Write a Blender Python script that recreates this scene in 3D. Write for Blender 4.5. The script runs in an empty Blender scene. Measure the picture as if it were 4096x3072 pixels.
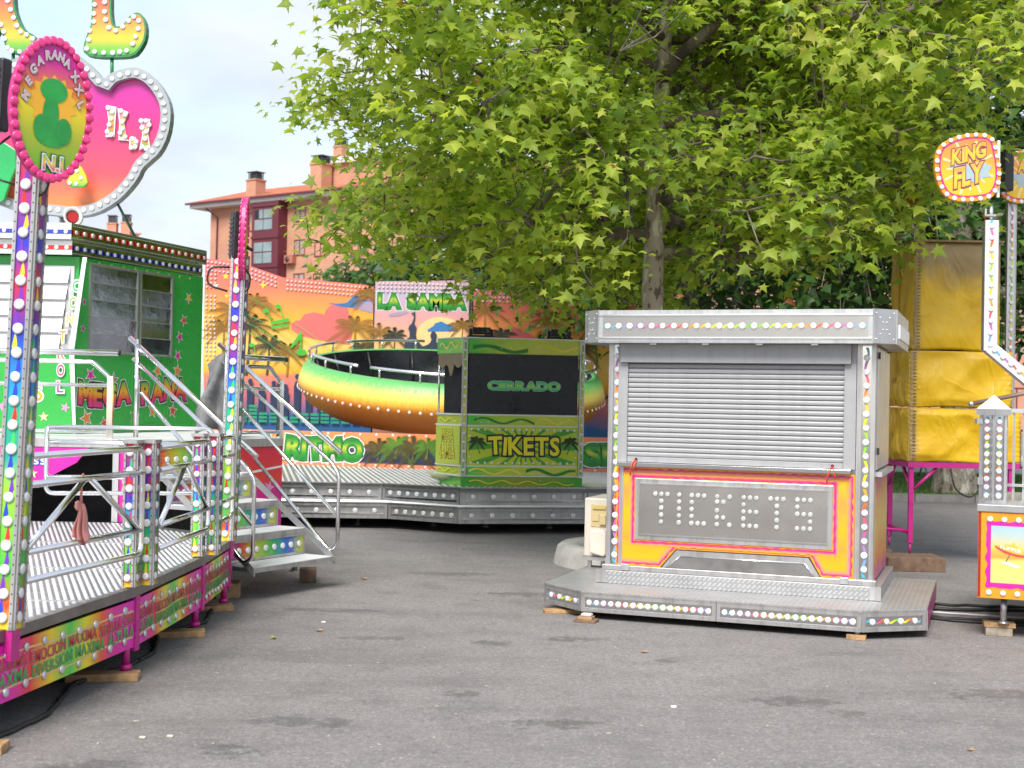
import bpy, math, random
import numpy as np
from mathutils import Vector, Matrix

sc = bpy.context.scene
R = math.radians
random.seed(7)
rng = np.random.default_rng(11)

# ------------------------------------------------------------------ camera
F = 1320.0                      # focal length in pixels of a 1024 px wide picture
EYE = 1.6
PITCH = math.atan(16 / F)
ROLL = 0.019
cam_d = bpy.data.cameras.new('camera')
cam = bpy.data.objects.new('camera', cam_d)
sc.collection.objects.link(cam)
sc.camera = cam
cam_d.sensor_width = 36
cam_d.lens = F / 1024 * 36
cam_d.clip_start = 0.1
cam_d.clip_end = 2000
cam_d.dof.use_dof = True
cam_d.dof.focus_distance = 9.8
cam_d.dof.aperture_fstop = 3.6
_right = Vector((1, 0, 0))
_up = Vector((0, -math.sin(PITCH), math.cos(PITCH)))
_fw = Vector((0, math.cos(PITCH), math.sin(PITCH)))
_cx = _right * math.cos(ROLL) + _up * math.sin(ROLL)
_cy = _up * math.cos(ROLL) - _right * math.sin(ROLL)
cam.matrix_world = Matrix((
    (_cx.x, _cy.x, -_fw.x, 0), (_cx.y, _cy.y, -_fw.y, 0), (_cx.z, _cy.z, -_fw.z, EYE), (0, 0, 0, 1)))

# ------------------------------------------------------------------ sky and sun
SUN_EL, SUN_AZ = R(48), R(194)      # azimuth of the sun, clockwise from +Y
world = bpy.data.worlds.new('World')
sc.world = world
world.use_nodes = True
wn, wl = world.node_tree.nodes, world.node_tree.links
wn.clear()
wo = wn.new('ShaderNodeOutputWorld')
bg = wn.new('ShaderNodeBackground')
bg.inputs['Strength'].default_value = 0.1
sky = wn.new('ShaderNodeTexSky')
sky.sky_type = 'NISHITA'
sky.sun_disc = False
sky.sun_elevation = SUN_EL
sky.sun_rotation = SUN_AZ
sky.air_density = 1.0
sky.dust_density = 1.5
tc = wn.new('ShaderNodeTexCoord')
mp = wn.new('ShaderNodeMapping')
mp.inputs['Scale'].default_value = (1, 1, 2.6)
nz = wn.new('ShaderNodeTexNoise')
nz.inputs['Scale'].default_value = 2.3
nz.inputs['Detail'].default_value = 7
nz.inputs['Roughness'].default_value = 0.52
rp = wn.new('ShaderNodeValToRGB')
rp.color_ramp.elements[0].position = 0.33
rp.color_ramp.elements[0].color = (0.30, 0.30, 0.30, 1)
rp.color_ramp.elements[1].position = 0.60
rp.color_ramp.elements[1].color = (1, 1, 1, 1)
nz2 = wn.new('ShaderNodeTexNoise')
nz2.inputs['Scale'].default_value = 5.0
nz2.inputs['Detail'].default_value = 5
rp2 = wn.new('ShaderNodeValToRGB')
rp2.color_ramp.elements[0].position = 0.35
rp2.color_ramp.elements[0].color = (2.15, 2.35, 2.7, 1)
rp2.color_ramp.elements[1].position = 0.65
rp2.color_ramp.elements[1].color = (2.75, 2.85, 3.0, 1)
mx = wn.new('ShaderNodeMix')
mx.data_type = 'RGBA'
wl.new(tc.outputs['Generated'], mp.inputs['Vector'])
wl.new(mp.outputs['Vector'], nz.inputs['Vector'])
wl.new(mp.outputs['Vector'], nz2.inputs['Vector'])
wl.new(nz.outputs['Fac'], rp.inputs['Fac'])
wl.new(nz2.outputs['Fac'], rp2.inputs['Fac'])
wl.new(rp.outputs['Color'], mx.inputs['Factor'])
wl.new(sky.outputs['Color'], mx.inputs['A'])
wl.new(rp2.outputs['Color'], mx.inputs['B'])
wl.new(mx.outputs['Result'], bg.inputs['Color'])
wl.new(bg.outputs['Background'], wo.inputs['Surface'])

sun_d = bpy.data.lights.new('sun', 'SUN')
sun_d.energy = 1.5
sun_d.angle = R(25)
sun_d.color = (1.0, 0.97, 0.92)
sun = bpy.data.objects.new('sun', sun_d)
sc.collection.objects.link(sun)
_sd = Vector((math.sin(SUN_AZ) * math.cos(SUN_EL), math.cos(SUN_AZ) * math.cos(SUN_EL), math.sin(SUN_EL)))
sun.rotation_euler = _sd.to_track_quat('Z', 'Y').to_euler()

sc.view_settings.view_transform = 'Standard'
sc.view_settings.look = 'None'
sc.view_settings.exposure = 1.85
sc.view_settings.gamma = 1.0
sc.view_settings.use_curve_mapping = False
sc.cycles.max_bounces = 12
sc.cycles.diffuse_bounces = 8
sc.cycles.transparent_max_bounces = 8

# ------------------------------------------------------------------ helpers
col = sc.collection


def ray(px, py):
    a = (px - 512) / F
    b = (384 - py) / F
    x = a * math.cos(ROLL) - b * math.sin(ROLL)
    y = a * math.sin(ROLL) + b * math.cos(ROLL)
    return Vector((x, math.cos(PITCH) - y * math.sin(PITCH), math.sin(PITCH) + y * math.cos(PITCH)))


def at(px, py, Y):
    r = ray(px, py)
    return Vector((0, 0, EYE)) + r * (Y / r.y)


class Fr:
    """A vertical working plane: u runs along it, d stands out of it towards the viewer, z is up."""
    def __init__(s, x, y, ang=0.0, z=0.0):
        s.o = Vector((x, y, z)); s.a = R(ang)
        s.e = Vector((math.cos(s.a), math.sin(s.a), 0)); s.n = Vector((math.sin(s.a), -math.cos(s.a), 0))

    def p(s, u, d, z):
        return s.o + s.e * u + s.n * d + Vector((0, 0, z))


def fr2(p0, p1, z=0.0):
    f = Fr(p0[0], p0[1], math.degrees(math.atan2(p1[1] - p0[1], p1[0] - p0[0])), z)
    f.L = math.hypot(p1[0] - p0[0], p1[1] - p0[1])
    return f


F0 = Fr(0, 0, 0)


class MB:
    def __init__(s):
        s.v = []; s.f = []; s.sm = []

    def add(s, vs, fs, smooth=False):
        b = len(s.v)
        s.v += [tuple(v) for v in vs]
        s.f += [tuple(i + b for i in f) for f in fs]
        s.sm += [smooth] * len(fs)
        return s

    def fbox(s, fr, u0, u1, d0, d1, z0, z1):
        vs = [fr.p(u, d, z) for z in (z0, z1) for d in (d0, d1) for u in (u0, u1)]
        return s.add(vs, [(0, 1, 3, 2), (4, 6, 7, 5), (0, 4, 5, 1), (2, 3, 7, 6), (0, 2, 6, 4), (1, 5, 7, 3)])

    def box(s, x0, x1, y0, y1, z0, z1):
        return s.fbox(F0, x0, x1, -y1, -y0, z0, z1)

    def poly(s, fr, pts, d0, d1):
        """outline in (u, z), given depth d0..d1"""
        n = len(pts)
        vs = [fr.p(u, d0, z) for u, z in pts] + [fr.p(u, d1, z) for u, z in pts]
        fs = [tuple(range(n))[::-1], tuple(range(n, 2 * n))]
        fs += [(i, (i + 1) % n, n + (i + 1) % n, n + i) for i in range(n)]
        return s.add(vs, fs)

    def flat(s, fr, pts, d):
        n = len(pts)
        return s.add([fr.p(u, d, z) for u, z in pts], [tuple(range(n))])

    def slab(s, pts, z0, z1):
        """outline in (x, y) counter-clockwise"""
        n = len(pts)
        vs = [(x, y, z0) for x, y in pts] + [(x, y, z1) for x, y in pts]
        fs = [tuple(range(n))[::-1], tuple(range(n, 2 * n))]
        fs += [(i, (i + 1) % n, n + (i + 1) % n, n + i) for i in range(n)]
        return s.add(vs, fs)

    def tube(s, pts, r, n=8, r1=None, cap=True):
        pts = [Vector(p) for p in pts]
        m = len(pts)
        b = len(s.v)
        ref = None
        vs = []
        for i, p in enumerate(pts):
            t = (pts[min(i + 1, m - 1)] - pts[max(i - 1, 0)]).normalized()
            if ref is None:
                ref = Vector((0, 0, 1)) if abs(t.z) < 0.9 else Vector((1, 0, 0))
            x = (ref - t * ref.dot(t)).normalized()
            ref = x
            y = t.cross(x)
            rr = r if r1 is None else r + (r1 - r) * i / (m - 1)
            for k in range(n):
                a = 2 * math.pi * k / n
                vs.append(p + (x * math.cos(a) + y * math.sin(a)) * rr)
        fs = []
        for i in range(m - 1):
            for k in range(n):
                k2 = (k + 1) % n
                fs.append((i * n + k, i * n + k2, (i + 1) * n + k2, (i + 1) * n + k))
        s.add(vs, fs, True)
        if cap:
            s.f.append(tuple(b + k for k in range(n))[::-1]); s.sm.append(False)
            s.f.append(tuple(b + (m - 1) * n + k for k in range(n))); s.sm.append(False)
        return s

    def lathe(s, c, prof, n=24, axis='z', smooth=True, cap=True):
        c = Vector(c)
        vs = []
        for r, h in prof:
            for k in range(n):
                a = 2 * math.pi * k / n
                if axis == 'z':
                    vs.append(c + Vector((r * math.cos(a), r * math.sin(a), h)))
                else:
                    vs.append(c + Vector((r * math.cos(a), -h, r * math.sin(a))))
        fs = []
        for i in range(len(prof) - 1):
            for k in range(n):
                k2 = (k + 1) % n
                fs.append((i * n + k, i * n + k2, (i + 1) * n + k2, (i + 1) * n + k))
        b = len(s.v)
        s.add(vs, fs, smooth)
        if cap:
            s.f.append(tuple(b + k for k in range(n))[::-1]); s.sm.append(False)
            s.f.append(tuple(b + (len(prof) - 1) * n + k for k in range(n))); s.sm.append(False)
        return s

    def mesh(s, name, mat):
        me = bpy.data.meshes.new(name)
        me.from_pydata(s.v, [], s.f)
        if any(s.sm):
            me.polygons.foreach_set('use_smooth', s.sm)
        if mat:
            me.materials.append(mat)
        me.update()
        return me

    def build(s, name, mat, parent=None, bevel=0.0):
        o = link(name, s.mesh(name, mat), parent)
        if bevel:
            m = o.modifiers.new('bevel', 'BEVEL'); m.width = bevel; m.segments = 2; m.limit_method = 'ANGLE'
        return o


def link(name, me, parent=None):
    o = bpy.data.objects.new(name, me)
    col.objects.link(o)
    if parent:
        o.parent = parent
    return o


def tag(o, label, cat, group=None, kind=None):
    if label: o['label'] = label
    if cat: o['category'] = cat
    if group: o['group'] = group
    if kind: o['kind'] = kind
    return o


def thing(name, label, cat, x=0, y=0, z=0, rot=0, group=None):
    o = bpy.data.objects.new(name, None)
    o.empty_display_size = 0.2
    col.objects.link(o)
    o.location = (x, y, z)
    o.rotation_euler = (0, 0, R(rot))
    return tag(o, label, cat, group)


def struct(o):
    o['kind'] = 'structure'
    return o


# ------------------------------------------------------------------ materials
MT = {}


def new_mat(name):
    m = bpy.data.materials.new(name)
    m.use_nodes = True
    nt = m.node_tree
    p = nt.nodes['Principled BSDF']
    MT[name] = m
    return m, nt, p


def coords(nt, scale=1.0, kind='Object'):
    t = nt.nodes.new('ShaderNodeTexCoord')
    mpn = nt.nodes.new('ShaderNodeMapping')
    sc_ = scale if isinstance(scale, tuple) else (scale,) * 3
    mpn.inputs['Scale'].default_value = sc_
    nt.links.new(t.outputs[kind], mpn.inputs['Vector'])
    return mpn.outputs['Vector']


def noise(nt, vec, scale, detail=4, rough=0.55):
    n = nt.nodes.new('ShaderNodeTexNoise')
    n.inputs['Scale'].default_value = scale
    n.inputs['Detail'].default_value = detail
    n.inputs['Roughness'].default_value = rough
    nt.links.new(vec, n.inputs['Vector'])
    return n.outputs['Fac']


def ramp(nt, fac, stops, interp='LINEAR'):
    r = nt.nodes.new('ShaderNodeValToRGB')
    cr = r.color_ramp
    cr.interpolation = interp
    while len(cr.elements) < len(stops):
        cr.elements.new(0.5)
    for e, (p, c) in zip(cr.elements, stops):
        e.position = p
        e.color = (c, c, c, 1) if isinstance(c, (int, float)) else (*c[:3], 1)
    nt.links.new(fac, r.inputs['Fac'])
    return r.outputs['Color']


def mixc(nt, a, b, fac, mode='MIX'):
    m = nt.nodes.new('ShaderNodeMix')
    m.data_type = 'RGBA'
    m.blend_type = mode
    for s, v in (('A', a), ('B', b), ('Factor', fac)):
        if isinstance(v, (int, float)):
            if s == 'Factor': m.inputs[s].default_value = v
            else: m.inputs[s].default_value = (v, v, v, 1)
        elif isinstance(v, tuple):
            m.inputs[s].default_value = (*v[:3], 1)
        else:
            nt.links.new(v, m.inputs[s])
    return m.outputs['Result']


def bumped(nt, p, h, strength=0.3, dist=0.01):
    b = nt.nodes.new('ShaderNodeBump')
    b.inputs['Strength'].default_value = strength
    b.inputs['Distance'].default_value = dist
    nt.links.new(h, b.inputs['Height'])
    nt.links.new(b.outputs['Normal'], p.inputs['Normal'])


def mat(name, c, rough=0.5, metal=0.0, var=0.12, vs=3.0, bump=0.0, bs=40.0, coat=0.0, rvar=0.12, streak=0.0):
    """plain material with uneven colour, uneven gloss and optional fine relief"""
    m, nt, p = new_mat(name)
    v = coords(nt)
    n1 = noise(nt, v, vs, 6)
    dirt = ramp(nt, n1, [(0.3, 1 - var), (0.7, 1 + var * 0.4)])
    cc = mixc(nt, (*c, 1), dirt, 1.0, 'MULTIPLY')
    if streak:
        sn = noise(nt, coords(nt, (9, 9, .55)), 1.6, 6, .7)
        cc = mixc(nt, cc, ramp(nt, sn, [(.34, 1 - streak * 1.6), (.52, 1)]), 1.0, 'MULTIPLY')
    nt.links.new(cc, p.inputs['Base Color'])
    n2 = noise(nt, v, vs * 3.1, 5)
    rr = ramp(nt, n2, [(0.3, max(0.02, rough - rvar)), (0.75, min(1, rough + rvar))])
    nt.links.new(rr, p.inputs['Roughness'])
    p.inputs['Metallic'].default_value = metal
    if coat:
        p.inputs['Coat Weight'].default_value = coat
    if bump:
        bumped(nt, p, noise(nt, v, bs, 4), bump, 0.01)
    return m


def gmat(name, stops, axis=2, rough=0.35, kind='Generated', wob=0.0, wobs=3.0, var=0.08, metal=0.0):
    """printed gradient along one axis of the object's own bounding box"""
    m, nt, p = new_mat(name)
    v = coords(nt, 1.0, kind)
    sx = nt.nodes.new('ShaderNodeSeparateXYZ')
    nt.links.new(v, sx.inputs[0])
    f = sx.outputs[axis]
    if wob:
        n = noise(nt, v, wobs, 3)
        a = nt.nodes.new('ShaderNodeMath'); a.operation = 'MULTIPLY_ADD'
        nt.links.new(n, a.inputs[0]); a.inputs[1].default_value = wob
        nt.links.new(f, a.inputs[2])
        a2 = nt.nodes.new('ShaderNodeMath'); a2.operation = 'SUBTRACT'
        nt.links.new(a.outputs[0], a2.inputs[0]); a2.inputs[1].default_value = wob * 0.5
        f = a2.outputs[0]
    c = ramp(nt, f, stops)
    d = ramp(nt, noise(nt, coords(nt), 5, 5), [(0.3, 1 - var), (0.7, 1)])
    nt.links.new(mixc(nt, c, d, 1.0, 'MULTIPLY'), p.inputs['Base Color'])
    p.inputs['Roughness'].default_value = rough
    p.inputs['Metallic'].default_value = metal
    return m


RAINBOW = [(0, (.0, .45, .6)), (.17, (.45, .1, .35)), (.3, (.75, .1, .03)), (.45, (.75, .65, .02)), (.58, (.1, .5, .06)),
           (.7, (.7, .7, .02)), (.82, (.75, .12, .03)), (.92, (.5, .15, .4)), (1, (.0, .5, .65))]

alu = mat('aluminium', (.62, .62, .62), .34, .85, .10, 4, rvar=.06, streak=.14)
steel = mat('brushed_steel', (.53, .52, .51), .36, .8, .10, 3, rvar=.06, streak=.18)
mirror = mat('mirror_steel', (.60, .60, .60), .10, 1.0, .05, 3, .05, 6, rvar=.04)
chrome = mat('polished_tube', (.80, .80, .80), .14, 1.0, .06, 6, rvar=.06)
silverpaint = mat('silver_shutter_paint', (.325, .325, .33), .48, .12, .05, 5, streak=.06)
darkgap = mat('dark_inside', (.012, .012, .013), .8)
black = mat('black_plastic', (.018, .018, .02), .45)
bulbm = mat('white_bulb_cap', (.66, .67, .66), .28, 0, .06, 60, coat=.4)
bulbg = mat('grey_glass_bulb', (.46, .46, .44), .2, 0, .25, 120, coat=.6)
bulbp = mat('pink_bulb_cap', (.75, .03, .20), .22, 0, .1, 60, coat=.5)
bulbs_ = mat('silver_bulb_cap', (.66, .65, .66), .3, .6, .1, 60)
pinkm = mat('magenta_paint', (.48, .018, .21), .42, 0, .15, 6)
magprint = mat('magenta_print', (.60, .012, .30), .35, 0, .1, 3)
greenp = mat('green_print', (.02, .40, .045), .35, 0, .08, 3)
ygreen = mat('lime_print', (.36, .42, .02), .38, 0, .2, 7)
yellowt = mat('yellow_lettering', (.80, .70, .02), .4, 0, .06)
blackpr = mat('black_print', (.015, .017, .02), .4)
navy = mat('navy_print', (.015, .03, .075), .4)
whitep = mat('white_print', (.68, .68, .67), .4, 0, .05)
cream = mat('cream_enamel', (.54, .50, .43), .45, 0, .12, 5)
beige = mat('yellowed_plastic', (.50, .40, .20), .5, 0, .1, 8)
orangep = mat('orange_paint', (.80, .27, .01), .35, 0, .1, 4)
redp = mat('red_cord', (.70, .06, .04), .6)
wood = mat('timber', (.40, .24, .11), .8, 0, .45, 14, .5, 60)
wood2 = mat('old_timber', (.19, .115, .075), .85, 0, .4, 14, .5, 60)
concrete = mat('concrete', (.40, .38, .35), .9, 0, .3, 6, .5, 50)
rubber = mat('black_rubber', (.02, .02, .02), .6)
cablew = mat('white_cable', (.55, .55, .54), .6)
greycloth = mat('grey_canvas', (.16, .16, .165), .9, 0, .3, 9, .5, 30)
pinkcloth = mat('dusty_pink_cloth', (.52, .22, .19), .95, 0, .2, 30, .4, 90)


def diamond_mat(name, c, upright=False):
    m, nt, p = new_mat(name)
    v = coords(nt)
    if upright:
        um = nt.nodes.new('ShaderNodeMapping'); um.inputs['Rotation'].default_value = (R(90), 0, 0)
        nt.links.new(v, um.inputs['Vector']); v = um.outputs[0]
    outs = []
    for ang, off in ((R(45), 0), (R(-45), .013)):
        mpn = nt.nodes.new('ShaderNodeMapping')
        mpn.inputs['Rotation'].default_value = (0, 0, ang)
        mpn.inputs['Location'].default_value = (off, off, 0)
        nt.links.new(v, mpn.inputs['Vector'])
        b = nt.nodes.new('ShaderNodeTexBrick')
        b.offset = 0.5
        b.inputs['Scale'].default_value = 1.0
        b.inputs['Mortar Size'].default_value = 0.0105
        b.inputs['Mortar Smooth'].default_value = 0.3
        b.inputs['Brick Width'].default_value = 0.052
        b.inputs['Row Height'].default_value = 0.026
        b.inputs['Color1'].default_value = b.inputs['Color2'].default_value = (1, 1, 1, 1)
        b.inputs['Mortar'].default_value = (0, 0, 0, 1)
        nt.links.new(mpn.outputs['Vector'], b.inputs['Vector'])
        outs.append(b.outputs['Color'])
    h = mixc(nt, outs[0], outs[1], 1.0, 'LIGHTEN')
    n1 = noise(nt, v, 5, 6)
    dirt = ramp(nt, n1, [(0.3, .82), (0.7, 1)])
    base = mixc(nt, mixc(nt, (*[x * .62 for x in c], 1), (*c, 1), outs[0]), dirt, 1.0, 'MULTIPLY')
    nt.links.new(base, p.inputs['Base Color'])
    p.inputs['Metallic'].default_value = .45
    p.inputs['Roughness'].default_value = .42
    bumped(nt, p, outs[0], .6, .004)
    return m


diamond = diamond_mat('diamond_tread_plate', (.60, .60, .60))
diamond_v = diamond_mat('diamond_plate_upright', (.60, .60, .60), True)


def leaf_mat(name, cols, trans=0.45):
    m, nt, p = new_mat(name)
    at_ = nt.nodes.new('ShaderNodeAttribute')
    at_.attribute_name = 'tint'
    c = ramp(nt, at_.outputs['Fac'], cols)
    n = noise(nt, coords(nt, 1.0), 1.1, 3)
    c = mixc(nt, c, ramp(nt, n, [(.3, .72), (.7, 1.15)]), 1.0, 'MULTIPLY')
    nt.links.new(c, p.inputs['Base Color'])
    p.inputs['Roughness'].default_value = .48
    tr = nt.nodes.new('ShaderNodeBsdfTranslucent')
    nt.links.new(mixc(nt, c, (1.0, 1.05, .45, 1), 1.0, 'MULTIPLY'), tr.inputs['Color'])
    ms = nt.nodes.new('ShaderNodeMixShader')
    ms.inputs[0].default_value = trans
    nt.links.new(p.outputs[0], ms.inputs[1])
    nt.links.new(tr.outputs[0], ms.inputs[2])
    nt.links.new(ms.outputs[0], nt.nodes['Material Output'].inputs['Surface'])
    return m


def bark_mat(name, c1, c2, c3, scale=5):
    m, nt, p = new_mat(name)
    v = coords(nt, (1, 1, .45))
    n1 = noise(nt, v, scale, 5, .6)
    c = ramp(nt, n1, [(.40, c1), (.43, c2), (.54, c2), (.57, c3)])
    nt.links.new(c, p.inputs['Base Color'])
    p.inputs['Roughness'].default_value = .9
    bumped(nt, p, noise(nt, v, scale * 5, 6), .6, .02)
    return m


# ------------------------------------------------------------------ shared detail builders
_bm = {}
_brnd = random.Random(77)


def bulb_mesh(m):
    if m.name not in _bm:
        b = MB()
        b.lathe((0, 0, 0), [(1.0, -.1), (1.0, .30), (.86, .44), (.45, .52), (.12, .49)], 12, 'y')
        _bm[m.name] = b.mesh('bulb', m)
    return _bm[m.name]


def bulb(parent, fr, u, d, z, r, m=None):
    o = link('bulb', bulb_mesh(m or bulbm), parent)
    o.location = fr.p(u, d, z)
    k = _brnd.uniform(.94, 1.05)
    o.rotation_euler = (_brnd.uniform(-.10, .10), 0, fr.a + _brnd.uniform(-.10, .10))
    o.scale = (r * k, r * _brnd.uniform(.85, 1.1), r * k)
    return o


def squiggle(mb, fr, a, b, amp, w, waves, d, n=None):
    """wavy ribbon from a to b, both (u, z)"""
    n = n or int(waves * 10)
    ax = Vector((b[0] - a[0], b[1] - a[1]))
    L = ax.length
    ax /= L
    nx = Vector((-ax.y, ax.x))
    vs, fs = [], []
    for i in range(n + 1):
        t = i / n
        s = math.sin(t * waves * 2 * math.pi)
        c = Vector(a) + ax * (t * L) + nx * (amp * s)
        ww = w * (.65 + .35 * abs(math.cos(t * waves * 2 * math.pi)))
        for k in (-1, 1):
            q = c + nx * (ww * .5 * k)
            vs.append(fr.p(q.x, d, q.y))
        if i:
            fs.append((2 * i - 2, 2 * i - 1, 2 * i + 1, 2 * i))
    mb.add(vs, fs)


def strip(parent, fr, u0, u1, z0, z1, nb, br, fm=.025, inset=.012, frame=None, panel=None, bmat=None, ribbon=None, lip=None, zoff=.5):
    """framed light strip: four-sided frame, recessed panel, bulbs, optional wavy ribbon"""
    b = MB()
    b.fbox(fr, u0, u1, -inset - .012, 0, z1 - fm, z1)
    b.fbox(fr, u0, u1, -inset - .012, 0, z0, z0 + fm)
    b.fbox(fr, u0, u0 + fm, -inset - .012, -.001, z0 + fm, z1 - fm)
    b.fbox(fr, u1 - fm, u1, -inset - .012, -.001, z0 + fm, z1 - fm)
    b.build('fascia_frame', frame or steel, parent)
    b = MB()
    b.fbox(fr, u0 + fm, u1 - fm, -inset - .01, -inset, z0 + fm, z1 - fm)
    b.build('fascia_panel', panel or mirror, parent)
    zc = z0 + (z1 - z0) * zoff
    a0, a1 = u0 + fm, u1 - fm
    if ribbon:
        b = MB()
        squiggle(b, fr, (a0 + .01, zc), (a1 - .01, zc), br * .45, br * .8, nb, -inset + .002)
        b.build('painted_ribbon', ribbon, parent)
    for i in range(nb):
        bulb(parent, fr, a0 + (a1 - a0) * (i + .5) / nb, -inset + .003, zc, br, bmat)
    if lip:
        b = MB()
        b.fbox(fr, u0, u1, -inset, lip, z1 + .001, z1 + .012)
        b.build('fascia_lip', frame or steel, parent)


_txt = {}
_tsc = bpy.data.scenes.new('letter_shaping')     # only used to turn glyphs into outlines; removed at the end


def text_polys(ch_or_text, offset=0.0, spacing=1.0):
    key = (ch_or_text, round(offset, 4), spacing)
    if key in _txt:
        return _txt[key]
    cu = bpy.data.curves.new('lettering', 'FONT')
    cu.body = ch_or_text
    cu.fill_mode = 'FRONT'
    cu.offset = offset
    cu.resolution_u = 3
    cu.align_x = 'CENTER'
    cu.space_character = spacing
    ob = bpy.data.objects.new('lettering', cu)
    _tsc.collection.objects.link(ob)
    _tsc.view_layers[0].update()
    dg = _tsc.view_layers[0].depsgraph
    me = ob.evaluated_get(dg).to_mesh()
    vs = [tuple(v.co) for v in me.vertices]
    fs = [tuple(p.vertices) for p in me.polygons]
    ob.evaluated_get(dg).to_mesh_clear()
    bpy.data.objects.remove(ob)
    bpy.data.curves.remove(cu)
    _txt[key] = (vs, fs)
    return vs, fs


def lettering(parent, fr, s, uc, z0, h, w=None, layers=(), d=.003, jit=0.0, arc=None, seed=1, zfun=None, spacing=1.0, name='lettering_print', zscale=None):
    """letters in the plane of fr; layers = [(offset, material)], back to front.
    w: total width, h: cap height. arc: zfun(u) gives a vertical shift, jit tilts the letters."""
    rnd = random.Random(seed)
    # letter advance from the font itself
    adv = []
    for ch in s:
        if ch == ' ':
            adv.append(.42); continue
        v, _ = text_polys(ch, 0.012)
        xs = [q[0] for q in v]
        adv.append((max(xs) - min(xs)) + .09 * spacing)
    tot = sum(adv)
    capv = [q[1] for q in text_polys('H')[0]]
    cap = max(capv) - min(capv)
    sz = h / cap
    sx = (w / tot) if w else sz
    tl = [(rnd.uniform(-jit, jit), rnd.uniform(-jit, jit) * .25) for _ in s]
    for li, (off, m) in enumerate(layers):
        mb = MB()
        x = -tot / 2
        nm = name if li == len(layers) - 1 else name + '_outline'
        for i, ch in enumerate(s):
            if h >= .09 and li > 0 or len(s) == 1:
                mb = MB()
            xc = x + adv[i] / 2
            x += adv[i]
            if ch == ' ':
                continue
            v, f = text_polys(ch, off)
            v0 = text_polys(ch, 0.012)[0]
            xs = [q[0] for q in v0]
            mid = (max(xs) + min(xs)) / 2
            ca, sa = math.cos(tl[i][0]), math.sin(tl[i][0])
            vs = []
            for q in v:
                lx, ly = (q[0] - mid), q[1] - cap / 2
                lx, ly = lx * ca - ly * sa, lx * sa + ly * ca + tl[i][1]
                u = uc + (xc + lx) * sx
                zz = z0 + h / 2 + ly * sz * (zscale(xc / tot) if zscale else 1)
                if zfun:
                    zz += zfun(u)
                vs.append(fr.p(u, d + li * .0018, zz))
            mb.add(vs, f)
            if h >= .09 and li > 0 or len(s) == 1:
                mb.build('letter' if li == len(layers) - 1 else 'letter_outline', m, parent)
        if not (h >= .09 and li > 0 or len(s) == 1):
            o = mb.build(nm, m, parent)
            if h < .09: o['kind'] = 'stuff'


def rail_tube(pts, r=.019, n=8):
    return MB().tube(pts, r, n)


def rounded(pts, rad=.06, n=4):
    """round the inner corners of a 3-D polyline"""
    pts = [Vector(p) for p in pts]
    out = [pts[0]]
    for a, b, c in zip(pts, pts[1:], pts[2:]):
        d1 = (a - b); d2 = (c - b)
        r_ = min(rad, d1.length * .45, d2.length * .45)
        s, e = b + d1.normalized() * r_, b + d2.normalized() * r_
        for k in range(n + 1):
            t = k / n
            out.append(s * (1 - t) ** 2 + b * 2 * t * (1 - t) + e * t * t)
    out.append(pts[-1])
    return out


def star(n, r0, r1, rot=0.0):
    return [((r0 if i % 2 == 0 else r1) * math.sin(rot + math.pi * i / n), (r0 if i % 2 == 0 else r1) * math.cos(rot + math.pi * i / n)) for i in range(2 * n)]


def ell(uc, zc, ru, rz, n=20, a0=0, a1=2 * math.pi):
    return [(uc + ru * math.cos(a0 + (a1 - a0) * i / n), zc + rz * math.sin(a0 + (a1 - a0) * i / n)) for i in range(n)]

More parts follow.
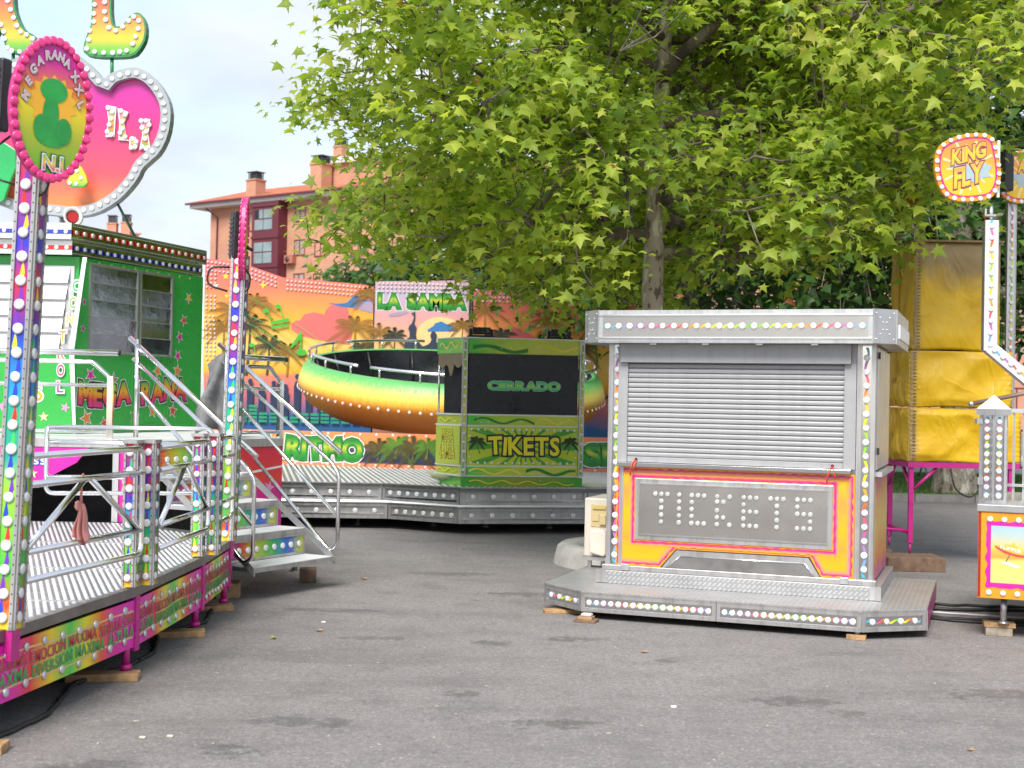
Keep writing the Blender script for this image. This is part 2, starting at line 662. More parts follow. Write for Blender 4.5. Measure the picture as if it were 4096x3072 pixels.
# ================================================================== THE SETTING
def asphalt_mat():
    m, nt, p = new_mat('asphalt')
    v = coords(nt)
    big = noise(nt, v, .35, 5, .6)
    mid = noise(nt, v, 2.6, 6, .7)
    fine = noise(nt, v, 75, 4, .75)
    grit = noise(nt, v, 26, 5, .8)
    vo = nt.nodes.new('ShaderNodeTexVoronoi')
    vo.inputs['Scale'].default_value = 85
    nt.links.new(v, vo.inputs['Vector'])
    c = ramp(nt, big, [(.3, (.178, .163, .156)), (.7, (.222, .204, .195))])
    c = mixc(nt, c, ramp(nt, mid, [(.30, .78), (.5, 1), (.72, 1.10)]), 1.0, 'MULTIPLY')
    c = mixc(nt, c, ramp(nt, grit, [(.28, .62), (.48, 1), (.72, 1.28)]), 1.0, 'MULTIPLY')
    c = mixc(nt, c, ramp(nt, fine, [(.3, .68), (.5, 1), (.7, 1.35)]), 1.0, 'MULTIPLY')
    c = mixc(nt, c, ramp(nt, vo.outputs['Color'], [(.0, .72), (.8, 1.0), (1, 1.6)]), .8, 'MULTIPLY')
    # faint curved tyre drags
    st = noise(nt, coords(nt, (.35, 1.5, 1)), 1.6, 5, .65)
    c = mixc(nt, c, ramp(nt, st, [(.36, .86), (.46, 1)]), 1.0, 'MULTIPLY')
    # oil and damp spots with their own places and outlines
    wv = noise(nt, v, 9.0, 6, .7)
    spots = [(.25, 6.55, .30, .13), (1.02, 5.72, .16, .09), (1.78, 6.9, .12, .1), (1.55, 7.15, .28, .14), (-1.0, 6.5, .34, .16),
             (-1.25, 5.95, .2, .12), (.35, 5.35, .12, .16), (.02, 5.55, .1, .07), (2.9, 7.4, .5, .22), (-.1, 8.7, .2, .1),
             (.45, 8.9, .25, .12), (-.9, 8.8, .3, .1), (-1.75, 5.6, .28, .2), (-.25, 7.2, .12, .12), (1.0, 8.2, .1, .08), (1.95, 5.4, .1, .06),
             (-1.4, 9.9, .5, .12), (.1, 10.9, .4, .14), (-.5, 12.1, .5, .16)]
    sx = nt.nodes.new('ShaderNodeSeparateXYZ')
    nt.links.new(v, sx.inputs[0])

    def math_(op, a, b=None, c_=None):
        n = nt.nodes.new('ShaderNodeMath'); n.operation = op
        for i, q in enumerate((a, b, c_)):
            if q is None: continue
            if isinstance(q, (int, float)): n.inputs[i].default_value = q
            else: nt.links.new(q, n.inputs[i])
        return n.outputs[0]
    best = None
    for (x, y, rx, ry) in spots:
        dx = math_('MULTIPLY', math_('SUBTRACT', sx.outputs[0], x), 1 / rx)
        dy = math_('MULTIPLY', math_('SUBTRACT', sx.outputs[1], y), 1 / ry)
        d2 = math_('ADD', math_('MULTIPLY', dx, dx), math_('MULTIPLY', dy, dy))
        best = d2 if best is None else math_('MINIMUM', best, d2)
    g = math_('ADD', best, math_('MULTIPLY', math_('SUBTRACT', wv, .5), 6.0))
    c = mixc(nt, c, ramp(nt, g, [(.2, .68), (.5, .84), (.8, 1)]), 1.0, 'MULTIPLY')
    nt.links.new(c, p.inputs['Base Color'])
    nt.links.new(ramp(nt, g, [(.2, .6), (.8, .92)]), p.inputs['Roughness'])
    bumped(nt, p, fine, .5, .006)
    return m


g = MB().box(-300, 300, -60, 540, -.5, 0).build('asphalt_ground', asphalt_mat())
struct(g)

# kerb, lawn and far path on the right
kerbm = mat('kerb_stone', (.23, .215, .20), .9, 0, .3, 5, .5, 40)
lawnm = mat('lawn_soil', (.075, .15, .025), .95, 0, .4, 2.5, .6, 30)
pathm = mat('pale_path', (.42, .41, .39), .9, 0, .15, 2)
K = fr2((-30, 25.35), (14.0, 21.9))
kerb = struct(bpy.data.objects.new('kerb', None)); col.objects.link(kerb)
u = 0.0
_ks = None
while u < K.L + 4:
    if _ks is None:
        b = MB(); f_ = Fr(0, 0, 0); b.fbox(f_, .006, .994, 0, .14, 0, .13)
        _ks = b.mesh('kerb_stone', kerbm)
    o = link('kerb_stone', _ks, kerb)
    o.location = K.p(u, -.14, random.uniform(-.004, .004))
    o.rotation_euler = (0, 0, K.a + random.uniform(-.003, .003))
    u += 1.0
a0, a1 = K.p(0, -.14, 0), K.p(K.L + 6, -.14, 0)
struct(MB().slab([(a0.x, a0.y), (a1.x, a1.y), (a1.x + 1, 30.0), (a0.x, 33.5)], -.02, .10).build('lawn', lawnm))
struct(MB().slab([(a0.x, 33.5), (a1.x + 1, 30.0), (60, 29), (60, 40), (-60, 46), (-60, 34)], -.02, .095).build('path', pathm))

# grass blades on the part of the lawn that shows
def grass_blades():
    n = 26000
    uu = rng.uniform(K.L - 10.5, K.L + 2, n); dd = rng.uniform(.15, 8.0, n) ** 1.0
    ba = np.array(K.p(0, 0, 0)); e = np.array(K.e); nn = np.array(K.n)
    base = ba + np.outer(uu, e) - np.outer(dd, nn)
    base[:, 2] = .095
    a = rng.uniform(0, math.tau, n); h = rng.uniform(.03, .085, n); w = rng.uniform(.006, .012, n)
    side = np.stack([np.cos(a) * w, np.sin(a) * w, np.zeros(n)], 1)
    lean = np.stack([rng.normal(0, .025, n), rng.normal(0, .025, n), h], 1)
    V = np.stack([base - side, base + side, base + lean], 1).reshape(-1, 3)
    me = bpy.data.meshes.new('grass')
    me.vertices.add(3 * n); me.vertices.foreach_set('co', V.ravel())
    me.loops.add(3 * n); me.loops.foreach_set('vertex_index', np.arange(3 * n))
    me.polygons.add(n); me.polygons.foreach_set('loop_start', np.arange(n) * 3)
    me.attributes.new('tint', 'FLOAT', 'FACE').data.foreach_set('value', rng.random(n))
    me.materials.append(leaf_mat('grass_blade', [(0, (.05, .15, .015)), (.7, (.11, .26, .03)), (1, (.24, .24, .07))], .3))
    me.update()
    return tag(link('grass', me), 'short green grass of the lawn beyond the kerb', 'grass', kind='stuff')


grass_blades()

# ------------------------------------------------------------------ buildings
brickm, nt, p = new_mat('orange_brick')
v = coords(nt)
bk = nt.nodes.new('ShaderNodeTexBrick')
bk.inputs['Scale'].default_value = 1
bk.inputs['Brick Width'].default_value = .5; bk.inputs['Row Height'].default_value = .16; bk.inputs['Mortar Size'].default_value = .018
bk.inputs['Color1'].default_value = (.54, .255, .16, 1); bk.inputs['Color2'].default_value = (.48, .22, .135, 1); bk.inputs['Mortar'].default_value = (.42, .25, .17, 1)
mpn = nt.nodes.new('ShaderNodeMapping'); mpn.inputs['Rotation'].default_value = (R(90), 0, 0)
nt.links.new(v, mpn.inputs['Vector']); nt.links.new(mpn.outputs[0], bk.inputs['Vector'])
nt.links.new(mixc(nt, bk.outputs['Color'], ramp(nt, noise(nt, v, .5, 5), [(.3, .85), (.7, 1.08)]), 1.0, 'MULTIPLY'), p.inputs['Base Color'])
p.inputs['Roughness'].default_value = .9
rooftile = mat('clay_roof_tile', (.40, .13, .065), .85, 0, .3, 1.2, .4, 8)
fasciam = mat('white_eave_paint', (.62, .60, .57), .7, 0, .12, 1)
maroon = mat('maroon_metal', (.115, .018, .03), .5, 0, .15, 1)
glassm = mat('window_glass', (.30, .36, .36), .06, .55, .25, .6, rvar=.03)
blindm = mat('white_roller_blind', (.62, .61, .58), .7, 0, .1, 2)
ventm = mat('chimney_vent_metal', (.06, .07, .075), .5, .4)


def chimney(parent, fr, u, d, z0, h, w):
    b = MB().fbox(fr, u - w / 2, u + w / 2, d - w / 2, d + w / 2, z0, z0 + h)
    b.fbox(fr, u - w * .56, u + w * .56, d - w * .56, d + w * .56, z0 + h, z0 + h + .12)
    o = b.build('chimney', brickm, parent)
    b = MB()
    for k in range(4):
        for s in (-1, 1):
            b.fbox(fr, u - w * .4 + k * w * .25, u - w * .4 + k * w * .25 + .06, d + s * w * .36 - .03, d + s * w * .36 + .03, z0 + h + .12, z0 + h + .72)
    b.fbox(fr, u - w * .34, u + w * .34, d - w * .3, d + w * .3, z0 + h + .121, z0 + h + .64)
    b.fbox(fr, u - w * .5, u + w * .5, d - w * .46, d + w * .46, z0 + h + .72, z0 + h + .80)
    b.build('chimney_vent', ventm, o)


def house_window(parent, fr, u0, u1, z0, z1, blind=.0, d=.0):
    b = MB()
    t = .09
    b.fbox(fr, u0 - t, u1 + t, d - .12, d + .03, z1, z1 + t); b.fbox(fr, u0 - t, u1 + t, d - .12, d + .06, z0 - t, z0)
    b.fbox(fr, u0 - t, u0, d - .12, d + .03, z0, z1); b.fbox(fr, u1, u1 + t, d - .12, d + .03, z0, z1)
    b.fbox(fr, (u0 + u1) / 2 - .05, (u0 + u1) / 2 + .05, d - .12, d + .02, z0, z1)
    w = b.build('window', maroon, parent)
    MB().fbox(fr, u0, u1, d - .1, d - .04, z0, z1).build('pane', glassm, w)
    if blind:
        b = MB()
        zz = z1
        while zz > z1 - (z1 - z0) * blind:
            b.fbox(fr, u0, u1, d - .035, d + .0, zz - .145, zz - .02); zz -= .16
        b.build('blind', blindm, w)
    return w


def roof_slope(parent, fr, u0, u1, d0, d1, z0, z1, name='roof'):
    """clay tile roof: rolls running down the slope"""
    b = MB()
    n = int((u1 - u0) / .34)
    vs, fs = [], []
    for i in range(n * 4 + 1):
        uu = u0 + (u1 - u0) * i / (n * 4)
        k = (0, .06, .09, .06)[i % 4]
        vs += [fr.p(uu, d0, z0 + k), fr.p(uu, d1, z1 + k)]
        if i: fs.append((2 * i - 2, 2 * i, 2 * i + 1, 2 * i - 1))
    b.add(vs, fs)
    return b.build(name, rooftile, parent)


root = thing('apartment_building', 'orange brick apartment building with glazed maroon bay and tiled roof', 'building', -28.6, 120, 0, -35)
fb = Fr(0, 0, 0)
MB().fbox(fb, 1.3, 60, -14, 0, 0, 18.5).build('wall', brickm, root)
b = MB(); b.fbox(fb, -.3, 61, -15, 1.1, 18.35, 18.75); b.build('eave', fasciam, root)
rf = roof_slope(root, fb, -.5, 61, 1.3, -6.5, 18.76, 21.0)
b = MB(); b.fbox(fb, -.6, 61, 1.2, 1.42, 18.66, 18.82); b.build('gutter', maroon, rf)
MB().add([fb.p(-.5, 1.3, 18.76), fb.p(-.5, -6.5, 21.0), fb.p(-.5, -14.5, 18.76), fb.p(61, -6.5, 21.0), fb.p(61, -14.5, 18.76)],
         [(0, 1, 2), (1, 3, 4, 2)]).build('roof_back', rooftile, root)
chimney(rf, fb, 7.1, .1, 18.9, 1.5, 1.2)
chimney(rf, fb, 14.2, -.6, 18.9, 2.4, 1.3)
chimney(rf, fb, 30, -1, 19.2, 2.4, 1.3)
b = MB(); b.fbox(fb, 12.6, 24, -6, -1.6, 19.2, 21.5); b.build('penthouse_wall', brickm, root)
b = MB(); b.fbox(fb, 12.1, 24.5, -6.5, -1.2, 21.5, 22.0); b.build('penthouse_parapet', fasciam, root)
chimney(rf, fb, 13.9, -3.4, 22.0, 1.3, 1.0)
# glazed bay
b = MB()
b.poly(fb, [(7.75, 11.6), (10.95, 11.6), (10.95, 18.34), (7.75, 18.34)], .002, 1.1)
bay = b.build('bay', maroon, root)
for z0, z1 in ((15.9, 17.65), (13.0, 14.8)):
    for k in (0, 1):
        for j in (0, 1):
            uu = 8.1 + k * 1.1
            zz = z0 + j * (z1 - z0) * .56
            zt = z0 + (z1 - z0) * (.5 if j == 0 else 1)
            if (k, j, z0) == (0, 1, 15.9):
                MB().fbox(fb, uu, uu + .5, 1.10, 1.13, zz, zt).build('dark_pane', darkgap, bay)
                MB().fbox(fb, uu + .55, uu + 1.0, 1.10, 1.15, zz, zt).build('pane', glassm, bay)
            else:
                MB().fbox(fb, uu, uu + 1.02, 1.10, 1.14, zz, zt).build('pane', glassm, bay)
for z in (12.7, 15.25, 18.0):
    MB().fbox(fb, 7.7, 11.0, 1.101, 1.2, z - .1, z + .1).build('bay_ledge', maroon, bay)
# windows with and without blinds
for (u0, z0, w_, h_, bl) in [(5.7, 16.1, 1.0, 1.5, .5), (11.9, 16.6, 1.1, 1.2, 1), (11.9, 13.7, 1.1, 1.2, 1), (11.9, 10.8, 1.1, 1.2, 1), (14.4, 16.4, 1.2, 1.2, .5),
                             (14.3, 13.5, 1.2, 1.1, 0), (14.2, 10.7, 1.4, 1.2, 0), (17.8, 16.3, 1.3, 1.3, 0), (17.8, 13.3, 1.3, 1.3, 0), (17.8, 10.4, 1.3, 1.3, .4),
                             (21.5, 16.3, 1.3, 1.3, .6), (21.5, 13.3, 1.3, 1.3, 0), (25.5, 16.3, 1.3, 1.3, .3), (25.5, 13.3, 1.3, 1.3, .3)]:
    house_window(root, fb, u0, u0 + w_, z0, z0 + h_, bl)
b = MB().tube([fb.p(1.6, .9, 18.3), fb.p(2.3, .12, 17.5), fb.p(2.25, .12, 8)], .07, 6); b.build('downpipe', maroon, root)
b = MB().fbox(fb, 11.1, 12.1, .05, .5, 12.95, 13.65); ac = b.build('air_conditioner', mat('brick_red_paint', (.40, .13, .08), .7), root)
MB().lathe(fb.p(11.5, .5, 13.3), [(.25, 0), (.25, .03), (.05, .05)], 14, 'y').build('fan_grille', ventm, ac)

# second orange block further left, only its chimneys clear the cabin roof
root = thing('distant_building', 'orange roof with chimneys peeping over the green control cabin', 'building', -60, 112, .9, 3)
MB().fbox(fb, 0, 26.2, -10, 0, -.9, 13.2).build('wall', brickm, root)
rf = roof_slope(root, fb, -.5, 26.8, .8, -5, 13.25, 15.0)
for u_, zt in ((17.6, 1.15), (20.8, 1.0), (24.8, 1.25), (26.1, 1.35)):
    chimney(rf, fb, u_ if u_ < 26 else 26.0, -2.6, 14.2, zt, .8 if u_ > 24 else 1.2)

# pale building and brick building glimpsed between the leaves behind the trees
root = thing('pale_apartment_block', 'pale facade glimpsed through the leaves above the backdrop', 'building', -6, 96, 0, -8)
MB().fbox(fb, 0, 13, -10, 0, 0, 15).build('wall', fasciam, root)
for i in range(4):
    for k in range(4):
        house_window(root, fb, 1.2 + i * 3, 2.7 + i * 3, 2.2 + k * 3.2, 3.8 + k * 3.2, (i + k) % 3 * .4)
root = thing('terracotta_block', 'terracotta facade showing in gaps of the dark trees', 'building', 12, 88, 0, 4)
MB().fbox(fb, 0, 42, -10, 0, 0, 12.5).build('wall', mat('terracotta_render', (.48, .24, .16), .9, 0, .15, .4), root)
roof_slope(root, fb, -.5, 42.5, .8, -5.5, 12.55, 14.6)
for i in range(12):
    for k in range(4):
        house_window(root, fb, 1.2 + i * 3.4, 2.6 + i * 3.4, 1.6 + k * 2.9, 3.0 + k * 2.9, (i * 2 + k) % 3 * .4)

# ------------------------------------------------------------------ trees
LEAF_OUT = [(0, .02), (.14, .0), (.50, -.14), (.33, .12), (.40, .22), (.76, .42), (.34, .42), (.24, .56), (.02, 1.06), (-.22, .58), (-.33, .43), (-.78, .44), (-.39, .22), (-.32, .12), (-.52, -.12), (-.15, .0)]
LEAF_SMALL = [(0, 0), (.5, .12), (.32, .4), (0, 1.0), (-.32, .4), (-.5, .12)]


def leaf_arrays(pos, dirs, nrm, size, outline, fold=.18):
    """leaf faces: pos base, dirs along the midrib, nrm face normal, all arrays"""
    n = len(pos)
    side = np.cross(dirs, nrm)
    side /= np.linalg.norm(side, axis=1)[:, None] + 1e-9
    O = np.array(outline)
    m = len(O)
    V = np.zeros((n, m + 1, 3))
    sc_ = size[:, None]
    hsh = np.abs(np.sin(pos[:, 0] * 91.7 + pos[:, 1] * 57.3 + pos[:, 2] * 33.1))       # each leaf curls its own way
    curl = .04 + .42 * hsh
    tip = -.05 + .42 * np.abs(np.sin(pos[:, 0] * 31.1 + pos[:, 2] * 71.9))
    for k, (a, b) in enumerate(O):
        dz = (-curl * abs(a) - tip * b * b)[:, None]
        V[:, k] = pos + sc_ * (side * a + dirs * b + nrm * dz)
    V[:, m] = pos + sc_ * (dirs * .38)
    T = np.array([[m, k, (k + 1) % m] for k in range(m)])
    return V, T


def leaf_mesh(name, V, T, mat_, tint):
    n, m, _ = V.shape
    F_ = (T[None] + (np.arange(n) * m)[:, None, None]).reshape(-1, 3)
    me = bpy.data.meshes.new(name)
    me.vertices.add(n * m); me.vertices.foreach_set('co', V.reshape(-1))
    me.loops.add(F_.size); me.loops.foreach_set('vertex_index', F_.ravel().astype(np.int32))
    me.polygons.add(len(F_)); me.polygons.foreach_set('loop_start', (np.arange(len(F_)) * 3).astype(np.int32))
    me.attributes.new('tint', 'FLOAT', 'FACE').data.foreach_set('value', np.repeat(tint, len(T)).astype(np.float32))
    me.materials.append(mat_)
    me.update()
    return me


def unit(a):
    return a / (np.linalg.norm(a, axis=-1)[..., None] + 1e-9)


def make_tree(name, label, x, y, h_trunk, r_trunk, centre_z, rad, rad_z, n_limb, n_clus, per, lsize, lmat, bmat, outline, seed, group=None,
              n_parts=0, low=2.3, top=None, shell=.55, flat_bottom=None, spread=.42, keep=None, bias=None, limb_r=.3, boughs=False, face=(.62, .45, .32), sub_n=2, brmat=None):
    rg = np.random.default_rng(seed)
    root = thing(name, label, 'tree', x, y, 0, 0, group)
    # trunk with a slight sway
    tb = MB()
    pts = []
    top = top or centre_z + rad_z * .55
    for i in range(11):
        t = i / 10
        pts.append(Vector((math.sin(t * 3.1 + seed) * .06 * t * 2, math.cos(t * 2.3 + seed) * .05 * t * 2, -.05 + t * top)))
    n = 12
    rr = [r_trunk * (1 + 1.0 * max(0, .06 - i / 10) / .06 * .38) * (1 - .72 * (i / 10) ** 1.1) for i in range(11)]
    vs, fs = [], []
    for i, p_ in enumerate(pts):
        for k in range(n):
            a = math.tau * k / n
            q = rr[i] * (1 + .07 * math.sin(3 * a + i) + .05 * rg.normal())
            vs.append(p_ + Vector((math.cos(a) * q, math.sin(a) * q, 0)))
        if i:
            for k in range(n):
                k2 = (k + 1) % n
                fs.append(((i - 1) * n + k, (i - 1) * n + k2, i * n + k2, i * n + k))
    tb.add(vs, fs, True)
    tb.build('trunk', bmat, root)
    # limbs
    skel = []
    br = MB()
    for i in range(n_limb):
        az = math.tau * (i * .618 + rg.uniform(-.06, .06))
        z0 = low + (top - low) * ((i + .5) / n_limb) ** .9
        el = rg.uniform(-.05, .30) + (.35 if boughs else .55) * (i / n_limb)
        t0 = min(1, z0 / top)
        p0 = pts[min(10, int(t0 * 10))] * 1.0
        p0 = Vector((p0.x, p0.y, z0))
        # reach: up to the envelope
        zrel = (z0 - centre_z) / rad_z
        reach = rad * math.sqrt(max(.25, 1 - zrel * zrel)) * rg.uniform(.78, .98)
        d = Vector((math.cos(az) * math.cos(el), math.sin(az) * math.cos(el), math.sin(el)))
        p_ = p0.copy()
        path = [p_.copy()]
        steps = 9
        for k in range(steps):
            wg = .30 if boughs else .17
            d = (d + Vector((rg.normal() * wg, rg.normal() * wg, rg.normal() * wg * .7 - .012 * k + .03))).normalized()
            p_ = p_ + d * (reach / steps)
            path.append(p_.copy())
        if keep is not None:
            ok = keep(np.array([list(q) for q in path]) + np.array([x, y, 0]))
            for k in range(4, len(path)):
                if not ok[k]:
                    path = path[:k]
                    break
        r0 = r_trunk * limb_r * rg.uniform(.75, 1.1) * (1.25 - .6 * i / n_limb)
        br.tube(path, r0, 7, .012, cap=False)
        for k, q in enumerate(path[2:], 2):
            skel.append((q, d, k / steps))
        # side branches
        for k in range(2, len(path)):
            for s_ in range(sub_n):
                q = path[k]
                dd = (path[k] - path[k - 1]).normalized()
                sd = Vector((rg.normal(), rg.normal(), rg.normal() * .7)).normalized()
                dd = (dd * .6 + sd * .9).normalized()
                pp = [q]
                c_ = q.copy()
                for j in range(4):
                    dd = (dd + Vector((rg.normal() * .2, rg.normal() * .2, rg.normal() * .15 + .03))).normalized()
                    c_ = c_ + dd * reach * .075
                    if keep is not None and not keep(np.array([[c_.x + x, c_.y + y, c_.z]]))[0]:
                        break
                    pp.append(c_.copy()); skel.append((c_.copy(), dd.copy(), .8))
                if len(pp) < 2:
                    continue
                br.tube(pp, r0 * (1 - k / steps) * .5 + .008, 5, .005, cap=False)
    S = np.array([list(q[0]) for q in skel])
    # leaf clusters fill the envelope, denser near its shell
    u_ = unit(rg.normal(size=(n_clus * 3, 3)))
    rr_ = rg.uniform(0, 1, n_clus * 3) ** (1 / 3 * (1 - shell) + .12)
    C = u_ * rr_[:, None] * np.array([rad, rad, rad_z])
    az = np.arctan2(u_[:, 1], u_[:, 0])
    lump = 1 + .10 * np.sin(3 * az + seed) + .08 * np.sin(7 * az + 2 * seed + 3 * u_[:, 2]) + .07 * np.sin(9 * u_[:, 2] * 1.5 + 5 * az)
    C[:, 0] *= lump; C[:, 1] *= lump
    C[:, 2] += centre_z
    if boughs:
        # leaves sit in sprays along the boughs, which leaves gaps between them
        pick_ = rg.permutation(len(S))
        Cb = S[pick_] + rg.normal(size=(len(S), 3)) * np.array([.13, .13, .07]) + np.array([0, 0, .03])
        Cb = Cb[(np.hypot(Cb[:, 0], Cb[:, 1]) > 1.2) | (rg.random(len(Cb)) < .75)]
        m_ = min(len(Cb), n_clus)
        C = np.concatenate([Cb[:m_], C[:int(n_clus * 1.0)]])
        n_clus = len(C)
    if flat_bottom is not None:
        C = C[C[:, 2] > flat_bottom + .35 * rg.random(len(C))]
    if keep is not None:
        C = C[keep(C + np.array([x, y, 0]))]
    C = C[:n_clus]
    if keep is not None:
        C = C[np.array([np.linalg.norm(S - c_, axis=1).min() < .75 for c_ in C])]
    # twigs from the skeleton to the clusters
    tw = MB()
    P, Dn, Nn, Sz, Tn = [], [], [], [], []
    for c_ in C:
        dist = np.linalg.norm(S - c_, axis=1)
        j = int(dist.argmin())
        a = Vector(S[j]); e = Vector(c_)
        mid = (a + e) / 2 + Vector((rg.normal() * .05, rg.normal() * .05, -.04 - .05 * dist[j]))
        if dist[j] > .05:
            tw.tube([a, mid, e], .011, 4, .004, cap=False)
        axis = unit(np.array(e - mid)[None])[0]
        k = int(per * rg.uniform(.6, 1.4))
        off = rg.normal(size=(k, 3)) * np.array([spread, spread, spread * .72]) * .62
        pos = c_ + off
        out = unit(off * .8 + axis * .25 + rg.normal(size=(k, 3)) * .22)
        dirs = unit(out * np.array([1, 1, .45]) + np.array([0, 0, -.38]))
        nrm = unit(np.array([0, 0, face[0]]) + out * face[1] + np.array([-.08, -face[2], 0]) + rg.normal(size=(k, 3)) * .38)
        nrm = unit(nrm - dirs * (nrm * dirs).sum(1)[:, None])
        P.append(pos); Dn.append(dirs); Nn.append(nrm)
        Sz.append(lsize * (.38 + .95 * rg.random(k) ** 1.4))
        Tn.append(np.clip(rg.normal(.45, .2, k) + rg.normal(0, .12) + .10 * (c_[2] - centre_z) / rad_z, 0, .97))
    br.v += []
    limbs = br.build('branches', brmat or bmat, root)
    limbs['kind'] = 'stuff'
    t_o = tw.build('twigs', brmat or bmat, root)
    t_o['kind'] = 'stuff'
    P, Dn, Nn, Sz, Tn = map(np.concatenate, (P, Dn, Nn, Sz, Tn))
    red = rg.random(len(Tn)) < .0025
    Tn[red] = 1.0
    V, T = leaf_arrays(P, Dn, Nn, Sz, outline)
    pick = np.zeros(len(P), bool)
    if n_parts:
        # the leaves that show largest: nearest to the camera side and inside the frame
        Wp = P + np.array([x, y, 0])
        fwd = Wp[:, 1]
        pxx = 512 + F * Wp[:, 0] / fwd; pyy = 400 - F * (Wp[:, 2] - EYE) / fwd
        vis = (pxx > 5) & (pxx < 1019) & (pyy > 5) & (pyy < 760)
        score = np.where(vis, Sz / fwd, 0)
        pick[np.argsort(-score)[:n_parts]] = True
    cr = link('crown', leaf_mesh('crown', V[~pick], T, lmat, Tn[~pick]), root)
    cr['kind'] = 'stuff'
    if n_parts:
        for V1, t1, p1 in zip(V[pick], Tn[pick], P[pick]):
            o = link('leaf', leaf_mesh('leaf', (V1 - p1)[None], T, lmat, np.array([t1])), cr)
            o.location = p1
    return root


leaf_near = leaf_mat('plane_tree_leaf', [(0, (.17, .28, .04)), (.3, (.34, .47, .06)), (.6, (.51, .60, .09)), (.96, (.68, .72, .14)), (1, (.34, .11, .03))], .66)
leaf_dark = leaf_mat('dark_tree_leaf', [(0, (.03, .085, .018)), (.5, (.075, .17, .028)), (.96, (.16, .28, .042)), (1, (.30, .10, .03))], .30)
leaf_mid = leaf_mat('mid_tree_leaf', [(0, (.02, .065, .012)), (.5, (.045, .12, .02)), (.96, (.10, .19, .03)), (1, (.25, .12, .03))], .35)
bark_plane = bark_mat('plane_tree_bark', (.13, .09, .065), (.36, .30, .235), (.60, .55, .46), 8)
bark_branch = bark_mat('branch_bark', (.07, .052, .04), (.13, .10, .078), (.20, .17, .135), 6)
bark_dark = bark_mat('dark_bark', (.07, .055, .045), (.15, .125, .10), (.27, .24, .20), 5)


def keep_near(Wp):
    """the crown's own shape: open on the upper left, boughs hanging low on the left, rising to the right"""
    X, Z = Wp[:, 0], Wp[:, 2]
    lowb = np.interp(X, [-2.76, -2.23, -1.6, -1.2, -.9, -.35, -.1, .35, .7, .95, 1.98, 3.03, 3.87, 4.72, 5.24], [4.23, 2.9, 3.1, 2.95, 3.1, 2.72, 2.95, 2.42, 2.42, 2.85, 2.84, 2.95, 3.25, 3.6, 4.6])
    left = np.interp(Z, [2.76, 3.13, 3.28, 3.6, 3.75, 4.02, 4.2, 4.76, 5.18, 5.34, 5.6, 5.81], [-1.75, -1.9, -2.0, -1.9, -1.1, -1.3, -1.95, -2.42, -2.25, -1.7, -2.0, -1.95])
    right = np.interp(Z, [3.39, 4.3, 4.8, 5.18, 5.81], [4.35, 4.45, 4.9, 5.0, 4.9])
    stem = (abs(X - 1.42) < .26) & (Wp[:, 1] < 13.5) & (Z < 3.7)
    return (Z > lowb) & (X > left) & (X < right) & ~stem & ~((X > 3.0) & (Wp[:, 1] < 11.6) & (Z < 4.3))


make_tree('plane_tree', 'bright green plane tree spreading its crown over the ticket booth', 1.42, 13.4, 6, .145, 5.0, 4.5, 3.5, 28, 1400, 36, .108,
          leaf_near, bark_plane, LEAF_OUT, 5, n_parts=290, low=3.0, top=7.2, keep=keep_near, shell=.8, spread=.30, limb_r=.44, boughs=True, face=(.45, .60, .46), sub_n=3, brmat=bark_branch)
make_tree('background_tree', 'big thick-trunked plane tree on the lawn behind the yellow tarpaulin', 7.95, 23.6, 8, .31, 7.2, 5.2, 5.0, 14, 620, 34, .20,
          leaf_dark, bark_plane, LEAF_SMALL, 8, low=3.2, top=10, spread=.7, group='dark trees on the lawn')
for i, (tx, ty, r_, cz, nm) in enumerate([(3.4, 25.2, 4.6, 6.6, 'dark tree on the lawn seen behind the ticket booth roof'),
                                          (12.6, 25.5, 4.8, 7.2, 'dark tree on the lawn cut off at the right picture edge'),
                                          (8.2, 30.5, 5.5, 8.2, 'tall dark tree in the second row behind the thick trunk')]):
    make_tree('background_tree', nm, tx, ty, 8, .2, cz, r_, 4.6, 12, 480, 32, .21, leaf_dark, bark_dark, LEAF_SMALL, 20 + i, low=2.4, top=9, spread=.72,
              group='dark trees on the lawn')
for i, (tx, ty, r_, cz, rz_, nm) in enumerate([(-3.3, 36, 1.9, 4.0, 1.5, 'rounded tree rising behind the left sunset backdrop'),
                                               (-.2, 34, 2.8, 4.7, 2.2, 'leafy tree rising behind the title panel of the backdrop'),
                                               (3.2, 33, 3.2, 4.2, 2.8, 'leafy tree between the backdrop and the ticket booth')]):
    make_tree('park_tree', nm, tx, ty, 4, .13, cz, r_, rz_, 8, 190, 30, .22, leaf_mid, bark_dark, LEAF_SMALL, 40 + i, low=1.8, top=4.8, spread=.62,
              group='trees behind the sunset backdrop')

# tree pit ring round the near tree
root = thing('tree_pit_ring', 'low round concrete ring round the foot of the plane tree', 'tree pit', 1.42, 13.15, 0)
ring = MB()
prof = [(.98, 0), (.94, .16), (.90, .19), (.76, .19), (.72, .15), (.72, .02)]
ring.lathe((0, 0, 0), prof, 40, 'z', cap=False)
ring.build('ring', concrete, root, 0)
MB().lathe((0, 0, 0), [(.74, .10), (.35, .14), (.1, .15)], 24).build('soil', mat('dry_soil', (.17, .13, .07), 1, 0, .4, 12, .8, 50), root)

# ================================================================== SILVER TICKET BOOTH
RIB = gmat('rainbow_ribbon_across', RAINBOW, 0, .3)
RIBZ = gmat('rainbow_ribbon_down', RAINBOW, 2, .3)
booth = thing('ticket_booth', 'silver ticket booth with closed roller shutter and orange painted front', 'ticket booth', .761, 10.247, 0, -20)
B = Fr(0, 0, 0)
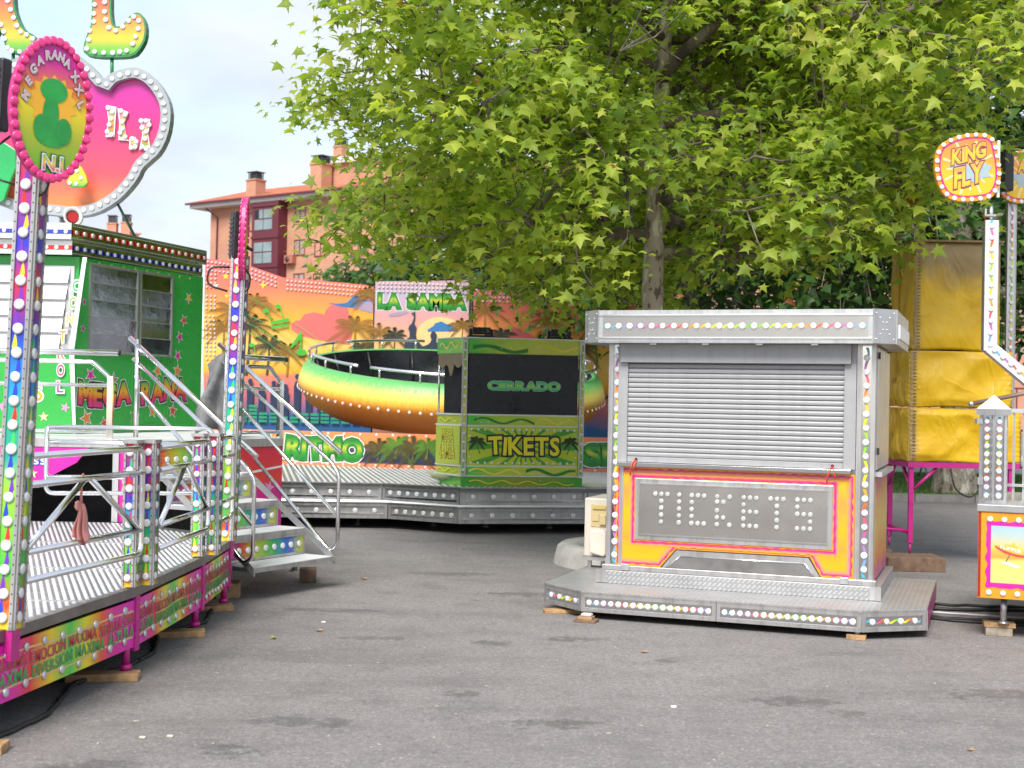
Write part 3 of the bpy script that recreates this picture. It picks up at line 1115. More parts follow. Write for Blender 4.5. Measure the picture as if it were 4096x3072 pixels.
# platform
PL = [(-.42, .95), (-.42, -.255), (-.035, -.555), (1.97, -.555), (2.385, -.255), (2.385, 1.38), (1.99, 1.38), (1.99, .95)]
ins = [(-.38, .93), (-.38, -.23), (-.02, -.515), (1.955, -.515), (2.345, -.23), (2.345, 1.34), (1.97, 1.34), (1.97, .93)]
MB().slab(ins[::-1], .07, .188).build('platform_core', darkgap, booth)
MB().slab(PL[::-1] if False else PL, .19, .205).build('platform_tread', diamond, booth)
b = MB()
for i, (x, y) in enumerate(PL[:6]):
    b.box(x - .018 if x > 1 else x, x if x > 1 else x + .018, y + .0, y + .018, .06, .189)
b.build('corner_post', steel, booth)
f1 = fr2(PL[1], PL[2]); strip(booth, f1, .0, f1.L - .004, .055, .189, 4, .0215, .028, .014, ribbon=RIB, lip=.004)
f2 = fr2(PL[2], PL[3])
strip(booth, f2, .004, f2.L / 2 - .002, .055, .189, 17, .0215, .028, .014, ribbon=RIB, lip=.004)
strip(booth, f2, f2.L / 2 + .002, f2.L - .004, .055, .189, 17, .0215, .028, .014, ribbon=RIB, lip=.004)
f3 = fr2(PL[3], PL[4]); strip(booth, f3, .004, f3.L - .004, .055, .189, 4, .0215, .03, .014, ribbon=RIB, lip=.004)
f4 = fr2(PL[4], PL[5])
MB().fbox(f4, 0, f4.L, -.02, 0, .055, .189).build('side_skirt', pinkm, booth)
MB().fbox(f4, 0, .03, .0, .004, .05, .19).build('side_edge', steel, booth)
# plinth of tread plate
MB().slab([(-.06, -.07), (2.05, -.07), (2.05, 1.3), (-.06, 1.3)], .2055, .305).build('plinth', diamond_v, booth, .004)
for u_ in (-.065, 1.98):
    MB().fbox(B, u_, u_ + .08, .07, .078, .21, .31).build('plinth_corner', steel, booth)
# body core
MB().box(.01, 1.98, .03, 1.25, .306, 2.05).build('body', steel, booth)
MB().fbox(B, -.03, 2.02, -.04, .035, .306, .345).build('bottom_rail', steel, booth, .004)
# columns
for u0, side in ((-.005, 'L'), (1.865, 'R')):
    w = .13
    MB().fbox(B, u0, u0 + .035, -.05, .02, .345, 2.05).build('column_edge', steel, booth)
    MB().fbox(B, u0 + w - .03, u0 + w, -.05, .02, .345, 2.05).build('column_edge', steel, booth)
    MB().fbox(B, u0 + .035, u0 + w - .03, -.04, .006, .345, 2.05).build('column_mirror', mirror, booth)
    b = MB(); squiggle(b, B, (u0 + .067, .36), (u0 + .067, 2.03), .011, .02, 8, .008, 120); b.build('painted_ribbon', RIBZ, booth)
    n = 16
    for i in range(n):
        bulb(booth, B, u0 + .067, .009, .42 + (1.955 - .42) * i / (n - 1), .024)
# side face right
S = fr2((1.985, .03), (1.985, 1.25))
MB().fbox(S, .0, .05, 0, .012, .306, 2.05).build('side_edge', steel, booth)
MB().fbox(S, .07, 1.2, 0, .02, 1.14, 2.03).build('side_door', steel, booth, .004)
for z_ in (1.25, 1.95):
    MB().fbox(S, .05, .075, .02, .035, z_, z_ + .05).build('hinge', black, booth)
MB().fbox(S, .04, 1.2, 0, .06, 1.09, 1.125).build('side_shelf', alu, booth)
flame = gmat('airbrushed_flame', [(0, (.55, .02, .25)), (.18, (.8, .25, .01)), (.5, (.75, .55, .05)), (.8, (.72, .35, .05)), (1, (.6, .08, .2))], 2, .3, wob=.5, wobs=4)
MB().fbox(S, .07, 1.2, 0, .012, .33, 1.08).build('side_panel', flame, booth)
# shutter
MB().fbox(B, .098, 1.826, .02, .075, 1.906, 2.05).build('shutter_box', silverpaint, booth, .004)
MB().fbox(B, .075, .152, -.02, .035, 1.14, 1.906).build('shutter_guide', silverpaint, booth, .003)
MB().fbox(B, 1.776, 1.862, -.02, .035, 1.14, 1.906).build('shutter_guide', silverpaint, booth, .003)
MB().fbox(B, .075, .097, -.02, .03, 1.906, 2.05).build('shutter_guide', silverpaint, booth)
MB().fbox(B, 1.828, 1.862, -.02, .03, 1.906, 2.05).build('shutter_guide', silverpaint, booth)
ns = 19
zh = (1.903 - 1.185) / ns
sl = MB()
vs, fs = [], []
prof = [(0, .0), (.04, .010), (.2, .0125), (.5, .0135), (.8, .0125), (.90, .009), (.93, -.004), (1, -.004)]
for i, (t, d_) in enumerate(prof):
    vs += [B.p(0, d_, t * zh), B.p(1.622, d_, t * zh)]
    if i: fs.append((2 * i - 2, 2 * i - 1, 2 * i + 1, 2 * i))
sl.add(vs, fs, True)
slm = sl.mesh('shutter_slat', silverpaint)
for i in range(ns):
    o = link('shutter_slat', slm, booth); o.location = B.p(.153, .003, 1.185 + i * zh)
MB().fbox(B, .153, 1.775, .0, .022, 1.142, 1.184).build('shutter_bottom_bar', silverpaint, booth, .003)
for u_ in (.225, 1.70):
    MB().lathe(B.p(u_, .022, 1.163), [(.011, 0), (.011, .012), (.006, .02)], 10, 'y').build('shutter_lock', black, booth)
MB().fbox(B, .085, 1.834, .0, .075, 1.108, 1.14).build('counter_sill', mirror, booth, .003)
# orange front with airbrushed border
orange = mat('orange_front', (.78, .28, .01), .25, 0, .06, 3, coat=.4)
hot = gmat('airbrush_yellow', [(0, (.80, .38, .005)), (.25, (.78, .29, .03)), (.5, (.80, .40, .008)), (.75, (.78, .29, .05)), (1, (.80, .42, .01))], 2, .25, wob=.35, wobs=5)
pinkb = gmat('airbrush_pink', [(0, (.62, .02, .20)), (.5, (.66, .05, .12)), (1, (.6, .02, .22))], 0, .25)
pinkl = gmat('airbrush_soft_pink', [(0, (.80, .24, .16)), (.5, (.82, .30, .14)), (1, (.78, .22, .2))], 0, .25)
outer = [(.07, 1.105), (.07, .346), (.425, .346), (.545, .49), (1.545, .49), (1.63, .346), (1.862, .346), (1.862, 1.105)]
MB().poly(B, outer, .0, .012).build('front_panel', orange, booth)


def wavy(pts, amp, wl, seed):
    r_ = random.Random(seed)
    out = []
    ph = r_.random() * 6
    for (x0, y0), (x1, y1) in zip(pts, pts[1:] + pts[:1]):
        L = math.hypot(x1 - x0, y1 - y0)
        n_ = max(2, int(L / wl * 14))
        for i in range(n_):
            t = i / n_
            k = amp * math.sin(t * L / wl * math.tau + ph) * (1 if 0 < i else 0)
            k *= .5 + .9 * math.sin(t * L * 11 + ph * 3) * math.sin(t * L * 4.3 + ph)
            out.append((x0 + (x1 - x0) * t - (y1 - y0) / L * k, y0 + (y1 - y0) * t + (x1 - x0) / L * k))
    return out


def inset_poly(pts, d_):
    out = []
    n_ = len(pts)
    for i in range(n_):
        a, b_, c = Vector(pts[i - 1]), Vector(pts[i]), Vector(pts[(i + 1) % n_])
        e1 = (b_ - a).normalized(); e2 = (c - b_).normalized()
        n1 = Vector((-e1.y, e1.x)); n2 = Vector((-e2.y, e2.x))
        m_ = (n1 + n2)
        m_ = m_ / max(.3, m_.length_squared) * 2 * d_ if m_.length > 1e-6 else n1 * d_
        out.append((b_.x + m_.x, b_.y + m_.y))
    return out


soft1 = mat('airbrush_rose', (.74, .10, .14), .25, coat=.3); soft2 = mat('airbrush_peach', (.80, .33, .04), .25, coat=.3)
for k, (d_, m_, a_) in enumerate(((.014, pinkb, .005), (.022, soft1, .003), (.030, pinkl, .002), (.044, soft2, .002), (.060, hot, .004))):
    MB().flat(B, wavy(inset_poly(outer, d_), a_, .085, k), .0135 + k * .0008).build('airbrushed_border', m_, booth)
inner = [(.205, .53), (1.725, .53), (1.725, 1.035), (.205, 1.035)]
for k, (d_, m_, a_) in enumerate(((-.026, soft2, .003), (-.018, pinkl, .002), (-.010, soft1, .002), (-.003, pinkb, .004), (.010, orange, .003))):
    MB().flat(B, wavy(inset_poly(inner, d_), a_, .085, 7 + k), .0180 + k * .0008).build('airbrushed_border', m_, booth)
# steel name panel
MB().fbox(B, .222, 1.708, .012, .03, .55, 1.02).build('name_panel_frame', steel, booth, .004)
MB().fbox(B, .262, 1.668, .031, .034, .59, .98).build('name_panel', mat('dull_steel', (.46, .44, .42), .24, .9, .03, 2, .03, 2, rvar=.05), booth)
b = MB()
for (u0, u1, z0, z1) in ((.255, 1.675, .975, .983), (.255, 1.675, .587, .595), (.255, .263, .595, .975), (1.667, 1.675, .595, .975)):
    b.fbox(B, u0, u1, .031, .040, z0, z1)
b.build('name_panel_bead', chrome, booth)
GL = {'T': ['111', '010', '010', '010', '010'], 'I': ['1', '1', '1', '1', '1'], 'C': ['111', '100', '100', '100', '111'], 'K': ['101', '110', '100', '110', '101'],
      'E': ['111', '100', '111', '100', '111'], 'S': ['111', '100', '111', '001', '111']}
uc = .385
pitch_u, pitch_z = .047, .0525
for ch, gap in zip('TICKETS', (.044, .050, .052, .058, .058, .055, 0)):
    gl = GL[ch]
    for r_, row in enumerate(gl):
        for c_, q in enumerate(row):
            if q == '1':
                uu = uc + c_ * pitch_u
                zz = .905 - r_ * pitch_z + (.012 if ch == 'K' and r_ in (1,) else 0)
                bulb(booth, B, uu, .036, zz, .018, bulbg)
    uc += (len(gl[0])) * pitch_u + gap
# trapezoid kick panel
tz = [(.44, .347), (.552, .482), (1.538, .482), (1.622, .347)]
MB().poly(B, tz, .012, .026).build('kick_panel', steel, booth)
MB().poly(B, [(.475, .347), (.585, .44), (1.508, .44), (1.585, .347)], .0262, .03).build('kick_panel_inner', mat('grey_steel', (.30, .29, .28), .4, .9, .1, 3), booth)
b = MB()
for a_, c_ in zip(((.475, .349), (.585, .44), (1.508, .44)), ((.585, .44), (1.508, .44), (1.585, .349))):
    b.tube([B.p(a_[0], .031, a_[1]), B.p(c_[0], .031, c_[1])], .004, 6)
b.build('kick_panel_bead', chrome, booth)
for u_ in (.16, 1.80):
    MB().fbox(B, u_ - .03, u_ + .03, .035, .06, .31, .36).build('bracket', alu, booth, .003)
# roof
ROOF = [(-.19, 1.3), (-.19, -.05), (-.04, -.2), (1.985, -.2), (2.135, -.05), (2.135, 1.3)]
MB().slab(ROOF, 2.0505, 2.06).build('roof_soffit', steel, booth)
MB().slab([(x * .995 + .005, y * .99 + .005) for x, y in ROOF], 2.061, 2.28).build('roof_core', steel, booth)
fr_ = fr2(ROOF[2], ROOF[3])
strip(booth, fr_, 0, fr_.L, 2.055, 2.297, 23, .0235, .03, .0, frame=alu, panel=MT['dull_steel'], ribbon=RIB)
MB().fbox(fr_, .0, fr_.L, 0, .012, 2.255, 2.265).build('roof_bead', chrome, booth)
MB().fbox(fr_, .0, fr_.L, 0, .016, 2.085, 2.095).build('roof_bead', chrome, booth)
for a_, c_ in ((1, 2), (3, 4)):
    f_ = fr2(ROOF[a_], ROOF[c_])
    MB().fbox(f_, 0, f_.L, -.01, .006, 2.052, 2.30).build('roof_corner', steel, booth, .003)
    for (s_, t_) in [(.12, .9), (.3, .76), (.42, .62), (.58, .62), (.7, .76), (.88, .9), (.42, .4), (.58, .4), (.3, .27), (.7, .27), (.12, .12), (.88, .12)]:
        MB().lathe(f_.p(0, 0, 0), [(.008, 0), (.006, .004)], 6, 'y')
        o = bulb(booth, f_, f_.L * s_, .006, 2.055 + .24 * t_, .0075, bulbs_); o.name = 'rivet'
f_ = fr2(ROOF[4], ROOF[5])
MB().fbox(f_, 0, f_.L, -.01, .006, 2.052, 2.30).build('roof_side', alu, booth)
MB().fbox(f_, .15, f_.L - .1, .006, .02, 2.10, 2.2).build('roof_side_tube', whitep, booth)
for u_ in (.35, .75, 1.15, 1.55):
    MB().fbox(B, u_, u_ + .05, .13, .16, 2.038, 2.05).build('roof_lug', alu, booth)
# red cords tying the shutter
for k, u_ in enumerate((.225, 1.70)):
    t_ = tag(MB().tube([B.p(u_, .03, 1.16), B.p(u_ - .01, .085, 1.142), B.p(u_ - .03, .084, 1.08), B.p(u_ - .035, .06, 1.04)], .005, 5).tube(
        [B.p(u_, .03, 1.16), B.p(u_ + .015, .085, 1.142), B.p(u_ + (.03 if k else -.015), .085, 1.07)], .005, 5).build('tie_cord', redp), 
        ('red cord tied at the shutter corner near the air conditioner' if k == 0 else 'red cord tied at the shutter corner near the yellow tarpaulin'), 'cord', 'red cords on the shutter')
    t_.location = (.761, 10.247, 0); t_.rotation_euler = (0, 0, R(-20))
# cream appliance standing at the left end
ac = thing('air_conditioner', 'old cream air conditioner box fixed at the end of the ticket booth', 'air conditioner', .63, 11.12, 0, -20)
A = Fr(0, 0, 0)
MB().box(.0, .235, 0, .55, .30, .79).build('case', cream, ac, .012)
MB().fbox(A, .06, .21, 0, .006, .55, .74).build('control_plate', beige, ac, .003)
MB().fbox(A, .075, .19, .006, .018, .70, .725).build('air_slot', mat('ochre_plastic', (.5, .37, .12), .5), ac)
MB().fbox(A, .075, .13, .006, .014, .60, .66).build('knob_plate', beige, ac)
MB().fbox(A, .14, .195, .006, .03, .57, .655).build('dial', beige, ac, .006)
b = MB(); pts = [(.07, .34), (.19, .31), (.21, .33), (.21, .50), (.19, .53), (.09, .53), (.065, .50)]
b.poly(A, pts, .0, .075); b.build('cover', mat('pinkish_plastic', (.68, .56, .48), .5), ac, .012)
MB().box(-.01, .25, -.02, .56, .27, .2995).build('bracket', steel, ac)
MB().box(.02, .05, .05, .08, .205, .27).build('leg', steel, ac); MB().box(.02, .05, .45, .48, .0, .27).build('leg', steel, ac)
# feet and packing of the booth
W = thing('timber_wedge', 'thin timber wedge under the left corner of the booth platform', 'timber', .33, 9.98, 0, 8)
MB().box(-.06, .25, -.05, .05, 0, .03).build('plank', wood, W, .004)
W = thing('timber_pad', 'stacked timber pads under the booth platform front corner near the air conditioner', 'timber', .56, 9.60, 0, -20)
MB().box(-.07, .09, -.05, .07, 0, .02).build('lower_pad', wood2, W, .003); MB().box(-.05, .06, -.03, .06, .02, .04).build('upper_pad', wood, W, .003)
MB().box(-.03, .05, -.01, .05, .04, .062).build('metal_foot', cablew, W, .01)
W = thing('timber_block', 'small timber block under the right front corner of the booth platform', 'timber', 2.4, 9.08, 0, -20)
MB().box(-.07, .06, -.03, .07, 0, .035).build('block', wood, W, .004); MB().lathe((0, .02, 0), [(.02, .035), (.02, .07)], 8).build('screw_foot', steel, W)

# ================================================================== SAMBA RIDE
samba = thing('disc_ride_platform', 'stepped silver platform with light strips under the tilted disc ride', 'ride platform')
DZ = .53
S1 = [(-7.5, 15.75), (-1.48, 16.06), (-.605, 15.56), (.93, 15.88), (3.4, 16.4)]     # lower step front
S2 = [(-7.5, 15.98), (-1.58, 16.32), (-.60, 15.80), (.95, 16.14), (3.4, 16.66)]     # deck front


def deck(parent, pts_front, back, z, th, name, pitch=.075, ang=60):
    """aluminium deck: slab with raised ribs (two heights) cut to the outline"""
    from_pts = pts_front + [(pts_front[-1][0], back), (pts_front[0][0], back)]
    MB().slab(from_pts, z - th, z).build(name, deckb, parent)
    return from_pts


def inside(pt, poly):
    x, y = pt; r_ = False
    for (x0, y0), (x1, y1) in zip(poly, poly[1:] + poly[:1]):
        if (y0 > y) != (y1 > y) and x < (x1 - x0) * (y - y0) / (y1 - y0) + x0:
            r_ = not r_
    return r_


def ribs(parent, poly, z, pitch, ang, h, w, mat_, name='deck_ribs', xlim=None):
    """parallel ribs clipped to a polygon"""
    a = R(ang); e = Vector((math.cos(a), math.sin(a))); n_ = Vector((-e.y, e.x))
    ts = [Vector(q).dot(n_) for q in poly]
    b = MB()
    t = min(ts) + pitch * .5
    while t < max(ts):
        cr = []
        for p0, p1 in zip(poly, poly[1:] + poly[:1]):
            d0, d1 = Vector(p0).dot(n_) - t, Vector(p1).dot(n_) - t
            if (d0 > 0) != (d1 > 0):
                q = Vector(p0) + (Vector(p1) - Vector(p0)) * (d0 / (d0 - d1))
                cr.append(q.dot(e))
        cr.sort()
        for s0, s1 in zip(cr[::2], cr[1::2]):
            s0 += .012; s1 -= .012
            if s1 - s0 < .03: continue
            A_ = [e * s0 + n_ * (t - w / 2), e * s0 + n_ * (t + w / 2), e * s1 + n_ * (t + w / 2), e * s1 + n_ * (t - w / 2)]
            k = .25
            B_ = [e * s0 + n_ * (t - w * k), e * s0 + n_ * (t + w * k), e * s1 + n_ * (t + w * k), e * s1 + n_ * (t - w * k)]
            vs = [(q.x, q.y, z + .0005) for q in A_] + [(q.x, q.y, z + h) for q in B_]
            b.add(vs, [(4, 7, 6, 5), (0, 4, 5, 1), (1, 5, 6, 2), (2, 6, 7, 3), (3, 7, 4, 0)])
        t += pitch
    o = b.build(name, mat_, parent); o['kind'] = 'stuff'
    return o


ribm = mat('rib_aluminium', (.74, .75, .75), .42, .35, .08, 2)
deckb = mat('deck_between_ribs', (.20, .21, .21), .4, .5, .12, 2)
dk = deck(samba, S2, 21.0, DZ, .05, 'deck')
ribs(samba, [(-7.4, 16.02), (-1.58, 16.36), (-.6, 15.84), (.95, 16.18), (3.38, 16.7), (3.38, 20.9), (-7.4, 20.9)], DZ, .075, 101, .012, .034, ribm)
st = S1 + S2[::-1]
MB().slab(S1 + [(x, y + .02) for x, y in S2[::-1]], .30, .325).build('step_tread', alu, samba)
ribs(samba, S1 + S2[::-1], .325, .03, 3, .008, .016, ribm, 'step_ribs')
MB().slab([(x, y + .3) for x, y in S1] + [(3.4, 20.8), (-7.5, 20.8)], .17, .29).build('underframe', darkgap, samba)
for P_, z0, z1, per_m in ((S1, .13, .318, 4.3), (S2, .325, .535, 4.3)):
    for i in range(4):
        f_ = fr2(P_[i], P_[i + 1])
        u0 = max(0.0, f_.L - 2.2) if i == 0 else 0
        nb = int((f_.L - u0) * per_m * (1.75 if i == 1 else 1.0))
        strip(samba, f_, u0 + .005, f_.L - .005, z0, z1, nb, .030, .038, .03, frame=steel, lip=.012, panel=steel, bmat=bulbm)
        MB().fbox(f_, u0 + .04, f_.L - .04, -.028, -.003, z0 + .04, z0 + .06).build('chrome_tray', chrome, samba)
for x_ in (-1.9, -.95, -.3, .5):
    MB().lathe((x_, 16.6, 0), [(.05, 0), (.03, .02), (.02, .03), (.02, .17)], 8).build('screw_foot', steel, samba)
# name skirt under the disc
sunset = [(0, (.75, .22, .08)), (.15, (.02, .03, .08)), (.45, (.03, .05, .10)), (.75, (.72, .26, .05)), (1, (.75, .24, .10))]
SK = fr2((-4.9, 21.0), (-1.02, 19.75))
sk = thing('name_skirt', 'sunset printed skirt panel below the disc with the green RITMO lettering', 'banner')
MB().fbox(SK, 0, SK.L, -.05, 0, DZ + .001, DZ + .53).build('panel', gmat('skirt_print', sunset, 2, .35, wob=.3, wobs=2.5), sk)
MB().fbox(SK, 0, SK.L, 0, .012, DZ + .001, DZ + .06).build('lower_trim', mat('coral_print', (.72, .22, .10), .4), sk)
G_green = gmat('green_yellow_letter', [(0, (.01, .16, .02)), (.3, (.03, .28, .03)), (.6, (.46, .48, .03)), (.8, (.07, .30, .03)), (1, (.01, .15, .02))], 2, .35)
G_dk = mat('dark_green_outline', (.008, .10, .012), .4)
lettering(sk, SK, 'EL RITMO', 1.83, DZ + .12, .29, 1.9, [(.16, whitep), (.12, G_dk), (.09, mat('bright_green_print', (.02, .22, .025), .4)), (.03, G_green)], .014, jit=.10, seed=3)
palmd = mat('palm_print', (.10, .075, .02), .5, 0, .3, 8)
palmg = mat('palm_green_print', (.10, .22, .02), .5, 0, .3, 8)


def frond(mb, fr, u_, z_, L, ang, droop, d, n_=9, w=.04, side=1):
    """palm frond printed flat: curved rib with tapering blades"""
    pts = []
    for i in range(n_ + 1):
        t = i / n_
        pts.append((u_ + math.cos(ang) * L * t, z_ + math.sin(ang) * L * t - droop * L * t * t))
    for i in range(1, n_ + 1):
        (x0, y0), (x1, y1) = pts[i - 1], pts[i]
        dx, dy = x1 - x0, y1 - y0
        l_ = math.hypot(dx, dy); dx /= l_; dy /= l_
        mb.flat(fr, [(x0 - dy * .004, y0 + dx * .004), (x0 + dy * .004, y0 - dx * .004), (x1 + dy * .003, y1 - dx * .003), (x1 - dy * .003, y1 + dx * .003)], d)
        t = i / n_
        bl = w * L * 4 * math.sin(math.pi * (.12 + .86 * t)) + .01
        for s_ in (-1, 1):
            for k in (0, .5):
                bx, by = x0 + (x1 - x0) * k, y0 + (y1 - y0) * k
                tx, ty = bx + (dx * .7 - dy * s_ * .75) * bl, by + (dy * .7 + dx * s_ * .75) * bl - bl * .35
                mb.flat(fr, [(bx - dx * .010, by - dy * .010), (bx + dx * .010, by + dy * .010), (tx, ty)], d)


def palm(parent, fr, u_, z_, h, size, mat_, d, lean=.15, nf=9, seed=1, trunk=True):
    r_ = random.Random(seed)
    mb = MB()
    if trunk:
        n_ = 8
        for i in range(n_):
            t0, t1 = i / n_, (i + 1) / n_
            x0, x1 = u_ - lean * h * (1 - t0) ** 2, u_ - lean * h * (1 - t1) ** 2
            w0, w1 = size * (.05 - .02 * t0), size * (.05 - .02 * t1)
            mb.flat(fr, [(x0 - w0, z_ - h + h * t0), (x0 + w0, z_ - h + h * t0), (x1 + w1, z_ - h + h * t1), (x1 - w1, z_ - h + h * t1)], d)
    for i in range(nf):
        a = -.5 + (math.pi + 1.0) * i / (nf - 1) + r_.uniform(-.12, .12)
        frond(mb, fr, u_, z_, size * r_.uniform(.8, 1.15), a, .55, d + .0004 * i)
    return mb.build('palm_print', mat_, parent)


for k, (u_, m_, s_) in enumerate(((3.05, palmd, .32), (3.35, palmg, .36), (3.62, palmd, .42), (3.85, palmg, .3))):
    palm(sk, SK, u_, DZ + .30 + .05 * (k % 2), .2, s_, m_, .013 + .004 * k, seed=k)
for k in range(14):
    bulb(sk, SK, .3 + k * .27, .0, DZ + .50, .02); bulb(sk, SK, .3 + k * .27, .012, DZ + .035, .018)
SK2 = fr2((.55, 19.7), (4.2, 20.6))
sk2 = thing('name_skirt', 'skirt panel lettered SIE seen in the gap between the two booths', 'banner')
MB().fbox(SK2, 0, SK2.L, -.05, 0, DZ + .001, DZ + .53).build('panel', MT['skirt_print'], sk2)
MB().fbox(SK2, 0, SK2.L, 0, .012, DZ + .001, DZ + .06).build('lower_trim', MT['coral_print'], sk2)
lettering(sk2, SK2, 'SIE', .90, DZ + .13, .27, .66, [(.16, whitep), (.12, G_dk), (.09, MT['bright_green_print']), (.03, G_green)], .014, jit=.08, seed=5)
for k in range(12):
    bulb(sk2, SK2, .2 + k * .27, .012, DZ + .035, .018)

# tilted disc
disc = thing('tilted_disc', 'big round tilted disc ride painted green, yellow and orange', 'ride', -1.07, 23.2, 0)
dm, nt, p = new_mat('airbrushed_disc')
v = coords(nt)
sx = nt.nodes.new('ShaderNodeSeparateXYZ'); nt.links.new(v, sx.inputs[0])
st_ = noise(nt, coords(nt, (3.0, 3.0, .5)), 9, 3)
mm = nt.nodes.new('ShaderNodeMath'); mm.operation = 'MULTIPLY_ADD'; nt.links.new(st_, mm.inputs[0]); mm.inputs[1].default_value = .22; nt.links.new(sx.outputs[2], mm.inputs[2])
nt.links.new(ramp(nt, mm.outputs[0], [(.0, (.66, .15, .02)), (.42, (.74, .22, .03)), (.62, (.76, .27, .035)), (.70, (.76, .46, .05)), (.84, (.64, .58, .11)), (.94, (.22, .48, .12)), (1.05, (.10, .36, .10))]), p.inputs['Base Color'])
p.inputs['Roughness'].default_value = .45
tilt = bpy.data.objects.new('bowl', None)
RO = 2.68
MB().lathe((0, 0, 0), [(1.75, .0), (2.15, .06), (2.5, .25), (2.62, .45), (RO, .55), (2.66, .66), (2.60, .84), (2.52, .93), (2.46, .95), (2.42, .93)], 72, cap=False).build('shell', dm, disc)
seatm = mat('black_seat_vinyl', (.012, .013, .016), .28, 0, .2, 3)
MB().lathe((0, 0, 0), [(2.42, .93), (2.38, .6), (2.2, .36), (1.7, .32), (1.6, .12), (.02, .1)], 72, cap=False).build('seat_ring', seatm, disc)
for k in range(16):
    a = math.tau * k / 16
    b = MB().tube([(math.cos(a) * 2.40, math.sin(a) * 2.40, .9), (math.cos(a) * 2.2, math.sin(a) * 2.2, .39)], .02, 6)
    b.build('seat_divider', black, disc)
for k in range(96):
    a = math.tau * k / 96
    o = link('bulb', bulb_mesh(bulbm), disc); o.location = (math.cos(a) * (RO - .005), math.sin(a) * (RO - .005), .49)
    o.rotation_euler = (0, 0, a + math.pi / 2); o.scale = (.024,) * 3
for k in range(8):
    a0, a1 = math.tau * (k + .04) / 8 + .25, math.tau * (k + .92) / 8 + .25
    arc = [Vector((math.cos(a0 + (a1 - a0) * i / 10) * 2.5, math.sin(a0 + (a1 - a0) * i / 10) * 2.5, 1.10)) for i in range(11)]
    b = MB().tube(arc, .026, 8)
    for i in (1, 5, 9):
        b.tube([arc[i], arc[i] - Vector((0, 0, .17))], .018, 6)
    b.build('grab_rail', chrome, disc)
MB().lathe((.2, -1.75, .36), [(.02, .12), (.55, .1), (.62, .0)], 20).build('pink_cushion', mat('pink_vinyl', (.70, .13, .15), .4), disc)
disc.location = (-1.07, 23.2, 1.24)
disc.rotation_euler = (R(8.2), R(2.6), 0)
hub = thing('disc_pedestal', 'dark steel pedestal carrying the tilted disc above its platform', 'pedestal', -1.07, 23.2, 0)
MB().lathe((0, 0, 0), [(1.3, 0), (1.3, .5), (.9, .7), (.6, 1.1)], 24).build('column', steel, hub)
MB().slab([(-3, -2.1), (3, -2.1), (3, 2), (-3, 2)], .0, .45).build('base', darkgap, hub)

# ------------------------------------------------------------------ green ticket kiosk of the disc ride
kiosk = thing('ticket_kiosk', 'green and lime ticket kiosk with closed black screen on the ride platform', 'ticket kiosk')
KF = Fr(-.604, 16.06, 9.4)
e_, n_ = KF.e, KF.n
pA = Vector((-.94, 16.52, 0)); pB = KF.p(0, 0, 0); pC = KF.p(1.51, 0, 0); pD = KF.p(1.505, -.55, 0); pE = KF.p(1.40, -1.1, 0); pG = KF.p(-.1, -1.1, 0)
HEX = [(q.x, q.y) for q in (pA, pB, pC, pD, pE, pG)]
cx = sum(q[0] for q in HEX) / 6; cy = sum(q[1] for q in HEX) / 6


def scaled(k):
    return [(cx + (x - cx) * k, cy + (y - cy) * k) for x, y in HEX]


KS = fr2((pA.x, pA.y), (pB.x, pB.y))
lime = gmat('lime_festive_print', [(0, (.06, .50, .05)), (.35, (.46, .60, .05)), (.6, (.58, .62, .08)), (1, (.54, .62, .06))], 0, .3, wob=.7, wobs=3)
lime2 = gmat('lime_rays_print', [(0, (.44, .56, .03)), (.5, (.54, .60, .03)), (1, (.44, .57, .03))], 0, .35, wob=.3, wobs=6)
KZ = DZ + .003
MB().slab(scaled(.94), KZ, .66).build('plinth', lime, kiosk)
MB().slab(scaled(.985), .661, 1.41).build('counter_body', lime2, kiosk)
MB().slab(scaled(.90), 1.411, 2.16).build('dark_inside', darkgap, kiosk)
MB().slab(scaled(1.0), 2.161, 2.345).build('canopy', lime, kiosk)
MB().slab(scaled(1.012), 2.346, 2.358).build('canopy_cap', alu, kiosk)
whitet = mat('white_trim', (.72, .73, .68), .35, 0, .08)
for z0, h in ((.66, .018), (.78, .018), (1.272, .018), (1.405, .018)):
    MB().slab(scaled(1.008), z0, z0 + h).build('white_trim', whitet, kiosk)
MB().fbox(KF, .0, 1.51, .0, .012, .54, .655).build('base_panel', gmat('green_speckle_print', [(0, (.03, .30, .03)), (.5, (.26, .30, .03)), (1, (.05, .34, .03))], 0, .35, wob=.8, wobs=5), kiosk)
MB().fbox(KF, .07, 1.45, .0, .012, .799, 1.27).build('name_panel', lime2, kiosk)
MB().fbox(KF, .07, 1.45, .0, .012, 1.291, 1.404).build('band', lime, kiosk)
MB().fbox(KF, .07, 1.45, .0, .012, .679, .779).build('band', lime, kiosk)
MB().fbox(KF, .07, 1.45, .002, .016, 2.165, 2.343).build('valance', lime, kiosk)
MB().fbox(KF, .08, 1.44, -.05, -.01, 1.425, 2.16).build('black_screen', mat('black_screen', (.008, .011, .016), .35, 0, .2, 3), kiosk)
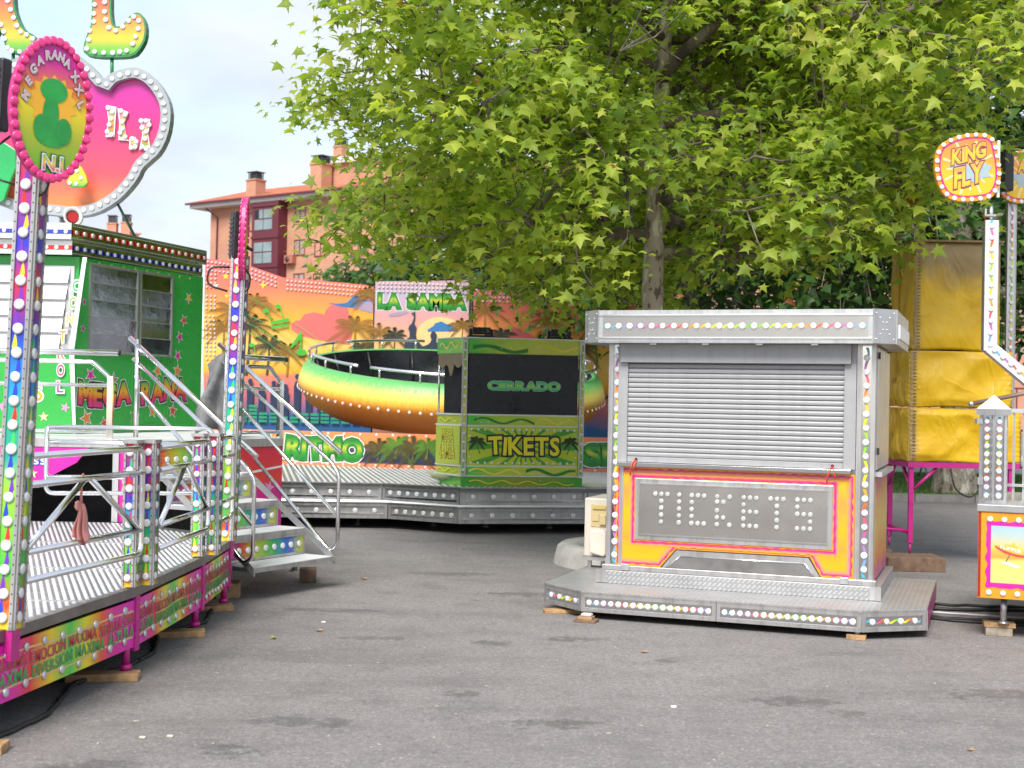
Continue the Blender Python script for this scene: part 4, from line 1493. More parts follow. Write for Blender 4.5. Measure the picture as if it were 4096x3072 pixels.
# sun rays behind the name, stars, ribbons
rayc = mat('ray_print', (.07, .33, .03), .4)
b = MB()
for k in range(18):
    a = math.tau * k / 18
    c0 = (.77, 1.03)
    p_ = [c0]
    for da in (-.07, .07):
        t = 9
        ca, sa = math.cos(a + da), math.sin(a + da)
        if abs(ca) > 1e-6: t = min(t, (.66 if ca > 0 else .68) / abs(ca))
        if abs(sa) > 1e-6: t = min(t, .22 / abs(sa))
        p_.append((c0[0] + ca * t, c0[1] + sa * t))
    b.flat(KF, p_, .0135)
b.build('ray_print', rayc, kiosk)
yel = mat('yellow_ribbon_print', (.78, .70, .04), .4)
for (u0, u1, z_, w_, wv, m_) in ((.9, 1.43, 2.25, .035, 1.2, yel), (.12, .8, 2.23, .05, 1.0, MT['bright_green_print']), (.15, .9, 1.35, .03, 1.6, MT['bright_green_print']), (.95, 1.42, 1.35, .022, 1.5, yel),
                                 (.1, .75, .73, .03, 1.6, yel), (.8, 1.42, .73, .04, 1.3, MT['bright_green_print']), (.1, 1.4, .6, .012, 4, yel)):
    b = MB(); squiggle(b, KF, (u0, z_), (u1, z_ - .02), .03 if w_ > .015 else .02, w_, wv, .0185, 40); b.build('ribbon_print', m_, kiosk)
b = MB(); r_ = random.Random(4)
for k in range(26):
    z_ = r_.choice((2.25, 1.35, .73, .6)) + r_.uniform(-.04, .04)
    s_ = star(4, r_.uniform(.008, .026), .004)
    u_ = r_.uniform(.12, 1.4)
    b.flat(KF, [(u_ + x, z_ + y) for x, y in s_], .020)
b.build('star_print', whitep, kiosk)
lettering(kiosk, KF, 'TIKETS', .775, .935, .205, .90, [(.11, blackpr), (.03, yellowt)], .016, jit=.07, seed=2)
cer = gmat('screen_letter', [(0, (.03, .5, .16)), (.5, (.4, .75, .08)), (1, (.03, .5, .2))], 2, .35)
lettering(kiosk, KF, 'CERRADO', .765, 1.725, .095, .90, [(.10, whitep), (.075, mat('teal_print', (.03, .5, .26), .4)), (.02, cer)], -.006, jit=.0)
for k, u_ in enumerate((.19, 1.35)):
    palm(kiosk, KF, u_, 1.10, .16, .12, mat('dark_palm_print%d' % k, (.04, .08, .02), .5), .0175, lean=.25 * (1 if k else -1), nf=7, seed=9 + k)
for k in range(16):
    bulb(kiosk, KF, .12 + k * 1.28 / 15, .012, 1.235, .016); bulb(kiosk, KF, .12 + k * 1.28 / 15, .012, .828, .016)
for k in range(4):
    for u_ in (.10, 1.42):
        bulb(kiosk, KF, u_, .012, .9 + k * .085, .012, MT.get('ochre') or bulbs_)
# corner light posts
for u_ in (-.004, 1.452):
    MB().fbox(KF, u_, u_ + .062, -.03, .03, .68, 2.35).build('corner_post', steel, kiosk)
    b = MB(); squiggle(b, KF, (u_ + .031, .70), (u_ + .031, 2.33), .006, .03, 6, .032, 60)
    b.build('painted_ribbon', gmat('lime_ribbon%d' % (u_ > 1), [(0, (.1, .4, .04)), (.5, (.6, .55, .03)), (1, (.1, .4, .06))], 2, .35), kiosk)
    for i in range(15):
        bulb(kiosk, KF, u_ + .031, .033, .74 + i * .112, .017)
# side panels
L = KS.L
MB().fbox(KS, .02, L - .02, .0, .012, .80, 1.27).build('side_name_panel', lime2, kiosk)
lettering(kiosk, KS, 'MEGA', L / 2, 1.07, .15, L * .5, [(.035, blackpr), (.0, yellowt)], .014)
lettering(kiosk, KS, 'SAMBA', L / 2, .87, .16, L * .62, [(.035, blackpr), (.0, yellowt)], .014)
b = MB()
pts = [(0.02, 2.16)]
for i in range(13):
    pts.append((.02 + (L - .04) * i / 12, 2.03 - .05 * abs(math.sin(i * math.pi / 4)) - (.10 if i in (6, 7) else 0)))
pts.append((L - .02, 2.16))
b.poly(KS, pts[::-1], -.02, -.005); b.build('scalloped_valance', mat('brown_valance', (.22, .16, .07), .5), kiosk)
MB().tube([KS.p(.02, -.02, 1.42), KS.p(.02, -.02, 2.16)], .012, 6).build('canopy_prop', chrome, kiosk)
b = MB(); squiggle(b, KS, (.06, 2.25), (L - .1, 2.27), .035, .03, 2, .004, 30); squiggle(b, KS, (.06, 1.345), (L - .1, 1.345), .02, .02, 2, .004, 30)
squiggle(b, KS, (.06, .73), (L - .1, .73), .02, .02, 2, .004, 30)
b.build('ribbon_print', yel, kiosk)
b = MB()
b.lathe(Vector((pA.x + .25, pA.y + .12, 0)), [(.10, DZ + .002), (.30, DZ + .08), (.36, DZ + .14)], 20); b.build('rounded_foot', mat('pearl_lime', (.5, .52, .3), .3), kiosk)
# moving-head lamps on the kiosk roof
for k, (u_, lb) in enumerate(((.12, 'black stage spotlight on the left end of the green kiosk roof'), (1.12, 'black stage spotlight half hidden by leaves on the green kiosk roof'))):
    sp = thing('stage_spotlight', lb, 'spotlight', 0, 0, 0, group='stage spotlights on the kiosk')
    q = KF.p(u_, -.45, 2.358); f_ = Fr(q.x, q.y, 9.4, q.z)
    MB().fbox(f_, 0, .34, -.16, 0, .0, .05).build('base', black, sp, .01)
    MB().fbox(f_, .02, .05, -.10, -.05, .05, .13).fbox(f_, .29, .32, -.10, -.05, .05, .13).build('yoke', black, sp)
    b = MB()
    for j in range(7):
        b.fbox(f_, .055 + j * .033, .055 + j * .033 + .022, -.15, .01, .06, .15)
    b.fbox(f_, .052, .285, -.14, -.0, .07, .14); b.build('head', black, sp, .004)
    MB().lathe(f_.p(.25, .0, .1), [(.028, 0), (.028, .02), (.02, .025)], 12, 'y').build('lens', mat('lens_glass%d' % k, (.03, .035, .05), .05), sp)

# ------------------------------------------------------------------ sunset backdrop
sun_stops = [(0, (.02, .04, .10)), (.25, (.02, .10, .28)), (.36, (.55, .14, .16)), (.44, (.66, .19, .12)), (.46, (.78, .36, .02)), (.58, (.80, .52, .12)), (.72, (.78, .36, .03)), (.86, (.70, .17, .10)), (1, (.62, .14, .15))]
BY = 27.0
backm = gmat('sunset_print', sun_stops, 2, .38, wob=.10, wobs=1.8)
backl = gmat('pale_sunset_print', [(0, (.02, .03, .07)), (.36, (.55, .22, .14)), (.5, (.76, .45, .14)), (.62, (.78, .42, .12)), (.8, (.62, .30, .30)), (.92, (.42, .36, .50)), (1, (.5, .3, .32))], 2, .38, wob=.1, wobs=2)
bd = thing('backdrop_panel', 'wide sunset backdrop panel with palms, music notes and a stepped light border', 'backdrop', group='sunset backdrop panels')
BF = Fr(-6.33, 27.0, 0)
WL = 3.46
top = [(0, 4.38), (.75, 4.30), (1.6, 4.02), (2.2, 3.98), (3.3, 3.90), (WL, 3.86)]
MB().poly(BF, [(.12, .1), (WL, .1)] + top[::-1] + [(0, 2.3)], -.06, 0).build('panel', backm, bd)
MB().tube([BF.p(WL + .03, -.03, 0), BF.p(WL + .03, -.03, 3.9)], .03, 6).build('post', black, bd)


def topz(u):
    for (a, za), (c, zc) in zip(top, top[1:]):
        if a <= u <= c: return za + (zc - za) * (u - a) / (c - a)
    return top[-1][1]


coral = mat('coral_cloud_print', (.62, .13, .12), .4, 0, .06)
bluec = mat('blue_cloud_print', (.03, .16, .38), .4, 0, .2, 3)
lilac = mat('lilac_cloud_print', (.34, .26, .36), .4, 0, .15, 3)
# coral cloud
pts = [(1.78, 3.06), (1.80, 2.94), (2.0, 2.83), (2.4, 2.74), (3.0, 2.66), (3.05, 2.9), (2.95, 3.4), (2.8, 3.52), (2.62, 3.5), (2.5, 3.38), (2.46, 3.28), (2.25, 3.32), (2.05, 3.27), (1.97, 3.15), (1.88, 3.14)]
MB().flat(BF, pts, .003).build('cloud_print', coral, bd)
MB().flat(BF, [(2.52, 3.52), (2.75, 3.50), (2.92, 3.53), (3.05, 3.66), (3.14, 3.67), (3.22, 3.6), (WL - .01, 3.58), (WL - .01, 3.34), (3.1, 3.42), (2.8, 3.44)], .005).build('swoosh_print', bluec, bd)
MB().flat(BF, [(3.05, 3.42), (3.2, 3.56), (WL - .01, 3.56), (WL - .01, 3.32)], .007).build('swoosh_print', lilac, bd)
palmo = mat('ochre_palm_print', (.30, .15, .02), .5, 0, .25, 5)
palmk = mat('shadow_palm_print', (.045, .05, .025), .5, 0, .25, 5)
for k, (u_, z_, h_, s_, m_) in enumerate(((.62, 3.28, 1.1, .62, palmo), (.95, 3.0, 1.0, .62, palmk), (.42, 2.95, .9, .5, palmo), (1.35, 2.62, .6, .5, palmk), (1.75, 2.5, .5, .42, palmo), (3.1, 3.02, 1.2, .62, palmo), (3.35, 3.7, .9, .4, palmo), (3.3, 2.6, .6, .45, palmk), (1.05, 3.5, .4, .45, palmo))):
    palm(bd, BF, u_, z_, h_, s_, m_, .009 + .005 * k, lean=.06, nf=10, seed=60 + k, trunk=k not in (6, 8))
# music staves and notes
gl = mat('green_note_print', (.05, .40, .03), .4, 0, .15, 4)
b = MB()
for k in range(5):
    a0 = Vector((.95 - .02 * k, 3.58 - .17 * k)); a1 = Vector((2.85 - .22 * k, 2.35 - .10 * k))
    for i in range(16):
        def cv(t):
            q = a0 + (a1 - a0) * t
            return (q.x + .02 * math.sin(t * 3), q.y + .16 * math.sin(t * math.pi) * (.6 + .1 * k))
        (x0, y0), (x1, y1) = cv(i / 16), cv((i + 1) / 16)
        b.flat(BF, [(x0, y0 - .006), (x1, y1 - .006), (x1, y1 + .006), (x0, y0 + .006)], .058)
b.build('stave_print', gl, bd)
for (u_, z_, s_) in ((1.28, 3.33, .055), (1.52, 3.42, .055), (2.02, 2.49, .09), (1.0, 2.62, .05)):
    b = MB(); b.flat(BF, ell(u_, z_, s_ * 1.15, s_ * .8, 18), .060)
    if s_ > .08:
        b.flat(BF, [(u_ - .03, z_), (u_ - .0, z_), (u_ - .0, z_ + .42), (u_ - .03, z_ + .42)], .0603)
        b.flat(BF, [(u_ - .02, z_ + .44), (u_ - .25, z_ + .08), (u_ - .2, z_ + .08), (u_ - .02, z_ + .28)], .0606)
    else:
        b.flat(BF, [(u_ + .03, z_), (u_ + .05, z_), (u_ + .13, z_ - .28), (u_ + .11, z_ - .28)], .0603)
    b.build('note_print', gl, bd)
MB().flat(BF, [(1.40, 3.05), (1.76, 3.12), (1.74, 3.19), (1.40, 3.11)], .0605).flat(BF, [(1.40, 2.96), (1.76, 3.03), (1.74, 3.08), (1.40, 3.01)], .0605).build('note_print', gl, bd)
# equaliser bars
b = MB(); r_ = random.Random(8)
for k in range(14):
    for j in range(r_.randint(2, 6)):
        b.flat(BF, [(.55 + k * .21, 1.05 + j * .075), (.55 + k * .21 + .17, 1.05 + j * .075), (.55 + k * .21 + .17, 1.05 + j * .075 + .05), (.55 + k * .21, 1.05 + j * .075 + .05)], .062)
b.build('equaliser_print', mat('teal_bar_print', (.02, .26, .14), .4), bd)
b = MB(); r_ = random.Random(3)
for k in range(11):
    u_ = .75 + k * .24
    h_ = r_.uniform(.25, .5); c_ = 1.55 + r_.uniform(-.1, .1)
    b.flat(BF, [(u_ - .06, c_ - .4), (u_ + .06, c_ - .4), (u_ + .07, c_ + h_ * .5), (u_ + .04, c_ + h_ * .7), (u_ - .04, c_ + h_ * .7), (u_ - .07, c_ + h_ * .5)], .061)
    b.flat(BF, ell(u_, c_ + h_ * .9, .05, .06, 10), .061)
b.build('dancer_print', navy, bd)
for (u_, z_, s_, m_) in ((.43, 4.02, .07, yellowt), (.23, 3.83, .07, whitep), (1.2, 3.86, .08, yellowt), (.46, 3.62, .05, yellowt)):
    MB().flat(BF, [(u_ + x, z_ + y) for x, y in star(5 if s_ < .075 else 4, s_, s_ * .4)], .009).build('star_print', m_, bd)
# light border: rows of small caps (countless), joined
capm = mat('small_light_cap', (.66, .55, .55), .35)


def cap_rows(parent, fr, pts, r=.026, d=.0):
    b = MB()
    for (u_, z_) in pts:
        c0 = len(b.v)
        ring_ = [fr.p(u_ + r * math.cos(a), d + .002, z_ + r * math.sin(a)) for a in [math.tau * i / 8 for i in range(8)]]
        ring2 = [fr.p(u_ + r * .7 * math.cos(a), d + .03, z_ + r * .7 * math.sin(a)) for a in [math.tau * i / 8 for i in range(8)]]
        b.add(ring_ + ring2, [(i, (i + 1) % 8, 8 + (i + 1) % 8, 8 + i) for i in range(8)] + [tuple(range(8, 16))], False)
    o = b.build('light_caps', capm, parent); o['kind'] = 'stuff'


pp = []
u_ = .06
while u_ < WL - .1:
    if not (1.53 < u_ < 1.68):
        for j in range(3): pp.append((u_, topz(u_) - .06 - j * .085))
    u_ += .082
for j in range(8):
    for k in range(3): pp.append((.05 + k * .085, 4.05 - j * .085 - (.1 if j > 3 else 0)))
for j in range(16):
    for k in range(3): pp.append((.03 + k * .085 + .04 * math.sin(j * .25) + (.03 * max(0, j - 9)), 3.2 - j * .088))
cap_rows(bd, BF, pp)

bc = thing('backdrop_panel', 'backdrop panel with big green title letters above two dark silhouettes', 'backdrop', group='sunset backdrop panels')
CF = Fr(-2.83, 26.95, 0)
MB().poly(CF, [(0, .1), (1.92, .1), (1.92, 4.03), (0, 3.97)], -.06, 0).build('panel', backl, bc)
lettering(bc, CF, 'LA SAMBA', .96, 3.44, .27, 1.8, [(.16, whitep), (.12, G_dk), (.09, MT['bright_green_print']), (.03, G_green)], .003, jit=.06, seed=12)
MB().flat(CF, ell(1.35, 2.85, .5, .42, 28), .0028).build('sun_print', mat('pale_sun_print', (.78, .52, .22), .4), bc)
MB().flat(CF, [(1.08, 3.0), (1.2, 3.08), (1.24, 3.14), (1.36, 3.18), (1.46, 3.13), (1.6, 3.1), (1.72, 3.02), (1.7, 2.98), (1.1, 2.96)], .006).build('cloud_print', bluec, bc)
MB().flat(CF, [(.28, 3.30), (.6, 3.38), (.7, 3.34), (.5, 3.27), (.3, 3.25)], .006).build('cloud_print', lilac, bc)
for k, (u_, z_, h_, s_, m_) in enumerate(((.12, 2.9, .9, .42, palmo), (.42, 2.85, .7, .36, palmk), (1.80, 3.1, .6, .35, palmo))):
    palm(bc, CF, u_, z_, h_, s_, m_, .008 + .005 * k, lean=.1, nf=9, seed=80 + k)
sil = mat('silhouette_print', (.02, .032, .06), .45)
MB().flat(CF, [(.62, 2.3), (.62, 2.72), (.66, 2.8), (.72, 2.85), (.72, 2.95), (.69, 3.02), (.72, 3.09), (.76, 3.12), (.80, 3.24), (.79, 3.31), (.75, 3.32), (.75, 3.34), (.80, 3.35), (.82, 3.38), (.83, 3.32), (.83, 3.24), (.81, 3.12), (.86, 3.05),
               (.85, 2.92), (.86, 2.83), (.95, 2.7), (1.0, 2.66), (1.1, 2.70), (1.14, 2.74), (1.17, 2.80), (1.14, 2.88), (1.17, 2.96), (1.23, 2.97), (1.28, 2.90), (1.26, 2.8), (1.33, 2.76), (1.37, 2.68), (1.36, 2.3)], .026).build('silhouette_print', sil, bc)
cap_rows(bc, CF, [(.08 + .085 * i, 3.93 - .08 * j) for i in range(22) for j in range(3)])
MB().tube([CF.p(1.97, -.03, 0), CF.p(1.97, -.03, 3.9)], .035, 6).build('post', black, bc)
br_ = thing('backdrop_panel', 'sunset backdrop panel half hidden by hanging leaves beside the title panel', 'backdrop', group='sunset backdrop panels')
RF = Fr(-.83, 27.0, 0)
MB().poly(RF, [(0, .1), (3.4, .1), (3.4, 3.8), (2.2, 3.86), (0, 3.84)], -.06, 0).build('panel', backm, br_)
MB().flat(RF, [(.4, 3.0), (.55, 2.75), (.9, 2.55), (1.5, 2.5), (1.5, 2.7), (1.2, 2.95), (.85, 3.1)], .003).build('cloud_print', coral, br_)
for k, (u_, z_, h_, s_, m_) in enumerate(((.25, 3.4, 1.4, .55, palmo), (.6, 2.9, .6, .4, palmk), (1.6, 3.2, 1, .5, palmo), (2.2, 2.7, .8, .5, palmk), (2.5, 3.2, .8, .5, palmg))):
    palm(br_, RF, u_, z_, h_, s_, m_, .008 + .005 * k, lean=-.08, nf=9, seed=90 + k)
cap_rows(br_, RF, [(.12 + .085 * i, 3.77 - .08 * j) for i in range(36) for j in range(3)])

# ================================================================== FROG RIDE ON THE LEFT
ride = thing('ride_platform', 'low ride platform with ribbed metal deck and rainbow lettered skirts', 'ride platform')
RZ = .50
E_ = [(-2.62, 4.6), (-2.325, 5.93), (-2.10, 7.50), (-2.06, 8.93), (-2.10, 9.97), (-2.27, 10.4)]
DP = E_ + [(-3.25, 11.19), (-6.3, 11.19), (-6.3, 4.6)]
MB().slab(DP, RZ - .045, RZ).build('deck', deckb, ride)
ribs(ride, [(x - .05, y) for x, y in E_[1:-1]] + [(-2.4, 10.3), (-3.3, 11.1), (-5.2, 11.1), (-4.2, 5.2), (-2.66, 5.2)], RZ, .036, 111, .006, .021, ribm)
for (y0, y1) in ((6.9, 6.92), (8.2, 8.22), (9.6, 9.62)):
    MB().box(-5.0, -2.2, y0, y1, RZ + .001, RZ + .009).build('deck_joint', steel, ride)
b = MB()
for a_, c_ in zip(E_, E_[1:]):
    f_ = fr2(a_, c_); b.fbox(f_, 0, f_.L, -.03, .004, RZ - .05, RZ + .004)
b.build('deck_edge', mat('worn_edge_metal', (.26, .25, .24), .42, .9, .3, 5), ride)
sk_stops = [(0, (.70, .012, .42)), (.12, (.72, .015, .36)), (.24, (.76, .04, .05)), (.37, (.82, .60, .01)), (.5, (.04, .58, .08)), (.61, (.78, .68, .01)), (.72, (.78, .10, .01)), (.82, (.72, .015, .32)), (1, (.70, .012, .42))]


def skirt_panel(parent, f_, L, words, seed, m_axis=1):
    z0, z1 = .165, .43
    MB().fbox(f_, .02, L - .02, -.02, -.004, z0, z1).build('skirt_panel', gmat('rainbow_skirt%d' % seed, sk_stops, m_axis, .3, wob=.05, wobs=2, var=.03), parent)
    b = MB(); squiggle(b, f_, (.05, z1 - .055), (L - .05, z1 - .06), .006, .012, 1.5, -.002, 40); squiggle(b, f_, (.05, z0 + .055), (L - .05, z0 + .06), .008, .012, 1.5, -.002, 40)
    b.build('swirl_print', mat('pale_swirl%d' % seed, (.72, .50, .20), .4), parent)
    nb = 8
    for k in range(nb):
        u_ = .07 + (L - .14) * (k + .5) / nb
        zz = .008 * math.sin(k * 1.1)
        bulb(parent, f_, u_, -.003, z1 - .05 + zz, .023, bulbs_); bulb(parent, f_, u_, -.003, z0 + .045 + zz, .023, bulbs_)
    t_ = gmat('lettering_top%d' % seed, [(0, (.36, .01, .03)), (1, (.62, .05, .05))], 2, .4)
    t2 = gmat('lettering_low%d' % seed, [(0, (.02, .26, .05)), (1, (.10, .38, .10))], 2, .4)
    lettering(parent, f_, words[0], L / 2 - .0, .302, .056, L * .95, [(.045, mat('letter_edge%d' % seed, (.72, .5, .42), .4)), (.015, t_)], -.001, zfun=lambda u: .006 * math.sin(u * 9))
    lettering(parent, f_, words[1], L / 2 - .0, .232, .056, L * .95, [(.045, mat('letter_edge_b%d' % seed, (.42, .62, .32), .4)), (.015, t2)], -.001, zfun=lambda u: .006 * math.sin(u * 9))


W1 = ('MAXIMA EMOCION MAXIMA SENSACION', 'MAXIMA DIVERSION MAXIMA ALTURA')
for i in range(0, 4):
    f_ = fr2(E_[i], E_[i + 1])
    skirt_panel(ride, f_, f_.L, W1, i)
    # magenta corner posts and screw legs
    MB().fbox(f_, f_.L - .025, f_.L + .03, -.06, .006, .14, .455).build('corner_bracket', pinkm, ride, .004)
    MB().fbox(f_, f_.L - .03, f_.L + .035, -.07, .012, .26, .30).build('clamp', pinkm, ride, .003)
    q = f_.p(f_.L - .07, -.03, 0)
    b = MB().tube([(q.x, q.y, .20), (q.x, q.y, .075)], .022, 8).tube([(q.x, q.y, .075), (q.x, q.y, .045)], .034, 8); b.build('screw_leg', pinkm, ride)
for i, ((x_, y_), lb) in enumerate(zip([(-2.34, 5.86), (-2.18, 7.38), (-2.13, 8.74), (-2.17, 9.80)],
                                       ['timber pad under the ride platform at the left picture edge', 'timber plank under the corner leg beside the first double post', 'timber plank under the second leg of the ride platform', 'timber plank under the leg below the second light pole'])):
    W = thing('timber_plank', lb, 'timber', x_, y_, 0, 4 + 5 * i, group='timber planks under the ride platform')
    MB().box(-.26, .13, -.07, .06, 0, .042).build('plank', wood, W, .004)
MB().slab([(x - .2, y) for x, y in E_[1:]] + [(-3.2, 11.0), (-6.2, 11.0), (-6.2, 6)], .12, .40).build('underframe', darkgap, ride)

# ---- light posts
stripe = gmat('carnival_strip_print', [(0, (.72, .55, .02)), (.05, (.60, .04, .01)), (.12, (.05, .45, .05)), (.3, (.30, .60, .04)), (.36, (.02, .35, .30)), (.45, (.02, .42, .22)), (.52, (.02, .25, .62)), (.62, (.02, .03, .42)), (.72, (.55, .02, .05)), (.8, (.02, .04, .48)), (.9, (.35, .03, .25)), (1, (.6, .03, .04))], 2, .3, wob=.05, wobs=9)
darkholes = mat('perforated_trim', (.42, .39, .36), .35, .9, .3, 60)
flamem = mat('flame_print', (.66, .06, .01), .35)
dropm = [mat('drop_print_blue', (.02, .05, .5), .35), mat('drop_print_red', (.65, .03, .02), .35), mat('drop_print_green', (.05, .5, .1), .35), mat('drop_print_violet', (.16, .03, .4), .35), mat('drop_print_yellow', (.75, .6, .02), .35)]


def light_face(parent, f_, w, z0, z1, nb, br, seed=0):
    """one face of a light post: printed strip between two perforated trims, with bulbs"""
    MB().fbox(f_, w * .14, w * .86, -.004, .001, z0, z1).build('printed_strip', stripe, parent)
    for u0 in (0, w * .83):
        MB().fbox(f_, u0, u0 + w * .17, -.004, .010, z0, z1).build('trim', steel, parent)
    b = MB(); zz = z0 + .03
    while zz < z1:
        for u0 in (w * .085, w * .915):
            b.fbox(f_, u0 - .003, u0 + .003, .010, .0115, zz, zz + .006)
        zz += .045
    o = b.build('rivet_holes', black, parent); o['kind'] = 'stuff'
    r_ = random.Random(seed)
    for i in range(nb - 1):
        zc = z0 + (z1 - z0) * (i + 1) / nb
        h_ = (z1 - z0) / nb * .42
        uu = w * r_.uniform(.36, .62)
        MB().flat(f_, [(uu - w * .14, zc - h_ * .7), (uu + w * .02, zc - h_), (uu + w * .12, zc - h_ * .4), (uu, zc + h_)], .002).build('drop_print', r_.choice(dropm), parent)
    for i in range(nb):
        bulb(parent, f_, w * .5, .002, z0 + (z1 - z0) * (i + .5) / nb, br)


def light_post(name, label, cat, x, y, z0, z1, w, ang, nb, br, lean=(0, 0), group=None, seed=0):
    t_ = thing(name, label, cat, x, y, 0, 0, group)
    f_ = Fr(0, 0, ang); g_ = Fr(*(f_.p(w, 0, 0).xy), ang + 90)
    MB().fbox(f_, .004, w - .004, -w + .004, -.005, z0, z1).build('post', steel, t_)
    light_face(t_, f_, w, z0, z1, nb, br, seed)
    light_face(t_, g_, w, z0, z1, nb, br, seed + 1)
    t_.rotation_euler = (lean[1], lean[0], 0)
    return t_, f_, g_


LEAN = R(1.45)
pole1, f_, g_ = light_post('light_pole', 'tall light pole beside the left picture edge carrying an oval pink-rimmed sign', 'light pole', -2.385, 6.08, RZ + .002, 2.72, .10, -6, 20, .026, (R(1.8), 0), 'tall light poles of the ride', 1)
pole2, f2_, g2_ = light_post('light_pole', 'tall light pole at the foot of the stairs with an edge-on pink sign', 'light pole', -2.20, 9.95, RZ + .002, 2.66, .10, -6, 20, .026, (LEAN, 0), 'tall light poles of the ride', 2)
for t_, f_ in ((pole1, Fr(0, 0, -6)), (pole2, Fr(0, 0, -6))):
    MB().fbox(f_, .0, .1, -.08, .004, .36, RZ).build('socket', pinkm, t_)
ovalm = gmat('oval_sign_print', [(0, (.08, .36, .02)), (.3, (.36, .42, .02)), (.5, (.70, .55, .01)), (.66, (.68, .17, .02)), (.85, (.56, .015, .25)), (1, (.5, .01, .28))], 2, .3)


def oval_sign(pole, c, ang, ru, rz, full):
    f_ = Fr(c[0], c[1], ang, c[2])
    MB().poly(f_, ell(0, 0, ru, rz, 40), -.03, 0).build('sign_board', mat('pink_board%d' % full, (.55, .02, .18), .35), pole)
    MB().flat(f_, ell(0, 0, ru * .86, rz * .90, 40), .002).build('sign_face', ovalm, pole)
    n = 38
    for k in range(n):
        a = math.tau * k / n
        bulb(pole, f_, ru * .94 * math.cos(a), .001, rz * .955 * math.sin(a), .021, bulbp)
    if not full:
        fb2 = Fr(*(f_.p(0, -.03, 0).xy), ang + 180, c[2])
        for k in range(n):
            a = math.tau * k / n
            bulb(pole, fb2, ru * .94 * math.cos(a), .001, rz * .955 * math.sin(a), .021, bulbp)
        return
    # burst and plain green centre, ring of letters
    MB().flat(f_, [(x, y + .03) for x, y in star(14, ru * .62, ru * .5)], .0032).build('burst_print', mat('amber_burst', (.75, .38, .02), .4), pole)
    lgm = mat('leaf_green_print', (.015, .30, .045), .35, 0, .25, 8)
    for k_, e4 in enumerate(((0, -.12, .088, .05), (-.01, -.03, .042, .10), (.0, .085, .07, .055), (-.055, -.09, .04, .06), (.06, -.09, .04, .06))):
        MB().flat(f_, ell(*e4, 24), .0046 + .0003 * k_).build('green_print', lgm, pole)
    for word, a0, a1 in (('MEGA', R(172), R(124)), ('RANA', R(107), R(65)), ('XXL', R(44), R(12))):
        for i, ch in enumerate(word):
            a = a0 + (a1 - a0) * i / (len(word) - 1)
            pc = (ru * .70 * math.cos(a), rz * .76 * math.sin(a))
            for li, (off, m_) in enumerate(((.10, blackpr), (.06, whitep), (.0, mat('mauve_letter%s%d' % (word, i), (.62, .35, .42), .4)))):
                v_, fa = text_polys(ch, off)
                rr_ = math.atan2(math.sin(a), math.cos(a)) - math.pi / 2
                sz = .055
                ca, sa = math.cos(rr_ * .75), math.sin(rr_ * .75)
                vs_ = [f_.p(pc[0] + ((q[0]) * ca - (q[1] - .35) * sa) * sz * .8, .006 + li * .0012, pc[1] + ((q[0]) * sa + (q[1] - .35) * ca) * sz) for q in v_]
                MB().add(vs_, fa).build('lettering', m_, pole)
    lettering(pole, f_, 'N.1', .01, -.275, .065, .11, [(.12, blackpr), (.07, whitep), (.01, gmat('n1_print', [(0, (.6, .02, .15)), (.5, (.75, .45, .02)), (1, (.1, .45, .05))], 2))], .007)


oval_sign(pole1, (.195, -.13, 2.88), 53, .205, .325, True)
oval_sign(pole2, (.105, -.02, 2.78), 97, .17, .31, False)


def led_bar(pole, fr, w, h, d, z0):
    q = MB().fbox(fr, 0, w, -d, 0, z0, z0 + h).build('spotlight_case', black, pole, .012)
    b = MB()
    for k in range(9):
        b.fbox(fr, .01, w - .01, .001, .008, z0 + .03 + k * (h - .06) / 9, z0 + .03 + k * (h - .06) / 9 + .012)
    b.build('cooling_fin', mat('dark_fin', (.05, .05, .055), .4), q)
    MB().tube([fr.p(w * .5, -d - .0, z0 + h * .3), fr.p(w * .9, -d - .06, z0 + h * .2)], .012, 6).build('spotlight_bracket', black, q)


led_bar(pole1, Fr(-.165, .0, -25), .10, .34, .06, 2.79)
led_bar(pole2, Fr(-.04, .06, -60), .10, .36, .10, 2.63)
MB().tube(rounded([(.13, .0, 2.70), (.17, -.03, 2.6), (.15, -.03, 2.52), (.1, 0, 2.50)], .05), .006, 6).build('cable', rubber, pole1)
MB().tube(rounded([(-.05, .03, 2.78), (-.13, .0, 2.7), (-.12, .0, 2.58), (.0, .0, 2.55)], .08), .006, 6).build('cable', rubber, pole1)
MB().tube(rounded([(-.01, .0, 2.56), (-.16, -.02, 2.56), (-.18, -.02, 2.42), (-.02, .0, 2.38)], .08), .008, 6).build('cable', rubber, pole2)
MB().tube(rounded([(.1, .0, 2.56), (.15, .0, 2.5), (.14, .0, 2.4), (.08, .0, 2.36)], .05), .007, 6).build('cable', rubber, pole2)

# ---- double bulb posts and barrier panels along the edge
FZ0, FZ1 = .512, 1.315
for i, (x_, y_, lb) in enumerate([(-2.165, 7.41, 'short bulb post, front one of the first pair on the ride edge'), (-2.088, 7.50, 'short bulb post, rear one of the first pair on the ride edge'),
                                  (-2.135, 8.87, 'short bulb post, front one of the pair before the second pole'), (-2.045, 8.95, 'short bulb post, rear one of the pair before the second pole')]):
    t_, ff, gg = light_post('bulb_post', lb, 'bulb post', x_, y_, FZ0, FZ1, .068, -6, 8, .022, (0, 0), 'short bulb posts on the ride edge', 10 + 2 * i)
    MB().fbox(Fr(0, 0, -6), -.006, .08, -.08, .02, FZ1 + .001, FZ1 + .02).build('cap', steel, t_)


